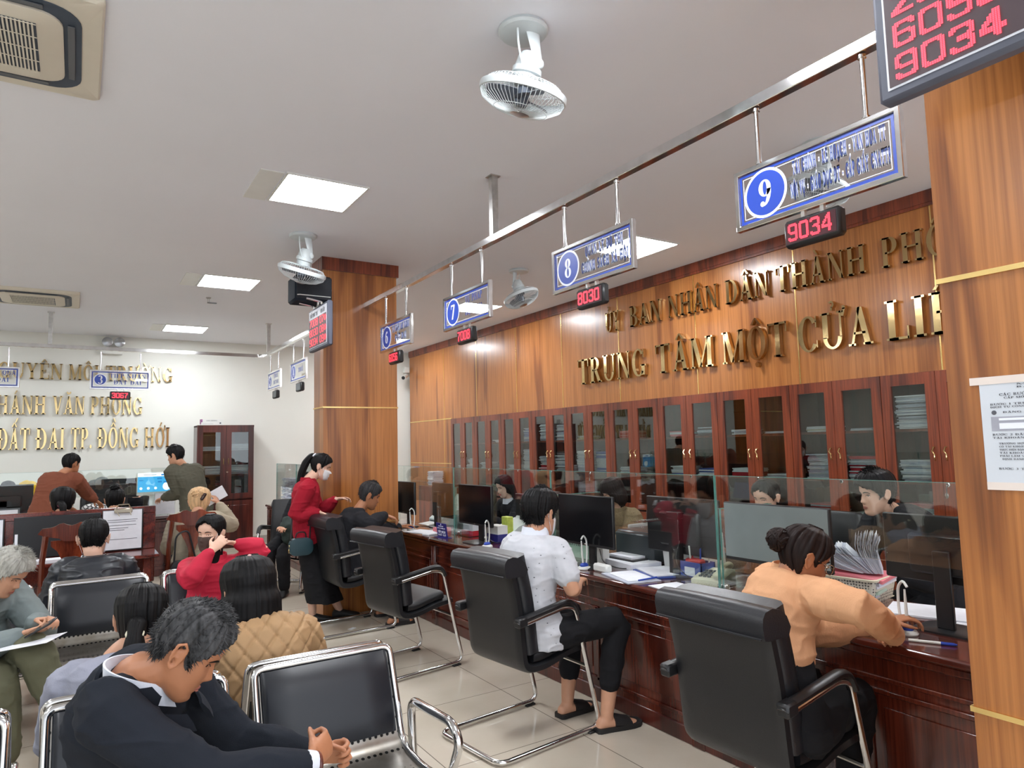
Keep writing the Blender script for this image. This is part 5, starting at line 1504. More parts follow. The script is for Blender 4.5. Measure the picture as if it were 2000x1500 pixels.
    if shoes:
        for q in legs:
            ff = J.get(q+'F', fwd); A_ = legs[q][2]
            if shoes == 'slide':
                m = MB(); rr = foot_rings(A_, ff, UP, s, .006)
                f_ = unit(ff); sd = unit(np.cross(f_, UP)); sole = []
                for y, w in ((-.075, .03), (-.06, .041), (0, .043), (.08, .052), (.14, .056), (.185, .048), (.21, .025)):
                    cc = np.array([A_[0], A_[1], 0])+f_*y*s; sole.append([cc+sd*w*s+V3(0, 0, .001), cc-sd*w*s+V3(0, 0, .001), cc-sd*w*s+V3(0, 0, .026), cc+sd*w*s+V3(0, 0, .026)])
                m.loft(sole)
                st = foot_rings(A_, ff, UP, s, .010)[3:6]
                st = [[p+V3(0, 0, .004) for p in r_] for r_ in st]
                m.loft(st)
            else:
                m = MB().loft(foot_rings(A_, ff, UP, s*1.04, .007))
                if shoes == 'shoe': limb(m, [A_-UP*.01, np.array([A_[0], A_[1], .05])], [.045*s, .046*s])
            fin(m).build('slipper' if shoes in ('slide', 'slipper') else 'shoe', M['shoe_black'], root, angle=50)
    # --- hair
    kind, ho = hstyle
    ho = dict(ho)
    if kind in ('short', 'buzz'):
        hl = ho.get('hl', HL_SHORT); th = ho.get('th', (.016, .010, .012) if kind == 'short' else (.006, .004, .005))
        hm = hair_mesh(T, hl, th, zbot=min(q_[1] for q_ in hl)-.012, strand=ho.get('strand', .0025), seed=ho.get('seed', 2))
        if ho.get('n', 700): tufts(hm, T, hl, th, ho.get('n', 700), ho.get('len', .018), ho.get('seed', 2), ho.get('comb', (0, .35, -.25)))
    elif kind == 'bob':
        out = ho.get('outer', [(.03, .092, -.112, .075), (-.03, .104, -.125, .068), (-.09, .104, -.115, .06), (-.125, .085, -.095, .04), (-.15, .05, -.06, .0)])
        hm = hair_mesh(T, ho.get('hl', HL_BOB), ho.get('th', (.020, .018, .022)), zbot=-.15, outer=out, strand=.0018, seed=ho.get('seed', 4))
    elif kind == 'long':
        out = ho.get('outer', [(.02, .090, -.115, .06), (-.06, .098, -.115, .03), (-.15, .10, -.105, .02), (-.26, .095, -.095, .01), (-.34, .06, -.07, -.01), (-.37, .02, -.05, -.03)])
        hm = hair_mesh(T, ho.get('hl', HL_LONG), ho.get('th', (.016, .014, .016)), zbot=-.37, outer=out, strand=.0022, seed=ho.get('seed', 4), nz=84)
    else:
        hl = ho.get('hl', HL_TIED)
        hm = hair_mesh(T, hl, ho.get('th', (.012, .009, .012)), zbot=-.108, strand=.003, seed=ho.get('seed', 6))
        if kind == 'pony':
            pts = ho['pts']; rr = ho['r']; pp = [T(np.array(p, float)) for p in pts] if not ho.get('world') else [np.array(p, float) for p in pts]
            rs = np.random.RandomState(3)
            limb(hm, pp, rr, 16, sub=6)
            for k in range(16):
                off = rs.normal(0, 1, 3); off = unit(off)
                limb(hm, [p+off*np.max(r_)*.75 for p, r_ in zip(pp, rr)], [max(.003, np.max(r_)*.32) for r_ in rr], 6, sub=3)
        if kind == 'bun':
            c_ = np.array(ho['c'], float); R0 = ho['r']; rs = np.random.RandomState(8)
            hm.ell(T(c_), (R0*hs,)*3, nu=16, nv=10)
            for k in range(26):
                ax = unit(rs.normal(0, 1, 3)); u_ = unit(np.cross(ax, V3(.3, .5, .8))); w_ = np.cross(ax, u_); q = rs.uniform(.75, 1.02); a0 = rs.rand()*6
                hm.tube([T(c_+(u_*math.cos(a)+w_*math.sin(a))*R0*q+ax*R0*.3*rs.uniform(-1, 1)) for a in np.linspace(a0, a0+4.2, 12)], [.002]+[.007]*10+[.002], 6)
    fin(hm).build('hair', M[hair], root, angle=75)
    if ho.get('tie'):
        p, r_, mname = ho['tie']; p = T(np.array(p, float)); m = MB()
        m.tube([p+hr*r_*math.cos(a)+(hf*.35+hu*.9)*r_*.75*math.sin(a) for a in np.linspace(0, 2*PI, 16, endpoint=False)], .008, 8, closed=True)
        fin(m).build('hair_tie', M[mname], root)
    # --- face
    if face:
        def fp(x, z, g=0.0):
            a = math.asin(max(-1, min(1, x/.075))); px, py, pz = head_point(np.array([a]), np.array([z]), g)
            for _ in range(3):
                a += (x-px[0])/.07; px, py, pz = head_point(np.array([a]), np.array([z]), g)
            return V3(px[0], py[0], z)
        Rh = Matrix(((hr[0], hf[0], hu[0]), (hr[1], hf[1], hu[1]), (hr[2], hf[2], hu[2])))
        op = J.get('eyes', .0046)
        for sg in (-1, 1):
            p = fp(sg*.031, .003); e = MB()
            Ry = Rh @ Matrix.Rotation(-sg*.28, 3, 'Z')
            e.ell(T(p-V3(0, .002, 0)), (.0135*hs, .0055*hs, max(.0012, op)*hs), Ry, 14, 8, 0)
            e.ell(T(p+V3(0, .0022, -.0002)), (.0052*hs, .0022*hs, min(.0052, max(.001, op))*hs), Ry, 12, 6, 1)
            fin(e).build('eye', [M['eye'], M['iris']], root, angle=180)
            l = MB(); l.tube([T(fp(sg*x, z, .001)) for x, z in ((.017, .002), (.024, .0075), (.031, .0092), (.038, .0078), (.046, .003))], .0016*hs, 6)
            fin(l).build('eyelashes', M['iris'], root)
            l = MB(); l.tube([T(fp(sg*x, z, .0015)) for x, z in ((.013, .021), (.022, .0245), (.034, .026), (.044, .023), (.052, .017))], [.0018*hs, .0030*hs, .0028*hs, .002*hs, .001*hs], 6)
            fin(l).build('eyebrow', M['hair_grey' if hair == 'hair_white' else 'hair_black'], root)
        l = MB()
        for zz, r1 in ((-.0590, .0036), (-.0698, .0042)):
            l.tube([T(fp(x, zz+abs(x)*.16*(-1 if zz > -.065 else 1)-.0006, .0005)) for x in (-.023, -.014, -.005, 0, .005, .014, .023)], [.0008*hs, r1*.8*hs, r1*hs, r1*.85*hs, r1*hs, r1*.8*hs, .0008*hs], 7)
        fin(l).build('lips', M[lips], root)
    root_info = dict(root=root, T=T, fin=fin, arms=arms, nb=nb, hr=hr, hf=hf, hu=hu, sR=sR, fwd=fwd, ln=ln, hs=hs, spine=spine, sh=sh, o0=o0)
    if extra:
        for fn in extra: fn(root_info)
    return root_info

def mask(matname, loops=True, z0=-.112, z1=-.012, puff=.012, logo=None):
    def fn(I):
        rows = []
        for z in np.linspace(z0, z1, 12):
            q = (z-z0)/(z1-z0); amax = 1.15-.15*abs(q-.5)*2
            A = np.linspace(-amax, amax, 25); x, y, zz = head_point(A, np.full(25, max(z, -.118)), .004)
            pf = puff*np.sin(PI*np.clip(q*1.0, 0, 1))**.6*np.cos(A*.9)
            nose = np.where(np.abs(x) < .03, 0, 0)
            rows.append([(x[i], y[i]+pf[i]*.9 if abs(A[i]) < .9 else y[i]+pf[i]*.3, z) for i in range(25)])
        # even out the nose
        m = MB(); front = [[I['T'](V3(*p)) for p in r_] for r_ in rows]; inner = [[I['T'](V3(p[0]*.97, p[1]-.006, p[2])) for p in r_] for r_ in rows]
        m.loft([a+b[::-1] for a, b in zip(front, inner)])
        I['fin'](m).build('face_mask', M[matname], I['root'], angle=70)
        if loops:
            l = MB()
            for sg in (-1, 1):
                l.tube([I['T'](V3(*p)) for p in ((sg*.064, .045, -.03), (sg*.075, .012, .02), (sg*.079, -.018, .022), (sg*.080, -.026, -.006), (sg*.074, -.008, -.035), (sg*.060, .03, -.085))], .0013, 5)
            I['fin'](l).build('ear_loop', M['white'], I['root'])
    return fn
def glasses(matname='spec_frame', r=.021):
    def fn(I):
        m = MB(); T = I['T']
        for sg in (-1, 1):
            c = V3(sg*.033, .098, -.001)
            m.tube([T(c+V3(r*1.18*math.copysign(abs(math.cos(a))**.7, math.cos(a)), -abs(math.cos(a))*.003, r*.85*math.copysign(abs(math.sin(a))**.7, math.sin(a)))) for a in np.linspace(0, 2*PI, 24, endpoint=False)], .0016, 6, closed=True)
            m.tube([T(c+V3(sg*r*1.2, -.004, .006)), T(V3(sg*.076, .06, .008)), T(V3(sg*.080, -.015, .012)), T(V3(sg*.078, -.03, .002))], .0015, 6)
        m.tube([T(V3(-.010, .1, .004)), T(V3(0, .104, .008)), T(V3(.010, .1, .004))], .0015, 6)
        I['fin'](m).build('glasses', M[matname], I['root'])
    return fn
M['shoe_black'] = mat('shoe_rubber', S(30, 29, 30), .55, vary=.1, bump=.1, bs_=120)
M['spec_frame'] = mat('spectacle_frame', S(50, 34, 30), .3, vary=.1)
M['gold_frame'] = mat('thin_gold_frame', (.6, .45, .3), .25, 1.0)
def head_dir(yaw_v, pitch):
    """yaw_v: horizontal direction, pitch in degrees (down is negative) -> forward, up"""
    v = unit(V3(yaw_v[0], yaw_v[1], 0)); p = math.radians(pitch)
    return v*math.cos(p)+V3(0, 0, math.sin(p)), -v*math.sin(p)+V3(0, 0, math.cos(p))
# ------------------------------------------------------------------ the cast
cloth('navy_suit', (30, 34, 42), .9); cloth('shirt_white', (222, 226, 236), .8); cloth('lilac_knit', (152, 154, 168), .95, .5, 160); cloth('tan_quilt', (172, 138, 100), .6, .1, 200)
cloth('grey_jacket', (124, 134, 134), .8); cloth('olive_trousers', (98, 98, 78), .85); cloth('crimson_jacket', (196, 40, 66), .7); cloth('black_trousers', (26, 26, 29), .9)
M['leather_jacket'] = mat('leather_jacket', S(36, 39, 45), .38, vary=.15, vs=6, bump=.25, bs_=140, dist=.002)
cloth('red_sweater', (158, 26, 44), .9, .5, 180); cloth('black_hoodie', (34, 34, 38), .9); cloth('peach_knit', (214, 162, 122), .95, .6, 220, stretch=(1, 1, .3)); cloth('black_suit', (28, 28, 33), .85)
cloth('tweed', (132, 114, 88), .95, .8, 120, vary=.35, vs=160); cloth('rust_sweater', (124, 72, 54), .9, .4, 200); cloth('olive_jacket', (84, 82, 70), .85); cloth('beige_coat', (170, 160, 140), .9)
cloth('dark_top', (44, 40, 44), .9); cloth('brown_mask', (84, 68, 62), .8, .4, 260); cloth('white_mask', (226, 224, 226), .8, .1); cloth('dark_cloth', (30, 30, 34), .9)
def polo_mat():
    m, nt, b = _nt('printed_polo')
    v = _coord(nt, (1, 1, 1)); vo = _n(nt, 'ShaderNodeTexVoronoi'); vo.inputs['Scale'].default_value = 23; vo.inputs['Randomness'].default_value = .75
    vv = _coord(nt, (1, 1, 2.2)); nt.links.new(vv, vo.inputs['Vector'])
    c = _ramp(nt, vo.outputs['Distance'], [(.0, S(30, 34, 46)), (.105, S(30, 34, 46)), (.125, S(196, 198, 204)), (1, S(203, 204, 210))])
    nt.links.new(c, b.inputs['Base Color']); b.inputs['Roughness'].default_value = .8
    _bump(nt, b, _noise(nt, v, 300, 3), .2, .001)
    M['polo'] = m
polo_mat()
def A3(px, py, **k): return at(px, py, **k)

# 1 - man in the dark suit, nearest bench, turned to the right, dozing
f = unit(V3(.82, -.57, 0)); hf, hu = head_dir((.97, -.24), -40)
def suit_extra(I):
    T, nb, sR, fw, ln = I['T'], I['nb'], I['sR'], I['fwd'], I['ln']
    u = unit(ln); fr = unit(np.cross(u, sR)); fr = fr if fr @ fw > 0 else -fr
    # shirt collar: open band standing round the neck, points in front
    m = MB(); n = 40
    def ringp(a, z, r): return nb+u*(z)+(sR*math.cos(a)*r*1.05+fr*math.sin(a)*r)
    rows_o, rows_i = [], []
    for k in range(n+1):
        a = math.radians(100+340*k/n); d = abs(k/n-.5)*2
        z0 = -.03-.06*d**3; z1 = .060-.070*d**2.2; r = .068+.026*d**2
        rows_o.append([ringp(a, z0, r+.012), ringp(a, (z0+z1)/2, r+.008), ringp(a, z1, r), ringp(a, z1, r-.005), ringp(a, z0, r+.002)])
    m.loft(rows_o)
    I['fin'](m).build('shirt_collar', M['shirt_white'], I['root'], angle=60)
    # jacket collar and lapels
    m = MB(); rows = []
    for k in range(n+1):
        a = math.radians(105+330*k/n); d = abs(k/n-.5)*2; r = .090+.060*d**1.5
        z1 = .030-.13*d**1.2; z0 = z1-.06
        rows.append([ringp(a, z0, r+.022), ringp(a, (z0+z1)/2, r+.016), ringp(a, z1, r), ringp(a, z1-.004, r-.008), ringp(a, z0, r+.004)])
    m.loft(rows)
    I['fin'](m).build('jacket_collar', M['navy_suit'], I['root'], angle=60)
    m = MB()
    for sg in (-1, 1):
        rows = []
        for t, x0, x1, dd in ((1.0, .035, .085, .085), (.93, .036, .105, .112), (.85, .034, .118, .126), (.80, .032, .090, .130), (.70, .022, .075, .133), (.58, .010, .040, .130), (.52, .002, .012, .126)):
            c = I['spine'](t)+fr*(dd-.010)
            rows.append([c+sR*sg*x0+fr*.004, c+sR*sg*(x0+x1)/2+fr*.010-fr*.02*(x1/.12), c+sR*sg*x1-fr*.035*(x1/.1), c+sR*sg*x1-fr*.045*(x1/.1), c+sR*sg*x0-fr*.006])
        m.loft(rows)
    I['fin'](m).build('lapel', M['navy_suit'], I['root'], angle=60)
    m = MB()
    for t in (.46, .32):
        c = I['spine'](t)+fr*.128
        m.ell(c+sR*.0, (.011, .011, .006), nu=12, nv=6)
    I['fin'](m).build('button', M['blackp'], I['root'])
    m = MB()
    for q in 'RL':
        S0, E_, W_ = I['arms'][q]; d = unit(W_-E_)
        limb(m, [W_-d*.025, W_+d*.005], [.036, .035])
    I['fin'](m).build('shirt_cuff', M['shirt_white'], I['root'])
    m = MB(); S0, E_, W_ = I['arms']['R']; d = unit(W_-E_); a = unit(np.cross(d, V3(0, 0, 1))); b_ = np.cross(d, a)
    m.tube([W_+d*.028+a*.030*math.cos(t)+b_*.024*math.sin(t) for t in np.linspace(0, 2*PI, 20, endpoint=False)], .005, 8, closed=True)
    I['fin'](m).build('bead_bracelet', M['mahogany'], I['root'])
hW = A3(640, 1468, Y=2.08)
RWp, LWp = A3(602, 1492, Y=1.98), A3(610, 1478, Y=2.14)
person('elderly man in a dark navy suit dozing with clasped hands on the nearest bench', dict(hip=(.27, 2.42, .53), neck=A3(268, 1322, Y=2.16), head=A3(366, 1268, Y=2.10), f=f, hf=hf, hu=hu, bow=.07,
       RW=RWp, LW=LWp, RP=(-.2, -.6, -1), LP=(.4, .5, -1), RA=(.40, 1.98, .08), LA=(.52, 2.20, .08), RK=(.36, 2.02, .55), LK=(.42, 2.26, .55), eyes=.0008, hs=.98),
       'navy_suit', 'black_trousers', 'tan', 'hair_grey', ('short', dict(n=3800, len=.022, comb=(.0, .55, -.15), th=(.016, .009, .010), strand=.003, hl=[(0, .080), (25, .074), (42, .055), (55, .034), (68, .006), (78, -.026), (86, -.020), (96, .018), (108, .012), (122, -.030), (150, -.055), (180, -.060)])), s=1.0, wide=.95, vox=.0045, shoes='shoe', ear=1.15,
       folds=.008, top_opts=dict(c=.019, name='jacket', hem=-.2, flare=1.04, vox=.006), hands=(dict(d=(.75, .62, .18), n=(-.3, .9, -.1), t=(0, 0, 1), curls=(72, 78, 80, 80), ti=.55, tw=(.8, .25)), dict(d=(.80, -.45, .15), n=(-.1, -.9, -.1), t=(0, 0, 1), curls=(68, 74, 76, 78), ti=.55, tw=(.8, .25))), extra=[suit_extra])

# 2 - woman with a low ponytail, lilac sweater, seen from behind
f = unit(V3(-.05, 1, 0)); hf, hu = head_dir((.15, 1), -14)
person('woman seen from behind with low black ponytail and lilac grey sweater', dict(hip=(.16, 3.08, .50), neck=A3(228, 1292, Y=3.16), head=A3(276, 1210, Y=3.20), f=f, hf=hf, hu=hu, bow=.06, RW=(.30, 3.48, .58), LW=(.04, 3.50, .58), RA=(.24, 3.55, .08), LA=(.06, 3.55, .08), hs=1.10),
       'lilac_knit', 'black_trousers', 'mid', 'hair_black', ('pony', dict(pts=[(-.005, -.10, -.02), (-.01, -.118, -.06), (-.012, -.12, -.11), (-.01, -.105, -.17)], r=[.036, .030, .040, .014], tie=((-.01, -.122, -.052), .026, 'creamp'), th=(.016, .014, .020))), s=.95, shoes='shoe', face=False, top_opts=dict(c=.022, hem=-.16))
# 3 - woman with bobbed hair in a quilted coat
def quilt(co, nb, sR, ln):
    u = unit(ln); p = co-nb; x = p @ sR; z = p @ u; g = .085
    a = np.abs(((x+z*.75)/g) % 1-.5)*2; b = np.abs(((x-z*.75)/g) % 1-.5)*2
    return -.009*(np.exp(-((1-a)/.14)**2)+np.exp(-((1-b)/.14)**2))+.003
f = unit(V3(.12, 1, 0)); hf, hu = head_dir((-.1, 1), -12)
def clip(I):
    m = MB(); T = I['T']
    for x, z, r in ((-.004, .134, .010), (.010, .130, .009), (-.012, .128, .009), (.004, .122, .010)): m.ell(T(V3(x, -.045, z)), (r, r, r*.8), nu=10, nv=6)
    I['fin'](m).build('hair_clip', mat('pink_clip', S(232, 176, 172), .35, vary=.08), I['root'])
person('woman seen from behind with bobbed black hair and quilted tan coat', dict(hip=(.70, 3.14, .50), neck=A3(510, 1222, Y=3.24), head=A3(486, 1160, Y=3.26), f=f, hf=hf, hu=hu, bow=.07, RW=(.90, 3.52, .56), LW=(.60, 3.54, .56), RA=(.82, 3.60, .08), LA=(.64, 3.60, .08), hs=1.22),
       'tan_quilt', 'black_trousers', 'mid', 'hair_black', ('bob', dict(seed=9)), s=.98, fat=1.06, wide=1.03, shoes='shoe', face=False, folds=.005, top_opts=dict(c=.036, hem=-.22, flare=1.15, name='quilted_coat', fn=quilt, vox=.007, it=3, collar='tan_quilt'), extra=[clip])
M['hair_brown'].node_tree.nodes
# 4 - grey-haired man with a phone at the left edge
f = unit(V3(.80, -.6, 0)); hf, hu = head_dir((.86, -.5), -38)
gp = A3(75, 1236, Y=4.40)
person('grey-haired man in a grey jacket and olive trousers looking at his phone', dict(hip=(-.42, 4.90, .50), neck=A3(-28, 1150, Y=4.78), head=A3(14, 1118, Y=4.70), f=f, hf=hf, hu=hu, bow=.07, RW=A3(38, 1240, Y=4.46), LW=A3(70, 1212, Y=4.56), RP=(-.4, -.4, -1), LP=(.6, .2, -1), RK=A3(-5, 1330, Y=4.40), LK=A3(62, 1268, Y=4.44), RA=A3(10, 1490, Y=4.35), LA=A3(120, 1372, Y=4.35)[:2].tolist()+[.30], eyes=.001),
       'grey_jacket', 'olive_trousers', 'mid', 'hair_white', ('short', dict(n=1500, len=.03, comb=(.1, .5, -.2), th=(.02, .014, .014))), s=1.0, shoes=None, top_opts=dict(c=.03, hem=-.12, name='jacket'), bot_opts=dict(c=.022, cuff=.12),
       hands=(dict(d=(.8, -.1, .15), n=(0, .5, .8), t=(0, .6, .6), curl=38), dict(d=(.6, -.55, .1), n=(-.1, -.3, -1), t=(-.5, -.6, .1), curl=45)))
t = thing('mobile_phone', 'dark mobile phone held by the grey-haired man', 'phone', tuple(A3(80, 1226, Y=4.37)))
R_ = Matrix.Rotation(math.radians(-32), 3, 'Z') @ Matrix.Rotation(math.radians(-28), 3, 'Y') @ Matrix.Rotation(math.radians(15), 3, 'X')
MB().box((0, 0, 0), (.15, .072, .009), M=R_, bev=.003).build('case', M['blackp'], t); MB().box(R_ @ Vector((0, 0, .0052)), (.142, .066, .001), M=R_).build('screen', M['screen'], t, smooth=False)
R_ = Matrix.Rotation(math.radians(-25), 3, 'Z') @ Matrix.Rotation(math.radians(-8), 3, 'Y')
tag(MB().box((0, 0, 0), (.30, .20, .002), M=R_).build('paper_sheet', M['paper'], None, smooth=False, loc=tuple(A3(50, 1268, Y=4.38)+V3(0, 0, .03))), 'white sheet lying on the lap of the grey-haired man', 'paper')

# 5 - woman in the crimson jacket, brown mask, hands behind her head
f = unit(V3(-.12, -1, 0)); hf, hu = head_dir((-.72, -.75), -4)
hdp = A3(412, 1042, Y=5.0)
def mlogo(I):
    m = MB(); T = I['T']; o = T(V3(-.058, .066, -.028)); u = unit(I['hf']*.55-I['hr']*-.8); u = unit(T(V3(-.046, .078, -.026))-T(V3(-.066, .055, -.030)))
    m.tube([o, o+u*.010+I['hu']*.004, o+u*.014-I['hu']*.003, o+u*.024+I['hu']*.003], .0014, 5)
    I['fin'](m).build('mask_mark', M['white'], I['root'])
person('woman in a crimson jacket and brown face mask tying her hair', dict(hip=(.78, 5.10, .50), neck=A3(420, 1092, Y=5.07), head=hdp, f=f, hf=hf, hu=hu, bow=.03, RW=A3(410, 1078, Y=4.83), LW=A3(462, 1062, Y=5.04), RE=A3(372, 1132, Y=4.80), LE=A3(512, 1070, Y=5.02), RA=(.66, 4.62, .08), LA=(.90, 4.62, .08)),
       'crimson_jacket', 'black_trousers', 'fair', 'hair_black', ('long', dict(outer=[(.0, .078, -.105, .0), (-.06, .06, -.10, -.02), (-.15, .05, -.095, -.02), (-.25, .045, -.09, -.02), (-.32, .02, -.07, -.03), (-.36, .01, -.05, -.04)], hl=[(0, .088), (30, .074), (55, .046), (72, .015), (82, -.01), (95, .0), (108, -.01), (118, -.25), (180, -.34)])), s=.94, shoes='shoe', lips='lip',
       top_opts=dict(c=.022, hem=-.16, name='jacket', collar='crimson_jacket'), hands=(dict(d=(.72, .35, .55), n=(.2, .9, -.2), t=(-.3, -.2, .9), curl=18), dict(d=(-.9, -.05, .25), n=(0, -.3, -.9), t=(0, -.6, .8), curl=22)), extra=[mask('brown_mask', True, -.116, -.008, .010), mlogo])

# 6 - man in the black leather jacket, from behind
f = V3(.05, 1, 0); hf, hu = head_dir((.12, 1), -12)
person('man seen from behind in a black leather jacket with cropped hair', dict(hip=(.12, 5.62, .44), neck=A3(184, 1096, Y=5.72), head=A3(183, 1053, Y=5.76), f=f, hf=hf, hu=hu, bow=.06, RW=(.32, 6.02, .52), LW=(-.08, 6.02, .52), RA=(.26, 6.10, .08), LA=(.0, 6.10, .08), hs=1.12),
       'leather_jacket', 'black_trousers', 'fair', 'hair_black', ('short', dict(n=1200, len=.014, th=(.014, .006, .007), hl=HL_SHORT[:-3]+[(125, -.04), (150, -.066), (180, -.07)])), s=1.0, wide=1.08, shoes='shoe', folds=.012, top_opts=dict(c=.03, hem=-.14, name='leather_jacket', collar='leather_jacket'), extra=[mask('white_mask')])

# 7 - standing woman, red sweater, white mask, long ponytail, black skirt
f = unit(V3(.95, -.30, 0)); hf, hu = head_dir((.93, -.38), -22)
wy = 6.50
person('standing woman in a red sweater, white mask and long black skirt', dict(hip=(1.86, wy+.06, .80), neck=A3(602, 941, Y=wy), head=A3(627, 911, Y=wy-.03), f=f, hf=hf, hu=hu, bow=.03, RW=A3(622, 1000, Y=6.36), RE=A3(578, 1005, Y=6.42), LW=A3(655, 975, Y=6.48), LP=(0, .5, -1), RA=(1.90, 6.56, .08), LA=(2.16, 6.58, .08), LK=(2.0, 6.56, .42), RK=(1.88, 6.55, .42), RF=(.96, -.28, 0), LF=(.98, -.2, 0)),
       'red_sweater', 'black_trousers', 'fair', 'hair_black', ('pony', dict(pts=[(0, -.085, .075), (0, -.125, .06), (0, -.15, -.02), (0, -.15, -.13), (0, -.125, -.25), (0, -.10, -.32)], r=[.026, .030, .036, .034, .026, .008], tie=((0, -.105, .078), .026, 'white'), th=(.012, .008, .014))), s=.95, shoes='slipper',
       top_opts=dict(c=.022, hem=-.10, rs=1.1, collar='red_sweater'), bot_opts=dict(skirt=.20, to=V3(2.0, wy+.0, 0), c=.02), hands=(dict(d=(.75, -.45, -.35), n=(-.1, -.3, -.9), t=(.3, .8, .1), curl=30), dict(d=(.95, -.1, .05), n=(-.3, -.2, -.9), t=(0, -.7, .5), curl=30)), extra=[mask('white_mask', True, -.118, -.014, .018)])
t = thing('shoulder_bag', 'small teal shoulder bag hanging at the hip of the standing woman', 'bag', (1.74, 6.38, .73))
rr = [[(x, y, z) for x, y, z in rrect(.21, .155, .055, 6, 0)] for z in (0,)]
def bagring(dy, w, h): return [(x, dy, y) for x, y, _ in rrect(w, h, .06, 6)]
bg = MB().loft([bagring(-.035, .18, .13), bagring(-.03, .21, .155), bagring(.03, .21, .155), bagring(.035, .18, .13)]).build('bag_body', mat('teal_leather', S(40, 66, 74), .45, vary=.08, bump=.15, bs_=200), t)
MB().tube(fillet([(-.05, 0, .07), (-.04, 0, .13), (.04, 0, .13), (.05, 0, .07)], .03), .006, 8).build('top_handle', M['blackp'], t)
MB().tube([(.08, .0, .06), (.10, .02, .30), (.09, .08, .52)], .007, 6).tube([(-.09, .0, .06), (-.06, .06, .35), (-.02, .12, .50)], .007, 6).build('shoulder_strap', M['blackp'], t)
m = MB(); m.ell((-.105, -.01, .01), (.006, .006, .015)).ell((-.108, -.012, -.03), (.008, .008, .02)); m.build('gold_charm', M['gold'], t)

# 8 - man in the black hoodie leaning on the counter
f = unit(V3(1, -.05, 0)); hf, hu = head_dir((.96, -.22), -22)
person('man in a black hooded jacket leaning over the counter beside the centre pillar', dict(hip=(2.14, 6.24, .52), neck=A3(698, 1003, Y=6.22), head=A3(722, 968, Y=6.20), f=f, hf=hf, hu=hu, bow=.06, RW=A3(752, 1006, Y=6.12), LW=(2.72, 6.42, .82), RE=A3(722, 1025, Y=6.0), RK=(2.56, 6.16, .53), LK=(2.56, 6.36, .53), RA=A3(770, 1205, Y=5.98)[:2].tolist()+[.08], LA=(2.52, 6.38, .08)),
       'black_hoodie', 'black_trousers', 'tan', 'hair_salt', ('short', dict(n=900, len=.02, comb=(0, -.4, -.3))), s=1.0, shoes='slide', top_opts=dict(c=.028, hem=-.14, hood=True, name='hooded_jacket'), hands=(dict(d=(.9, -.1, -.35), n=(0, .1, -.9), t=(0, .8, 0), curl=35), None))
m = MB().box((0, 0, 0), (.24, .16, .003), M=Matrix.Rotation(.5, 3, 'Y') @ Matrix.Rotation(.2, 3, 'Z'))
tag(m.build('plastic_sleeve', M['clear'], None, smooth=False, loc=tuple(A3(764, 1024, Y=6.13))), 'clear plastic sleeve of papers in the hand of the man in the black hood', 'papers')
tag(MB().box((0, 0, 0), (.22, .30, .004), rz=.3).build('form_sheet', M['paper'], None, smooth=False, loc=(2.87, 6.22, CT+.003)), 'white form on the counter under the plastic sleeve', 'paper')

# 9 - man in the white printed polo shirt
f = unit(V3(.97, .24, 0)); hf, hu = head_dir((.95, .30), -8)
def tail_tab(I):
    m = MB(); c = A3(1094, 1242, Y=3.12)
    m.tube([c, c+V3(.0, -.005, -.02), c+V3(.012, -.005, -.03), c+V3(.005, -.006, -.045)], .004, 6)
    I['fin'](m).build('key_ring', M['chrome'], I['root'])
person('man in a white polo shirt with small dark print sitting at the counter', dict(hip=(2.20, 3.30, .545), neck=A3(1045, 1050, Y=3.32), head=A3(1054, 1004, Y=3.31), f=f, hf=hf, hu=hu, bow=.055, RW=A3(1092, 1145, Y=3.20)+V3(.16, .03, .0), LW=(2.48, 3.50, .76), RE=A3(1118, 1152, Y=3.06), RK=(2.66, 3.12, .58), LK=(2.60, 3.46, .56), RA=(2.55, 3.10, .09), LA=(2.50, 3.40, .09), RF=(.98, -.15, 0), LF=(.98, .1, 0), hs=1.05),
       'polo', 'black_trousers', 'mid', 'hair_black', ('short', dict(n=1600, len=.020, comb=(.1, .3, -.5), th=(.022, .012, .014), hl=HL_SHORT[:-3]+[(125, -.045), (150, -.066), (180, -.070)])), s=1.03, wide=1.02, vox=.006, shoes='slide', folds=.007, top_opts=dict(c=.020, hem=-.13, flare=1.07, sleeve=.62, collar='shirt_white', ch=1.5, name='polo_shirt'), bot_opts=dict(cuff=.32, c=.008, wt=.05), extra=[mask('white_mask'), tail_tab])

# 10 - woman in the peach sweater with a bun and glasses
f = unit(V3(.93, -.36, 0)); hf, hu = head_dir((.84, -.54), -26)
person('woman in a peach knit sweater with a hair bun writing at the counter', dict(hip=(2.31, 1.72, .54), neck=A3(1545, 1122, Y=1.78), head=A3(1570, 1090, Y=1.72), f=f, hf=hf, hu=hu, bow=.07, RW=A3(1748, 1240, Z=.845), LW=(2.86, 1.66, .83), RE=A3(1680, 1188, Y=1.40), RP=(0, -.7, -.6), RK=(2.68, 1.68, .56), LK=(2.68, 1.90, .56), RA=(2.56, 1.68, .09), LA=(2.56, 1.90, .09)),
       'peach_knit', 'black_trousers', 'tan', 'hair_brown', ('bun', dict(c=(.0, -.118, .025), r=.044, th=(.012, .010, .012))), s=1.0, wide=.88, vox=.0055, shoes='shoe', folds=.008, top_opts=dict(c=.020, hem=.36, collar='peach_knit', rs=.95), bot_opts=dict(wt=.36, c=.004), extra=[glasses('gold_frame', .022)], hands=(dict(d=(.6, .5, -.15), n=(0, .3, -1), t=(0, .9, .2), curl=62), dict(curl=35)))

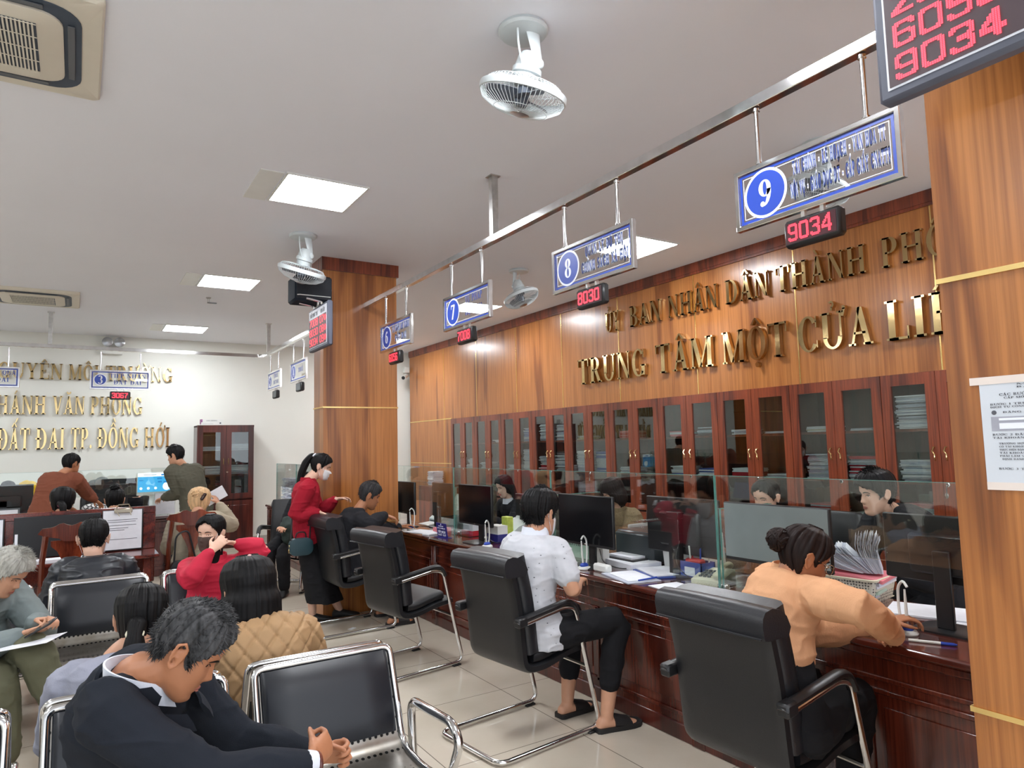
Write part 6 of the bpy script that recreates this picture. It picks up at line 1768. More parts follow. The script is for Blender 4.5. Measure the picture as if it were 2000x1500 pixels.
tag(MB().box((0, 0, 0), (.26, .18, .003), M=Matrix.Rotation(-.1, 3, 'X')).build('paper_sheet', M['paper'], None, smooth=False, loc=tuple(A3(1672, 1348, Y=1.78))), 'white sheet on the lap of the woman in the peach sweater', 'paper')
# 11-14 - staff behind the glass
f = unit(V3(-1, -.1, 0))
def staff(label, X, px, py, hairspec, top, sk, lips, yaw_v, pitch, s=.95, dy=0.0, lean=.12, **k):
    hp = at(px, py, X=X); hf, hu = head_dir(yaw_v, pitch)
    nb = hp+V3(.04, dy, -.165)+V3(hf[0], hf[1], 0)*-.03
    hip_ = V3(nb[0]+lean, nb[1], .56); fv = unit(V3(-1, -.05, 0))
    return person(label, dict(hip=hip_, neck=nb, head=hp, f=fv, hf=hf, hu=hu, bow=.03, RW=(nb[0]-.34, nb[1]+.16, .84), LW=(nb[0]-.36, nb[1]-.14, .84), RA=(hip_[0]-.42, hip_[1]+.1, .08), LA=(hip_[0]-.42, hip_[1]-.1, .08), hs=k.pop('hs', 1.0)), top, 'black_trousers', sk, hairspec[0], hairspec[1], s=s, shoes='shoe', lips=lips, **k)
staff('staff woman in black with long black hair looking down behind the second monitor', 4.02, 985, 950, ('hair_black', ('long', {})), 'black_suit', 'pale', 'lipred', (-.95, .05), -22, ear=.5, top_opts=dict(c=.022, name='jacket', collar='shirt_white'), group=None)
staff('staff woman with glasses, dark bob and tweed jacket behind the counter', 3.98, 1196, 962, ('hair_brown', ('bob', dict(hl=[(0, .03), (18, .034), (35, .02), (50, -.01), (62, -.06), (75, -.12), (90, -.135), (180, -.14)]))), 'tweed', 'fair', 'lip', (-.9, .40), -18, ear=.5, top_opts=dict(c=.026, name='tweed_jacket', collar='tweed'), extra=[glasses()])
staff('staff woman whose eyes show above the pale grey monitor', 4.05, 1497, 972, ('hair_black', ('tied', {})), 'dark_top', 'fair', 'lip', (-.98, .0), -14, hs=1.03, top_opts=dict(c=.02))
person('young staff man in a black hooded jacket looking to the left', dict(hip=(4.26, 2.16, .64), neck=at(1744, 1004, X=4.08), head=at(1712, 964, X=4.0), f=unit(V3(-.85, .5, 0)), hf=head_dir((-.86, .50), -10)[0], hu=head_dir((-.86, .5), -10)[1], bow=.05, RW=(3.72, 2.42, .86), LW=(3.74, 2.06, .86), RA=(3.9, 2.3, .08), LA=(3.9, 2.1, .08), hs=.97),
       'black_hoodie', 'black_trousers', 'fair', 'hair_black', ('short', dict(n=1400, len=.026, comb=(0, .35, -.1), th=(.026, .016, .014), hl=[(0, .070), (20, .060), (40, .046)]+HL_SHORT[3:])), s=1.03, wide=1.08, vox=.0055, shoes='shoe', top_opts=dict(c=.034, hem=-.1, hood=True, name='hooded_jacket'))

# 15-22 - far left of the hall
f = unit(V3(.5, .86, 0)); hf, hu = head_dir((.72, .66), -10)
person('man in a rust-brown sweater standing and leaning on the far left counter', dict(hip=(-.28, 9.62, .86), neck=A3(122, 928, Y=9.68), head=A3(139, 906, Y=9.7), f=f, hf=hf, hu=hu, bow=.05, RW=A3(194, 985, Y=10.15), LW=(.02, 10.30, .84), RE=A3(168, 962, Y=9.95), RA=(-.18, 9.55, .08), LA=(-.34, 9.70, .08)),
       'rust_sweater', 'black_trousers', 'tan', 'hair_black', ('buzz', dict(n=0)), s=1.03, fat=1.08, shoes='shoe', top_opts=dict(c=.026, hem=-.14))
f = unit(V3(-.35, .93, 0)); hf, hu = head_dir((-.80, .55), -14)
person('man in an olive-grey jacket standing at the far left counter by the cupboard', dict(hip=(1.33, 9.78, .88), neck=A3(358, 912, Y=9.8), head=A3(343, 890, Y=9.78), f=f, hf=hf, hu=hu, bow=.04, LW=A3(320, 972, Y=10.0), RW=(1.28, 10.18, .90), LE=A3(348, 962, Y=9.75), RA=(1.28, 9.75, .08), LA=(1.10, 9.75, .08)),
       'olive_jacket', 'black_trousers', 'mid', 'hair_black', ('short', dict(n=500)), s=1.04, shoes='shoe', top_opts=dict(c=.032, hem=-.2, name='jacket', collar='olive_jacket'))
f = V3(0, 1, 0); hf, hu = head_dir((.25, 1), -24)
person('woman with dyed blonde hair in a claw clip reading a sheet on a wooden chair', dict(hip=(.93, 7.16, .53), neck=A3(384, 1006, Y=7.12), head=A3(389, 982, Y=7.16), f=f, hf=hf, hu=hu, bow=.05, RW=A3(428, 985, Y=7.42), LW=(.82, 7.5, .75), RA=(1.02, 7.62, .08), LA=(.84, 7.62, .08), hs=1.08),
       'beige_coat', 'black_trousers', 'mid', 'hair_blonde', ('bun', dict(c=(-.01, -.09, .05), r=.05, th=(.022, .018, .022), strand=.006)), s=.95, shoes='shoe', face=False, top_opts=dict(c=.03, name='coat'),
       extra=[lambda I: I['fin'](MB().bar(I['T'](V3(.03, -.128, -.02)), I['T'](V3(.06, -.10, .05)), .03, .03, bev=.008)).build('claw_clip', M['spec_frame'], I['root'])])
tag(MB().box((0, 0, 0), (.20, .003, .12), M=Matrix.Rotation(-.5, 3, 'Y')).build('paper_sheet', M['paper'], None, smooth=False, loc=tuple(A3(421, 968, Y=7.46))), 'white sheet held up by the blonde woman', 'paper')
hf, hu = head_dir((.1, 1), -15)
person('seated woman with fluffy dark hair and maroon hair tie beyond the writing desk', dict(hip=(-.12, 7.66, .48), neck=A3(126, 1008, Y=7.68), head=A3(122, 982, Y=7.72), f=V3(0, 1, 0), hf=hf, hu=hu, RW=(.06, 8.1, .62), LW=(-.28, 8.1, .62), RA=(0, 8.12, .08), LA=(-.22, 8.12, .08), hs=1.06),
       'dark_top', 'black_trousers', 'mid', 'hair_black', ('pony', dict(pts=[(.0, -.10, -.03), (.02, -.13, -.06), (.03, -.13, -.14)], r=[.035, .03, .02], tie=((.01, -.122, -.05), .026, 'maroon'), th=(.024, .022, .026))), s=.95, shoes='shoe', face=False) if M.setdefault('maroon', mat('maroon_tie', S(110, 40, 64), .7)) else None
hf, hu = head_dir((.1, 1), -12)
person('seated woman with a high black bun beyond the writing desk', dict(hip=(.32, 7.80, .50), neck=A3(224, 1004, Y=7.8), head=A3(224, 978, Y=7.84), f=V3(0, 1, 0), hf=hf, hu=hu, RW=(.46, 8.2, .62), LW=(.18, 8.2, .62), RA=(.42, 8.24, .08), LA=(.22, 8.24, .08)),
       'dark_top', 'black_trousers', 'mid', 'hair_black', ('bun', dict(c=(0, -.06, .125), r=.042, th=(.016, .014, .016))), s=.95, shoes='shoe', face=False)
for px, lb, top in ((15, 'staff woman with black hair behind the far left monitor', 'dark_top'), (266, 'staff member mostly hidden behind the blue screen on the far counter', 'black_suit')):
    hp = at(px, 958 if px < 100 else 950, Y=11.6); hf, hu = head_dir((.1, -1), -18)
    person(lb, dict(hip=hp+V3(0, .12, -.63), neck=hp+V3(0, .05, -.17), head=hp, f=V3(0, -1, 0), hf=hf, hu=hu, RW=hp+V3(-.16, -.34, -.33), LW=hp+V3(.16, -.34, -.33), RA=(hp[0]-.1, 11.35, .08), LA=(hp[0]+.1, 11.35, .08)), top, 'black_trousers', 'fair', 'hair_black', ('long', {}) if px < 100 else ('tied', {}), s=.95, shoes='shoe')
# 23 - person sitting on the far visitor chair, mostly hidden behind the standing woman
hf, hu = head_dir((-.6, -.8), -20)
person('person in black trousers on the far chair, hidden behind the standing woman', dict(hip=(2.13, 8.34, .53), neck=A3(604, 974, Y=8.24), head=A3(600, 944, Y=8.2), f=unit(V3(-.57, -.82, 0)), hf=hf, hu=hu, RW=(1.98, 8.06, .74), LW=(2.08, 7.98, .74), RA=(1.84, 8.02, .08), LA=(1.98, 7.92, .08)), 'dark_cloth', 'black_trousers', 'mid', 'hair_black', ('short', dict(n=300)), s=.95, shoes='shoe')
# ------------------------------------------------------------------ things on the counters
def monitor(label, x, y0, y1, z0, z1, front, glossy='screen', stand='round', group='computer monitors on the service counter', zb=CT, logo=True, thick_stand=False):
    """panel parallel to Y at x; front = -1 shows its screen to -X, +1 its back"""
    yc = (y0+y1)/2; w = abs(y1-y0); h = z1-z0
    t = thing('monitor', label, 'monitor', (x, yc, zb), 0 if front < 0 else PI, group)
    z0 -= zb; z1 -= zb; zc = (z0+z1)/2
    MB().box((.012, 0, zc), (.024, w, h), bev=.005).box((.035, 0, zc-.02), (.04, w*.55, h*.6), bev=.012).build('housing', M['blackp'], t)
    MB().bb((-.002, -w/2+.006, z0+.018), (.0, w/2-.006, z1-.006)).build('screen', M[glossy], t, smooth=False)
    if logo: MB().ell((-.0022, 0, z0+.010), (.0012, .009, .006), nu=14, nv=6).build('badge', M['chrome'], t)
    s_ = MB()
    if thick_stand:
        s_.bb((.055, -.045, .012), (.095, .045, zc+.08), bev=.004).bb((.04, -.05, zc+.05), (.10, .05, zc+.09), bev=.004)
    else:
        s_.bb((.055, -.035, .012), (.075, .035, zc), bev=.004)
    s_.build('stand', M['blackp'], t)
    MB().loft([rrect(.20, .25, .04, 4, 0, (.03, 0)), rrect(.20, .25, .04, 4, .008, (.03, 0)), rrect(.17, .22, .04, 4, .013, (.03, 0))]).build('base', M['blackp'], t)
    return t
M['greyscreen'] = mat('screen_painted_reflection', S(118, 128, 128), .18, vary=.12, vs=3)  # pale grey reflection painted into the screen's base colour
M['greypanel'] = mat('dark_grey_panel', S(52, 58, 62), .3, vary=.1, vs=4)
monitor('black monitor turned to visitors beside the centre pillar', 2.90, 7.02, 6.46, .92, 1.25, -1)
monitor('black staff monitor seen from behind next to the blue name plate', 3.22, 6.66, 6.20, .88, 1.23, 1, thick_stand=True)
monitor('black monitor with screen to visitors between blue name plate and white-shirted man', 2.88, 5.46, 4.89, .93, 1.27, -1)
monitor('black staff monitor half hidden by the head of the white-shirted man', 3.45, 5.38, 4.90, .86, 1.16, 1)
monitor('large black monitor with screen to visitors right of the white-shirted man', 2.89, 3.97, 3.39, .92, 1.255, -1)
monitor('staff monitor with thick black stand seen from behind beside the blue pen box', 3.20, 3.38, 2.78, .905, 1.25, 1, glossy='screen', thick_stand=True)
monitor('monitor with pale grey painted reflection in front of the woman in the peach sweater', 2.92, 2.52, 1.91, .975, 1.275, -1, glossy='greyscreen')
monitor('dark staff monitor seen from behind beside the right pillar', 3.15, 1.78, 1.25, .97, 1.255, 1, glossy='screen')
monitor('black monitor edge-on against the right pillar', 2.93, 1.33, 1.02, .84, 1.10, -1, logo=False)

def pen_stand(label, x, y, rz=0.0):
    t = thing('pen_holder', label, 'pen holder', (x, y, CT), rz, 'blue and white swan pen stands')
    MB().lathe([(0, 0), (.042, 0), (.046, .006), (.040, .016), (.022, .022), (0, .023)], n=22).build('base', M['whitep'], t)
    MB().ell((0, 0, .026), (.032, .026, .018), nu=16, nv=8).build('blue_cup', M['blue'], t)
    MB().tube(fillet([(.02, 0, .02), (.035, 0, .10), (.03, 0, .19), (.0, 0, .22), (-.022, 0, .195)], .04), .0055, 8).build('swan_neck', M['whitep'], t)
    MB().tube([(-.008, 0, .03), (-.012, .004, .10), (-.014, .006, .185)], [.006, .0065, .004], 8).build('pen', M['whitep'], t)
    return t
pen_stand('blue and white pen stand by the monitor next to the centre pillar', 2.85, 6.42)
pen_stand('blue and white pen stand left of the white-shirted man', 2.84, 4.90, .4)
pen_stand('blue and white pen stand right of the white-shirted man', 2.83, 3.62, .2)
pen_stand('blue and white pen stand beside the hand of the woman in the peach sweater', 2.93, 1.60, 1.2)

def scanner(label, x, y):
    t = thing('document_scanner', label, 'scanner', (x, y, CT), 0, 'pale document scanners')
    MB().loft([[(a, b, c) for a, b, c in [(-.16, yy, 0), (-.16, yy, .06), (-.09, yy, .11), (.06, yy, .16), (.10, yy, .15), (.10, yy, 0)]] for yy in (-.15, -.148, .148, .15)]).build('body', M['scanp'], t, angle=25)
    MB().loft([[(.04, yy, .15), (.17, yy, .30), (.185, yy, .295), (.075, yy, .14)] for yy in (-.12, .12)]).build('paper_feeder', M['scanp'], t, angle=25)
    MB().loft([[(-.30, yy, .015), (-.16, yy, .03), (-.16, yy, .022), (-.30, yy, .008)] for yy in (-.12, .12)]).build('output_tray', M['whitep'], t, angle=25)
    MB().bb((-.162, -.13, .028), (-.159, .13, .045)).build('paper_slot', M['greyp'], t, smooth=False)
    return t
M['scanp'] = mat('scanner_plastic', S(206, 216, 212), .4, vary=.03)
scanner('white document scanner between the first two monitors near the pillar', 3.40, 6.68)
scanner('white document scanner behind the monitor left of the white-shirted man', 3.42, 5.02).location = (3.36, 5.24, CT)
t = thing('laser_printer', 'black and white laser printer right of the large monitor', 'printer', (3.40, 3.60, CT))
MB().bb((-.16, -.19, 0), (.22, .19, .21), bev=.02).build('body', M['greypanel'], t)
MB().bb((-.02, -.205, .0), (.24, -.19, .23), bev=.006).bb((-.02, .19, .0), (.24, .205, .23), bev=.006).build('side_cover', M['whitep'], t)
MB().loft([[(-.16, yy, .20), (.0, yy, .25), (.20, yy, .25), (.22, yy, .20)] for yy in (-.185, .185)]).build('top_cover', M['clear'], t, smooth=False)
MB().bb((-.30, -.15, .03), (-.16, .15, .045), bev=.003).build('paper_tray', M['blackp'], t)
MB().bb((-.28, -.12, .046), (-.02, .12, .06)).build('paper', M['paper'], t, smooth=False)
tag(MB().loft([[(-.1, yy, 0), (-.12, yy, .20), (.10, yy, .24), (.12, yy, 0)] for yy in (-.16, .16)]).build('white_printer', M['whitep'], None, angle=25, loc=(3.36, 3.16, CT)), 'white office machine behind the staff monitor with the thick stand', 'printer')

t = thing('name_plate', 'blue upright desk name plate with white lettering', 'sign', (2.83, 5.70, CT))
R_ = Matrix.Rotation(math.radians(-8), 3, 'Y')
MB().box((0, 0, .065), (.006, .20, .13), M=R_).bb((-.03, -.10, 0), (.05, .10, .004)).build('plate', M['deepblue'] if 'deepblue' in M else M.setdefault('deepblue', mat('deep_blue_plate', S(44, 44, 122), .3, vary=.05)), t, smooth=False)
q = MB()
for z, h_, wd, tx in ((.098, .007, .10, 'CHI NHÁNH VĂN PHÒNG'), (.078, .009, .15, 'ĐẤT ĐAI TP ĐỒNG HỚI'), (.04, .020, .15, 'TIẾP NHẬN'), (.014, .016, .15, 'HỒ SƠ')):
    draw_text(q, tx, (-.0045-(z-.065)*.14-.002, wd/2, z), (0, -1, 0), (0, 0, 1), h_, wd, .001)
q.ell((-.012, 0, .118), (.001, .008, .008), nu=12, nv=6)
q.build('lettering', M['white'], t, smooth=False)

t = thing('desk_organizer', 'clear acrylic organizer with red and white cards behind the blue name plate', 'organizer', (3.08, 5.62, CT))
MB().bb((-.07, -.10, 0), (.07, .10, .005)).bb((-.07, -.10, 0), (-.065, .10, .11)).bb((.065, -.10, 0), (.07, .10, .15)).build('acrylic_tray', M['clear'], t, smooth=False)
MB().bb((-.05, -.08, .006), (.05, .08, .05)).build('red_cards', M['redfile'], t, smooth=False)
MB().bb((-.03, -.08, .051), (.05, .08, .12)).build('white_cards', M['paper'], t, smooth=False)
tag(MB().box((0, 0, .02), (.12, .16, .04), bev=.002).build('red_box', M['pinkfile'], None, loc=(3.02, 6.08, CT)), 'small pink-red box on the counter left of the blue name plate', 'box')
tag(MB().box((0, 0, .008), (.14, .10, .014), rz=.3, bev=.002).build('tissue_pack', M['paper'], None, loc=(2.84, 5.95, CT)), 'crumpled white paper at the counter edge before the blue name plate', 'paper')
t = thing('carton', 'blue and white product carton behind the pen stand left of the white-shirted man', 'box', (3.07, 5.12, CT))
MB().bb((-.05, -.09, 0), (.05, .09, .07)).build('blue_half', M['deepblue'], t, smooth=False)
MB().bb((-.05, -.09, .07), (.05, .09, .14)).build('white_half', M['whitep'], t, smooth=False)
tag(MB().bb((-.03, -.05, 0), (.03, .05, .20), bev=.004).build('green_box', mat('lime_box', S(190, 204, 90), .5, vary=.2, vs=20), None, loc=(3.2, 5.16, CT)), 'yellow-green box standing behind the blue and white carton', 'box')
t = thing('gift_box', 'pale green carton with printed capitals under the large monitor', 'box', (3.13, 4.05, CT))
MB().bb((-.05, -.16, 0), (.05, .10, .155), bev=.002).build('carton', mat('pale_green_carton', S(176, 206, 190), .5, vary=.04), t, smooth=False)
q = MB(); draw_text(q, 'MASTER', (-.0515, .07, .085), (0, -1, 0), (0, 0, 1), .03, .17, .001); q.build('printing', M['ink'], t, smooth=False)
tag(MB().bb((-.03, -.04, 0), (.03, .04, .16), bev=.003).build('white_carton', M['whitep'], None, loc=(3.07, 3.72, CT)), 'small upright white carton behind the large monitor stand', 'box')
tag(MB().bb((-.025, -.07, 0), (.025, .07, .05), bev=.01).build('card_reader', M['whitep'], None, loc=(2.86, 3.47, CT)), 'white card reader on the counter right of the pen stand', 'card reader')

def sheet(label, x, y, w, d, rz, mname='paper', z=.001, th=.002, name='paper_sheet', group='papers lying on the counter'):
    o = MB().box((0, 0, th/2), (w, d, th), rz=0).build(name, M[mname], None, smooth=False, loc=(x, y, CT+z)); o.rotation_euler = (0, 0, rz)
    return tag(o, label, 'paper', group)
sheet('clear sleeve with papers near the counter edge right of the white-shirted man', 2.87, 3.22, .22, .36, -.25, 'paper2', .001, .006)
sheet('white sheet on top of the clear sleeve with a blue pen', 2.88, 3.22, .18, .30, -.30, 'paper', .0085)
sheet('thick pile of forms before the laser printer', 3.16, 3.52, .24, .32, -.15, 'paper', .001, .035)
sheet('open blue-edged folder right of the pile of forms', 3.12, 3.20, .28, .34, -.35, 'bluefile', .001, .008)
sheet('white sheets lying in the blue-edged folder', 3.12, 3.20, .24, .30, -.35, 'paper', .0105, .006)
sheet('white sheet at the counter edge before the thick-stand monitor', 2.86, 2.82, .20, .28, -.15)
sheet('pile of white forms before the woman in the peach sweater', 3.36, 1.72, .26, .34, .35, 'paper', .001, .008)
sheet('white sheet near the right pillar', 3.22, 1.42, .2, .26, .2)
sheet('papers beside the scanner left of the white-shirted man', 3.14, 4.86, .2, .26, .4)
sheet('small pale sheet beside the perforated basket', 3.16, 2.08, .16, .22, .2, 'paper2')
tag(MB().tube([(-.07, 0, .005), (.07, 0, .005)], .005, 8).tube([(.03, 0, .005), (.075, 0, .005)], .0056, 8, 0).build('ballpoint_pen', M['blue'], None, loc=(2.86, 3.06, CT+.012)), 'blue ballpoint pen on the white sheet with the clear sleeve', 'pen')
o = MB().tube([(-.08, 0, .006), (.03, 0, .006)], .006, 8, 0).tube([(.03, 0, .006), (.075, 0, .006), (.085, 0, .006)], [.0065, .006, .002], 8, 1).build('ballpoint_pen', [M['whitep'], M['blue']], None, loc=(2.87, 1.47, CT)); o.rotation_euler = (0, 0, -1.1)
tag(o, 'white pen with blue grip at the counter edge near the right pillar', 'pen')
t = tag(MB().box((0, 0, .006), (.10, .16, .012), bev=.005).build('sweet_wrapper', mat('red_wrapper', S(176, 40, 36), .25, vary=.5, vs=40), None, loc=(3.13, 1.50, CT)), 'crinkled red wrapper on the counter near the right pillar', 'wrapper'); t.rotation_euler = (0, 0, .4)

def telephone(label, x, y, rz):
    t = thing('telephone', label, 'telephone', (x, y, CT), rz, 'cream desk telephones')
    MB().loft([[(a, yy, b) for a, b in ((-.10, 0), (-.10, .03), (.10, .07), (.11, 0))] for yy in (-.09, -.085, .085, .09)]).build('base', M['creamp'], t, angle=25)
    h = MB(); h.tube([(-.07, -.06, .065), (0, -.06, .095), (.08, -.06, .10)], [(.014, .02)]*3, 10).ell((-.075, -.06, .058), (.03, .028, .022)).ell((.085, -.06, .092), (.03, .028, .022))
    h.build('handset', M['creamp'], t)
    k = MB()
    for i in range(3):
        for j in range(4): k.box((-.055+j*.028, .0+i*.026, .045+j*.0056), (.018, .017, .010), bev=.002)
    k.build('keypad', M['greyp'], t)
    c = MB(); n = 40
    c.tube([(-.10-.02+.006*math.cos(i*1.3), -.06+.12*i/n, .012+.006*math.sin(i*1.3)) for i in range(n)], .002, 5)
    c.build('coiled_cord', M['creamp'], t)
    return t
telephone('cream desk telephone left of the glass divider with green edges', 3.13, 2.80, .3)
telephone('cream desk telephone right of the glass divider with green edges', 3.16, 2.44, .1)
t = thing('pen_box', 'blue desk box full of pens and clips before the thick-stand monitor', 'pen holder', (3.17, 2.96, CT))
MB().bb((-.06, -.09, 0), (.06, .09, .006)).bb((-.06, -.09, 0), (-.054, .09, .10)).bb((.054, -.09, 0), (.06, .09, .10)).bb((-.06, -.09, 0), (.06, -.084, .10)).bb((-.06, .084, 0), (.06, .09, .10)).build('box', M['bluefile'], t, smooth=False)
for k, (dx, dy, m_) in enumerate(((.02, .05, 'redfile'), (-.02, .02, 'whitep'), (.0, -.03, 'blue'), (.03, -.06, 'whitep'))):
    MB().tube([(dx, dy, .01), (dx*1.6, dy*1.2, .17+.02*k)], .005, 8).build('pen', M[m_], t)
MB().box((-.01, .0, .10), (.06, .12, .03), bev=.01).build('red_clips', M['redfile'], t)
MB().bb((-.0615, -.04, .02), (-.0605, .04, .07)).build('sticker', M['white'], t, smooth=False)

# basket with folders and a fan of papers
def lattice():
    m, nt, b = _nt('pierced_plastic')
    v = _coord(nt, (1, 1, 1)); vo = _n(nt, 'ShaderNodeTexVoronoi'); vo.inputs['Scale'].default_value = 70; vo.inputs['Randomness'].default_value = .25
    nt.links.new(v, vo.inputs['Vector'])
    c = _ramp(nt, vo.outputs['Distance'], [(.30, S(96, 92, 84)), (.36, S(222, 218, 202))])
    nt.links.new(c, b.inputs['Base Color']); b.inputs['Roughness'].default_value = .45
    return m
M['lattice'] = lattice()
t = thing('plastic_basket', 'cream pierced plastic basket holding folders and papers', 'basket', (3.42, 2.16, CT), math.radians(8))
def bask(w, d, z): return rrect(d, w, .03, 4, z)
MB().loft([bask(.36, .26, .0), bask(.40, .29, .115), bask(.39, .28, .115), bask(.35, .25, .006)]).build('basket_wall', M['lattice'], t, angle=40)
MB().loft([bask(.415, .305, .108), bask(.42, .31, .118), bask(.40, .29, .120), bask(.395, .285, .110)], closed=False, caps=False).build('rim', M['creamp'], t, angle=40)
MB().bb((-.13, -.18, .0), (.13, .18, .005)).build('bottom', M['creamp'], t, smooth=False)
for k, (m_, z) in enumerate((('bluefile', .025), ('paper2', .045), ('greenfile', .065), ('paper', .085), ('paper2', .104), ('pinkfile', .122))):
    o = MB().box((0, 0, 0), (.24, .35, .016)).build('folder', M[m_], None, smooth=False, loc=(3.42+.005*(k % 2), 2.16-.008*k, CT+z))
    o.rotation_euler = (math.radians(2*(k % 3)), math.radians(-2), math.radians(8+2*(k % 3)))
    tag(o, ('blue folder at the bottom of the basket', 'grey folder second from the bottom in the basket', 'pale green folder in the basket', 'white folder in the basket above the green one', 'pale grey folder in the basket below the pink one', 'pink folder on top in the basket')[k], 'folder', 'folders in the cream basket')
rs = random.Random(4); fm = MB()
for k in range(70):
    a = math.radians(8+72*k/69); y = -.13+.0035*k
    L_ = .18+rs.uniform(-.015, .02); rows = []
    for i in range(7):
        u_ = i/6; bend = a*(1-.25*u_)+.5*u_*u_*(1 if k > 40 else .3)
        rows.append((y*.4+L_*u_*math.cos(PI-bend*1.0) if False else y*.45+.10-L_*u_*math.cos(bend), L_*u_*math.sin(bend)))
    x0, x1 = -.10+rs.uniform(-.01, .01), .09+rs.uniform(-.01, .01)
    fm.loft([[(x0, p[0], p[1]), (x1, p[0], p[1]), (x1, p[0]+.0012, p[1]+.0008), (x0, p[0]+.0012, p[1]+.0008)] for p in rows], k % 2)
o = fm.build('paper_fan', [M['paper'], M['paper2']], None, smooth=False, loc=(3.43, 2.14, CT+.132)); o.rotation_euler = (0, 0, math.radians(210))
tag(o, 'fanned sheaf of clipped documents standing up out of the cream basket', 'papers', kind='stuff')

# cables on the counter
for k, (lb, pts) in enumerate((('thin black cable looping below the monitor left of the white-shirted man', [(2.95, 5.1, .90), (2.92, 5.05, .84), (2.97, 5.0, .79), (3.1, 5.05, .786)]),
                              ('thin black cable hanging below the large monitor', [(2.95, 3.6, .90), (2.9, 3.52, .83), (2.97, 3.45, .79), (3.1, 3.40, .786)]),
                              ('thin grey cable curling around the thick monitor stand', [(3.10, 3.02, 1.0), (3.02, 3.0, .88), (3.05, 2.9, .79), (3.2, 2.75, .786)]))):
    tag(MB().tube(fillet(pts, .08), .003, 6).build('cable', M['blackp'], None), lb, 'cable')

# ------------------------------------------------------------------ staff chairs behind the counter
def office_chair(label, x, y, rz):
    t = thing('office_chair', label, 'chair', (x, y, 0), rz, 'black staff chairs behind the counter')
    MB().loft([rrect(.08, .46, .03, 4, .50, (-.24, 0)), rrect(.10, .50, .04, 4, .62, (-.25, 0)), rrect(.10, .50, .04, 4, .95, (-.29, 0)), rrect(.09, .46, .04, 4, 1.05, (-.31, 0)), rrect(.05, .40, .02, 4, 1.07, (-.31, 0))]).build('backrest', M['leather'], t)
    MB().loft([rrect(.46, .46, .06, 4, .40), rrect(.50, .50, .08, 4, .43), rrect(.50, .50, .08, 4, .47), rrect(.44, .44, .08, 4, .49)]).build('seat', M['leather'], t)
    MB().tube([(0, 0, .40), (0, 0, .10)], .03, 12).build('gas_column', M['chrome'], t)
    for k in range(5):
        a = 2*PI*k/5
        l = MB().bar((0, 0, .10), (.28*math.cos(a), .28*math.sin(a), .07), .04, .03, bev=.005).build('leg', M['blackp'], t)
        MB().ell((.28*math.cos(a), .28*math.sin(a), .028), (.028, .028, .028), nu=12, nv=8).build('caster', M['blackp'], l)
    for s_ in (-1, 1): MB().tube(fillet([(-.2, s_*.27, .46), (-.2, s_*.27, .66), (.14, s_*.27, .66)], .05), .018, 8).build('armrest', M['blackp'], t)
    return t
office_chair('black staff chair of the long-haired staff woman', 4.28, 6.50, PI)
office_chair('black staff chair of the staff woman in tweed', 4.36, 4.62, PI+.1)
office_chair('black staff chair of the staff woman behind the pale grey monitor', 4.36, 3.02, PI)
office_chair('black staff chair of the young staff man', 4.55, 2.14, PI-.2)
office_chair('black staff chair with the yellow jacket, behind the far left counter', -.62, 11.95, -PI/2)
office_chair('black staff chair with the grey bundle, behind the far left counter', .30, 11.62, -PI/2)
office_chair('empty black staff chair beside the far end of the counter', 3.95, 7.35, PI+.3)
t = tag(MB().box((0, 0, 0), (.02, .30, .22), M=Matrix.Rotation(-.3, 3, 'Y')).build('blue_folder', M['bluefile'], None, smooth=False, loc=(3.52, 6.30, CT+.13)), 'blue folder standing in front of the long-haired staff woman', 'folder')

# ------------------------------------------------------------------ far left counter
t = thing('information_screen', 'blue and white information screen on the far left counter', 'screen', (.70, 10.78, CT))
MB().bb((0, 0, .255), (.46, .03, .57), bev=.006).bb((.16, .015, .0), (.30, .03, .26)).bb((.10, -.04, 0), (.36, .12, .012)).build('housing', M['whitep'], t)
w_ = MB()
w_.bb((.012, -.002, .30), (.448, 0, .51), 0); w_.bb((.012, -.002, .51), (.448, 0, .56), 1)
w_.build('display', [emat('screen_blue', S(60, 160, 214), .55), emat('screen_white', S(226, 236, 246), .7)], t, smooth=False)
q = MB()
for x, y, a, b in ((.30, .52, .08, .022), (.25, .47, .06, .02), (.37, .475, .06, .02), (.26, .425, .05, .02), (.33, .42, .06, .02), (.03, .455, .05, .01)): q.bb((x, -.0035, y), (x+a, -.002, y+b), 0)
for x in (.035, .125, .215): q.prism([(x+.018+.018*math.cos(i*.524), .35+.018*math.sin(i*.524)) for i in range(12)], (0, -.002, 0), (1, 0, 0), (0, 0, 1), .0015, 1)
q.prism([(.37+.05*math.cos(i*.4), .37+.055*math.sin(i*.4)) for i in range(16)], (0, -.002, 0), (1, 0, 0), (0, 0, 1), .0012, 1)
q.bb((.08, -.0035, .532), (.24, -.002, .538), 2)
q.build('screen_graphics', [emat('graphic_blue', S(30, 120, 190), .5), emat('graphic_white', S(230, 240, 246), .7), M['ink']], t, smooth=False)
def back_monitor(label, x, y, w, h, z0):
    t = thing('monitor', label, 'monitor', (x, y, CT), 0, 'black monitor backs on the far left counter')
    MB().bb((-w/2, 0, z0), (w/2, .03, z0+h), bev=.006).bb((-w*.3, -.03, z0+.05), (w*.3, .0, z0+h*.6), bev=.012).build('housing', M['blackp'], t)
    MB().bb((-.04, -.03, .01), (.04, -.01, z0+.15), bev=.004).build('stand', M['blackp'], t)
    MB().bb((-.12, -.09, 0), (.12, .09, .012), bev=.004).build('base', M['blackp'], t)
back_monitor('black monitor back at the left edge hiding the staff woman', -.78, 10.95, .62, .34, .13)
back_monitor('black monitor back left of the blue information screen', .36, 10.98, .50, .30, .12)
back_monitor('black monitor back partly behind the blue information screen', .52, 11.12, .46, .27, .22)
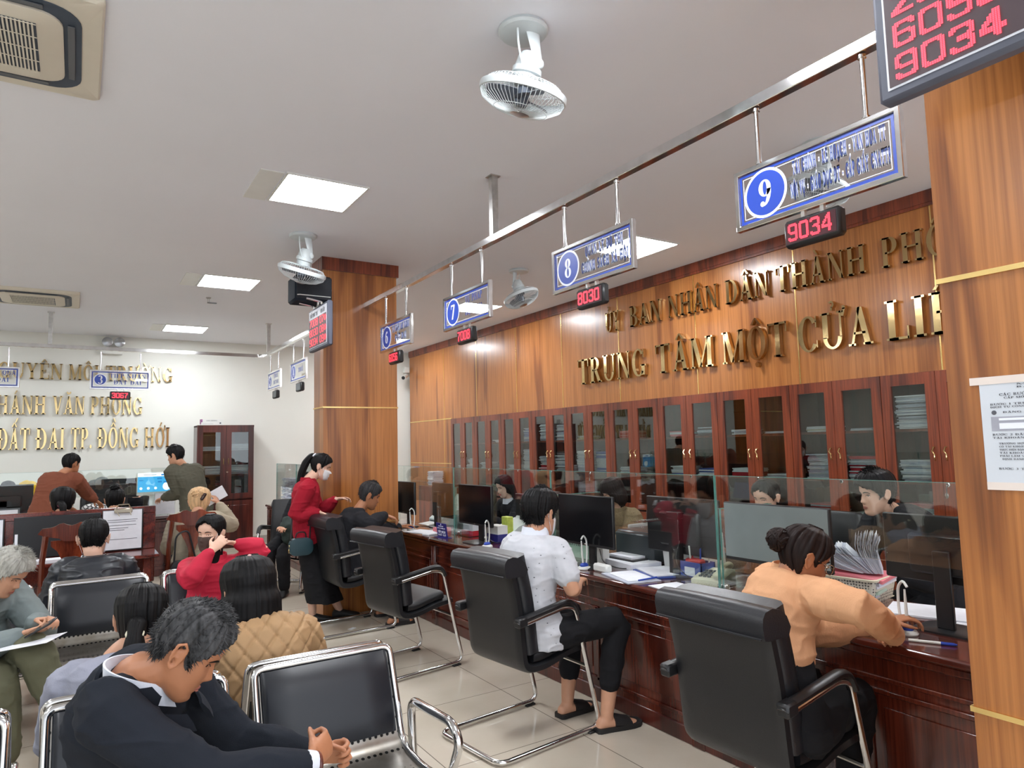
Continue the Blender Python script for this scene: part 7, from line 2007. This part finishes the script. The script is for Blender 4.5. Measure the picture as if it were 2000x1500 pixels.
t = thing('paper_holder', 'upright holder of printed forms below the blue information screen', 'holder', (1.02, 10.44, CT))
MB().bb((-.13, 0, 0), (.13, .01, .30)).build('backing', M['clear'], t, smooth=False)
MB().bb((-.12, -.004, .01), (.12, 0, .29)).build('forms', M['paper'], t, smooth=False)
t = thing('paper_holder', 'holder with printed forms standing before the far left monitor', 'holder', (-.75, 10.46, CT))
MB().bb((-.17, 0, 0), (.17, .01, .20)).build('backing', M['greyp'], t, smooth=False)
MB().bb((-.15, -.004, .01), (.15, 0, .18)).build('forms', M['paper'], t, smooth=False)
tag(MB().bb((-.08, -.1, 0), (.08, .1, .20), bev=.003).build('paper_block', M['paper2'], None, loc=(-.42, 10.78, CT)), 'block of pale papers right of the far left monitor', 'paper stack')
def drape(name, label, loc, r, m, seed, cat, sq=1.0):
    b = MB(); rs = random.Random(seed)
    for _ in range(9): b.ell((rs.uniform(-.5, .5)*r, rs.uniform(-.3, .3)*r, rs.uniform(-.3, .5)*r), (r*rs.uniform(.4, .7), r*rs.uniform(.3, .5), r*rs.uniform(.4, .8)*sq), nu=12, nv=8)
    f_ = fuse(b, .012, 4, .5, lambda co: .012*(1-np.abs(2*vnoise(co*18)-1)*2))
    return tag(f_.build(name, m, None, angle=180, loc=loc), label, cat)
cloth('yellow_cloth', (226, 186, 40), .8); cloth('grey_cloth', (128, 130, 130), .85)
drape('yellow_jacket', 'yellow jacket hung behind the staff woman at the left edge', (-.58, 12.18, 1.06), .18, M['yellow_cloth'], 3, 'jacket')
drape('grey_hood', 'grey hooded bundle on a chair behind the far left counter', (.30, 11.84, 1.08), .18, M['grey_cloth'], 5, 'jacket')
def check_mat():
    m, nt, b = _nt('black_white_print'); v = _coord(nt, (1, 1, 1)); vo = _n(nt, 'ShaderNodeTexVoronoi', feature='DISTANCE_TO_EDGE'); vo.inputs['Scale'].default_value = 22
    nt.links.new(v, vo.inputs['Vector']); c = _ramp(nt, vo.outputs[0], [(.10, S(40, 40, 44)), (.16, S(226, 226, 226))]); nt.links.new(c, b.inputs['Base Color']); return m
drape('printed_bag', 'white bag with black print on the far left counter', (.22, 10.55, CT+.10), .14, check_mat(), 8, 'bag', .6)
tag(MB().box((0, 0, .02), (.42, .25, .04), bev=.006).build('black_case', M['blackp'], None, loc=(.25, 10.36, CT)), 'flat black case under the printed bag', 'case')

# ------------------------------------------------------------------ bags, notices, litter
cloth('dark_green_bag', (44, 56, 52), .6)
t = drape('backpack', 'dark green backpack on the lap of the person hidden behind the standing woman', tuple(at(570, 1036, Y=8.0)), .14, M['dark_green_bag'], 11, 'bag', 1.1)
t = thing('black_bag', 'black handbag hanging on the wooden chair of the blonde woman', 'bag', (.84, 6.83, .50))
b = MB().loft([bagring(-.05, .20, .26), bagring(-.045, .24, .30), bagring(.045, .24, .30), bagring(.05, .20, .26)]).build('bag_body', M['leather'], t)
MB().tube(fillet([(-.09, 0, .13), (-.08, 0, .38), (.02, .0, .42), (.09, 0, .13)], .08), .008, 8).build('strap', M['leather'], t)
t = thing('notice', 'white printed notice taped on the right pillar', 'notice', (2.03, .866, 1.462))
MB().bb((-.002, -.21, 0), (-.0005, 0, .28)).build('sheet', mat('notice_paper', S(206, 212, 220), .6, vary=.02), t, smooth=False)
M['tape'] = mat('tape', S(226, 214, 206), .2, vary=.05)
for a_, b_ in (((-.003, -.21, .268), (-.002, .022, .288)), ((-.003, -.21, -.008), (-.002, 0, .012))): MB().bb(a_, b_).build('clear_tape', M['tape'], t, smooth=False)
q = MB(); NU, NV = (0, -1, 0), (0, 0, 1)
for z, x, w__, tx, h_ in ((.262, .085, .11, 'MẪU SỐ', .004), (.255, .085, .12, 'BAN HÀNH', .004), (.236, .045, .15, 'CÁC BƯỚC THỰC HIỆN', .0065), (.228, .055, .13, 'CẤP MỚI CẤP LẠI THẺ', .005), (.212, .022, .17, 'BƯỚC 1 TRUY CẬP CỔNG', .005), (.205, .022, .08, 'DỊCH VỤ CÔNG', .0045), (.191, .05, .09, 'ĐĂNG NHẬP', .0045), (.133, .022, .17, 'BƯỚC 2 ĐĂNG NHẬP BẰNG', .005), (.125, .022, .15, 'TÀI KHOẢN ĐỊNH DANH', .0045), (.110, .035, .06, 'TRƯỜNG HỢP', .0045), (.102, .035, .06, 'CÓ TÀI KHOẢN', .0045), (.094, .035, .06, 'THỰC HIỆN ĐĂNG', .0045), (.086, .035, .06, 'TÀI KHOẢN', .0045), (.078, .035, .06, 'PHẢI LÀM SỐ', .0045), (.070, .04, .05, 'ĐỊNH DANH', .0045), (.045, .03, .12, 'BƯỚC 3 THỰC HIỆN', .005)):
    draw_text(q, tx, (-.0022, -x, z), NU, NV, h_, w__, .0004)
q.prism([(.03+.006*math.cos(i*.5), .193+.006*math.sin(i*.5)) for i in range(13)], (-.0022, 0, 0), NU, NV, .0004)
q.build('print', M['ink'], t, smooth=False)
MB().bb((-.0026, -.20, .145), (-.0021, -.022, .182)).build('printed_banner', mat('notice_grey', S(164, 166, 178), .6), t, smooth=False)
MB().bb((-.003, -.20, .172), (-.0026, -.04, .178)).bb((-.003, -.10, .150), (-.0026, -.04, .165)).build('banner_fields', M['white'], t, smooth=False)
tag(MB().box((0, 0, .002), (.07, .04, .003), rz=.5).build('paper_scrap', M['paper'], None, smooth=False, loc=(2.12, 6.10, 0)), 'small white scrap of paper on the floor under the chair by the pillar', 'paper')
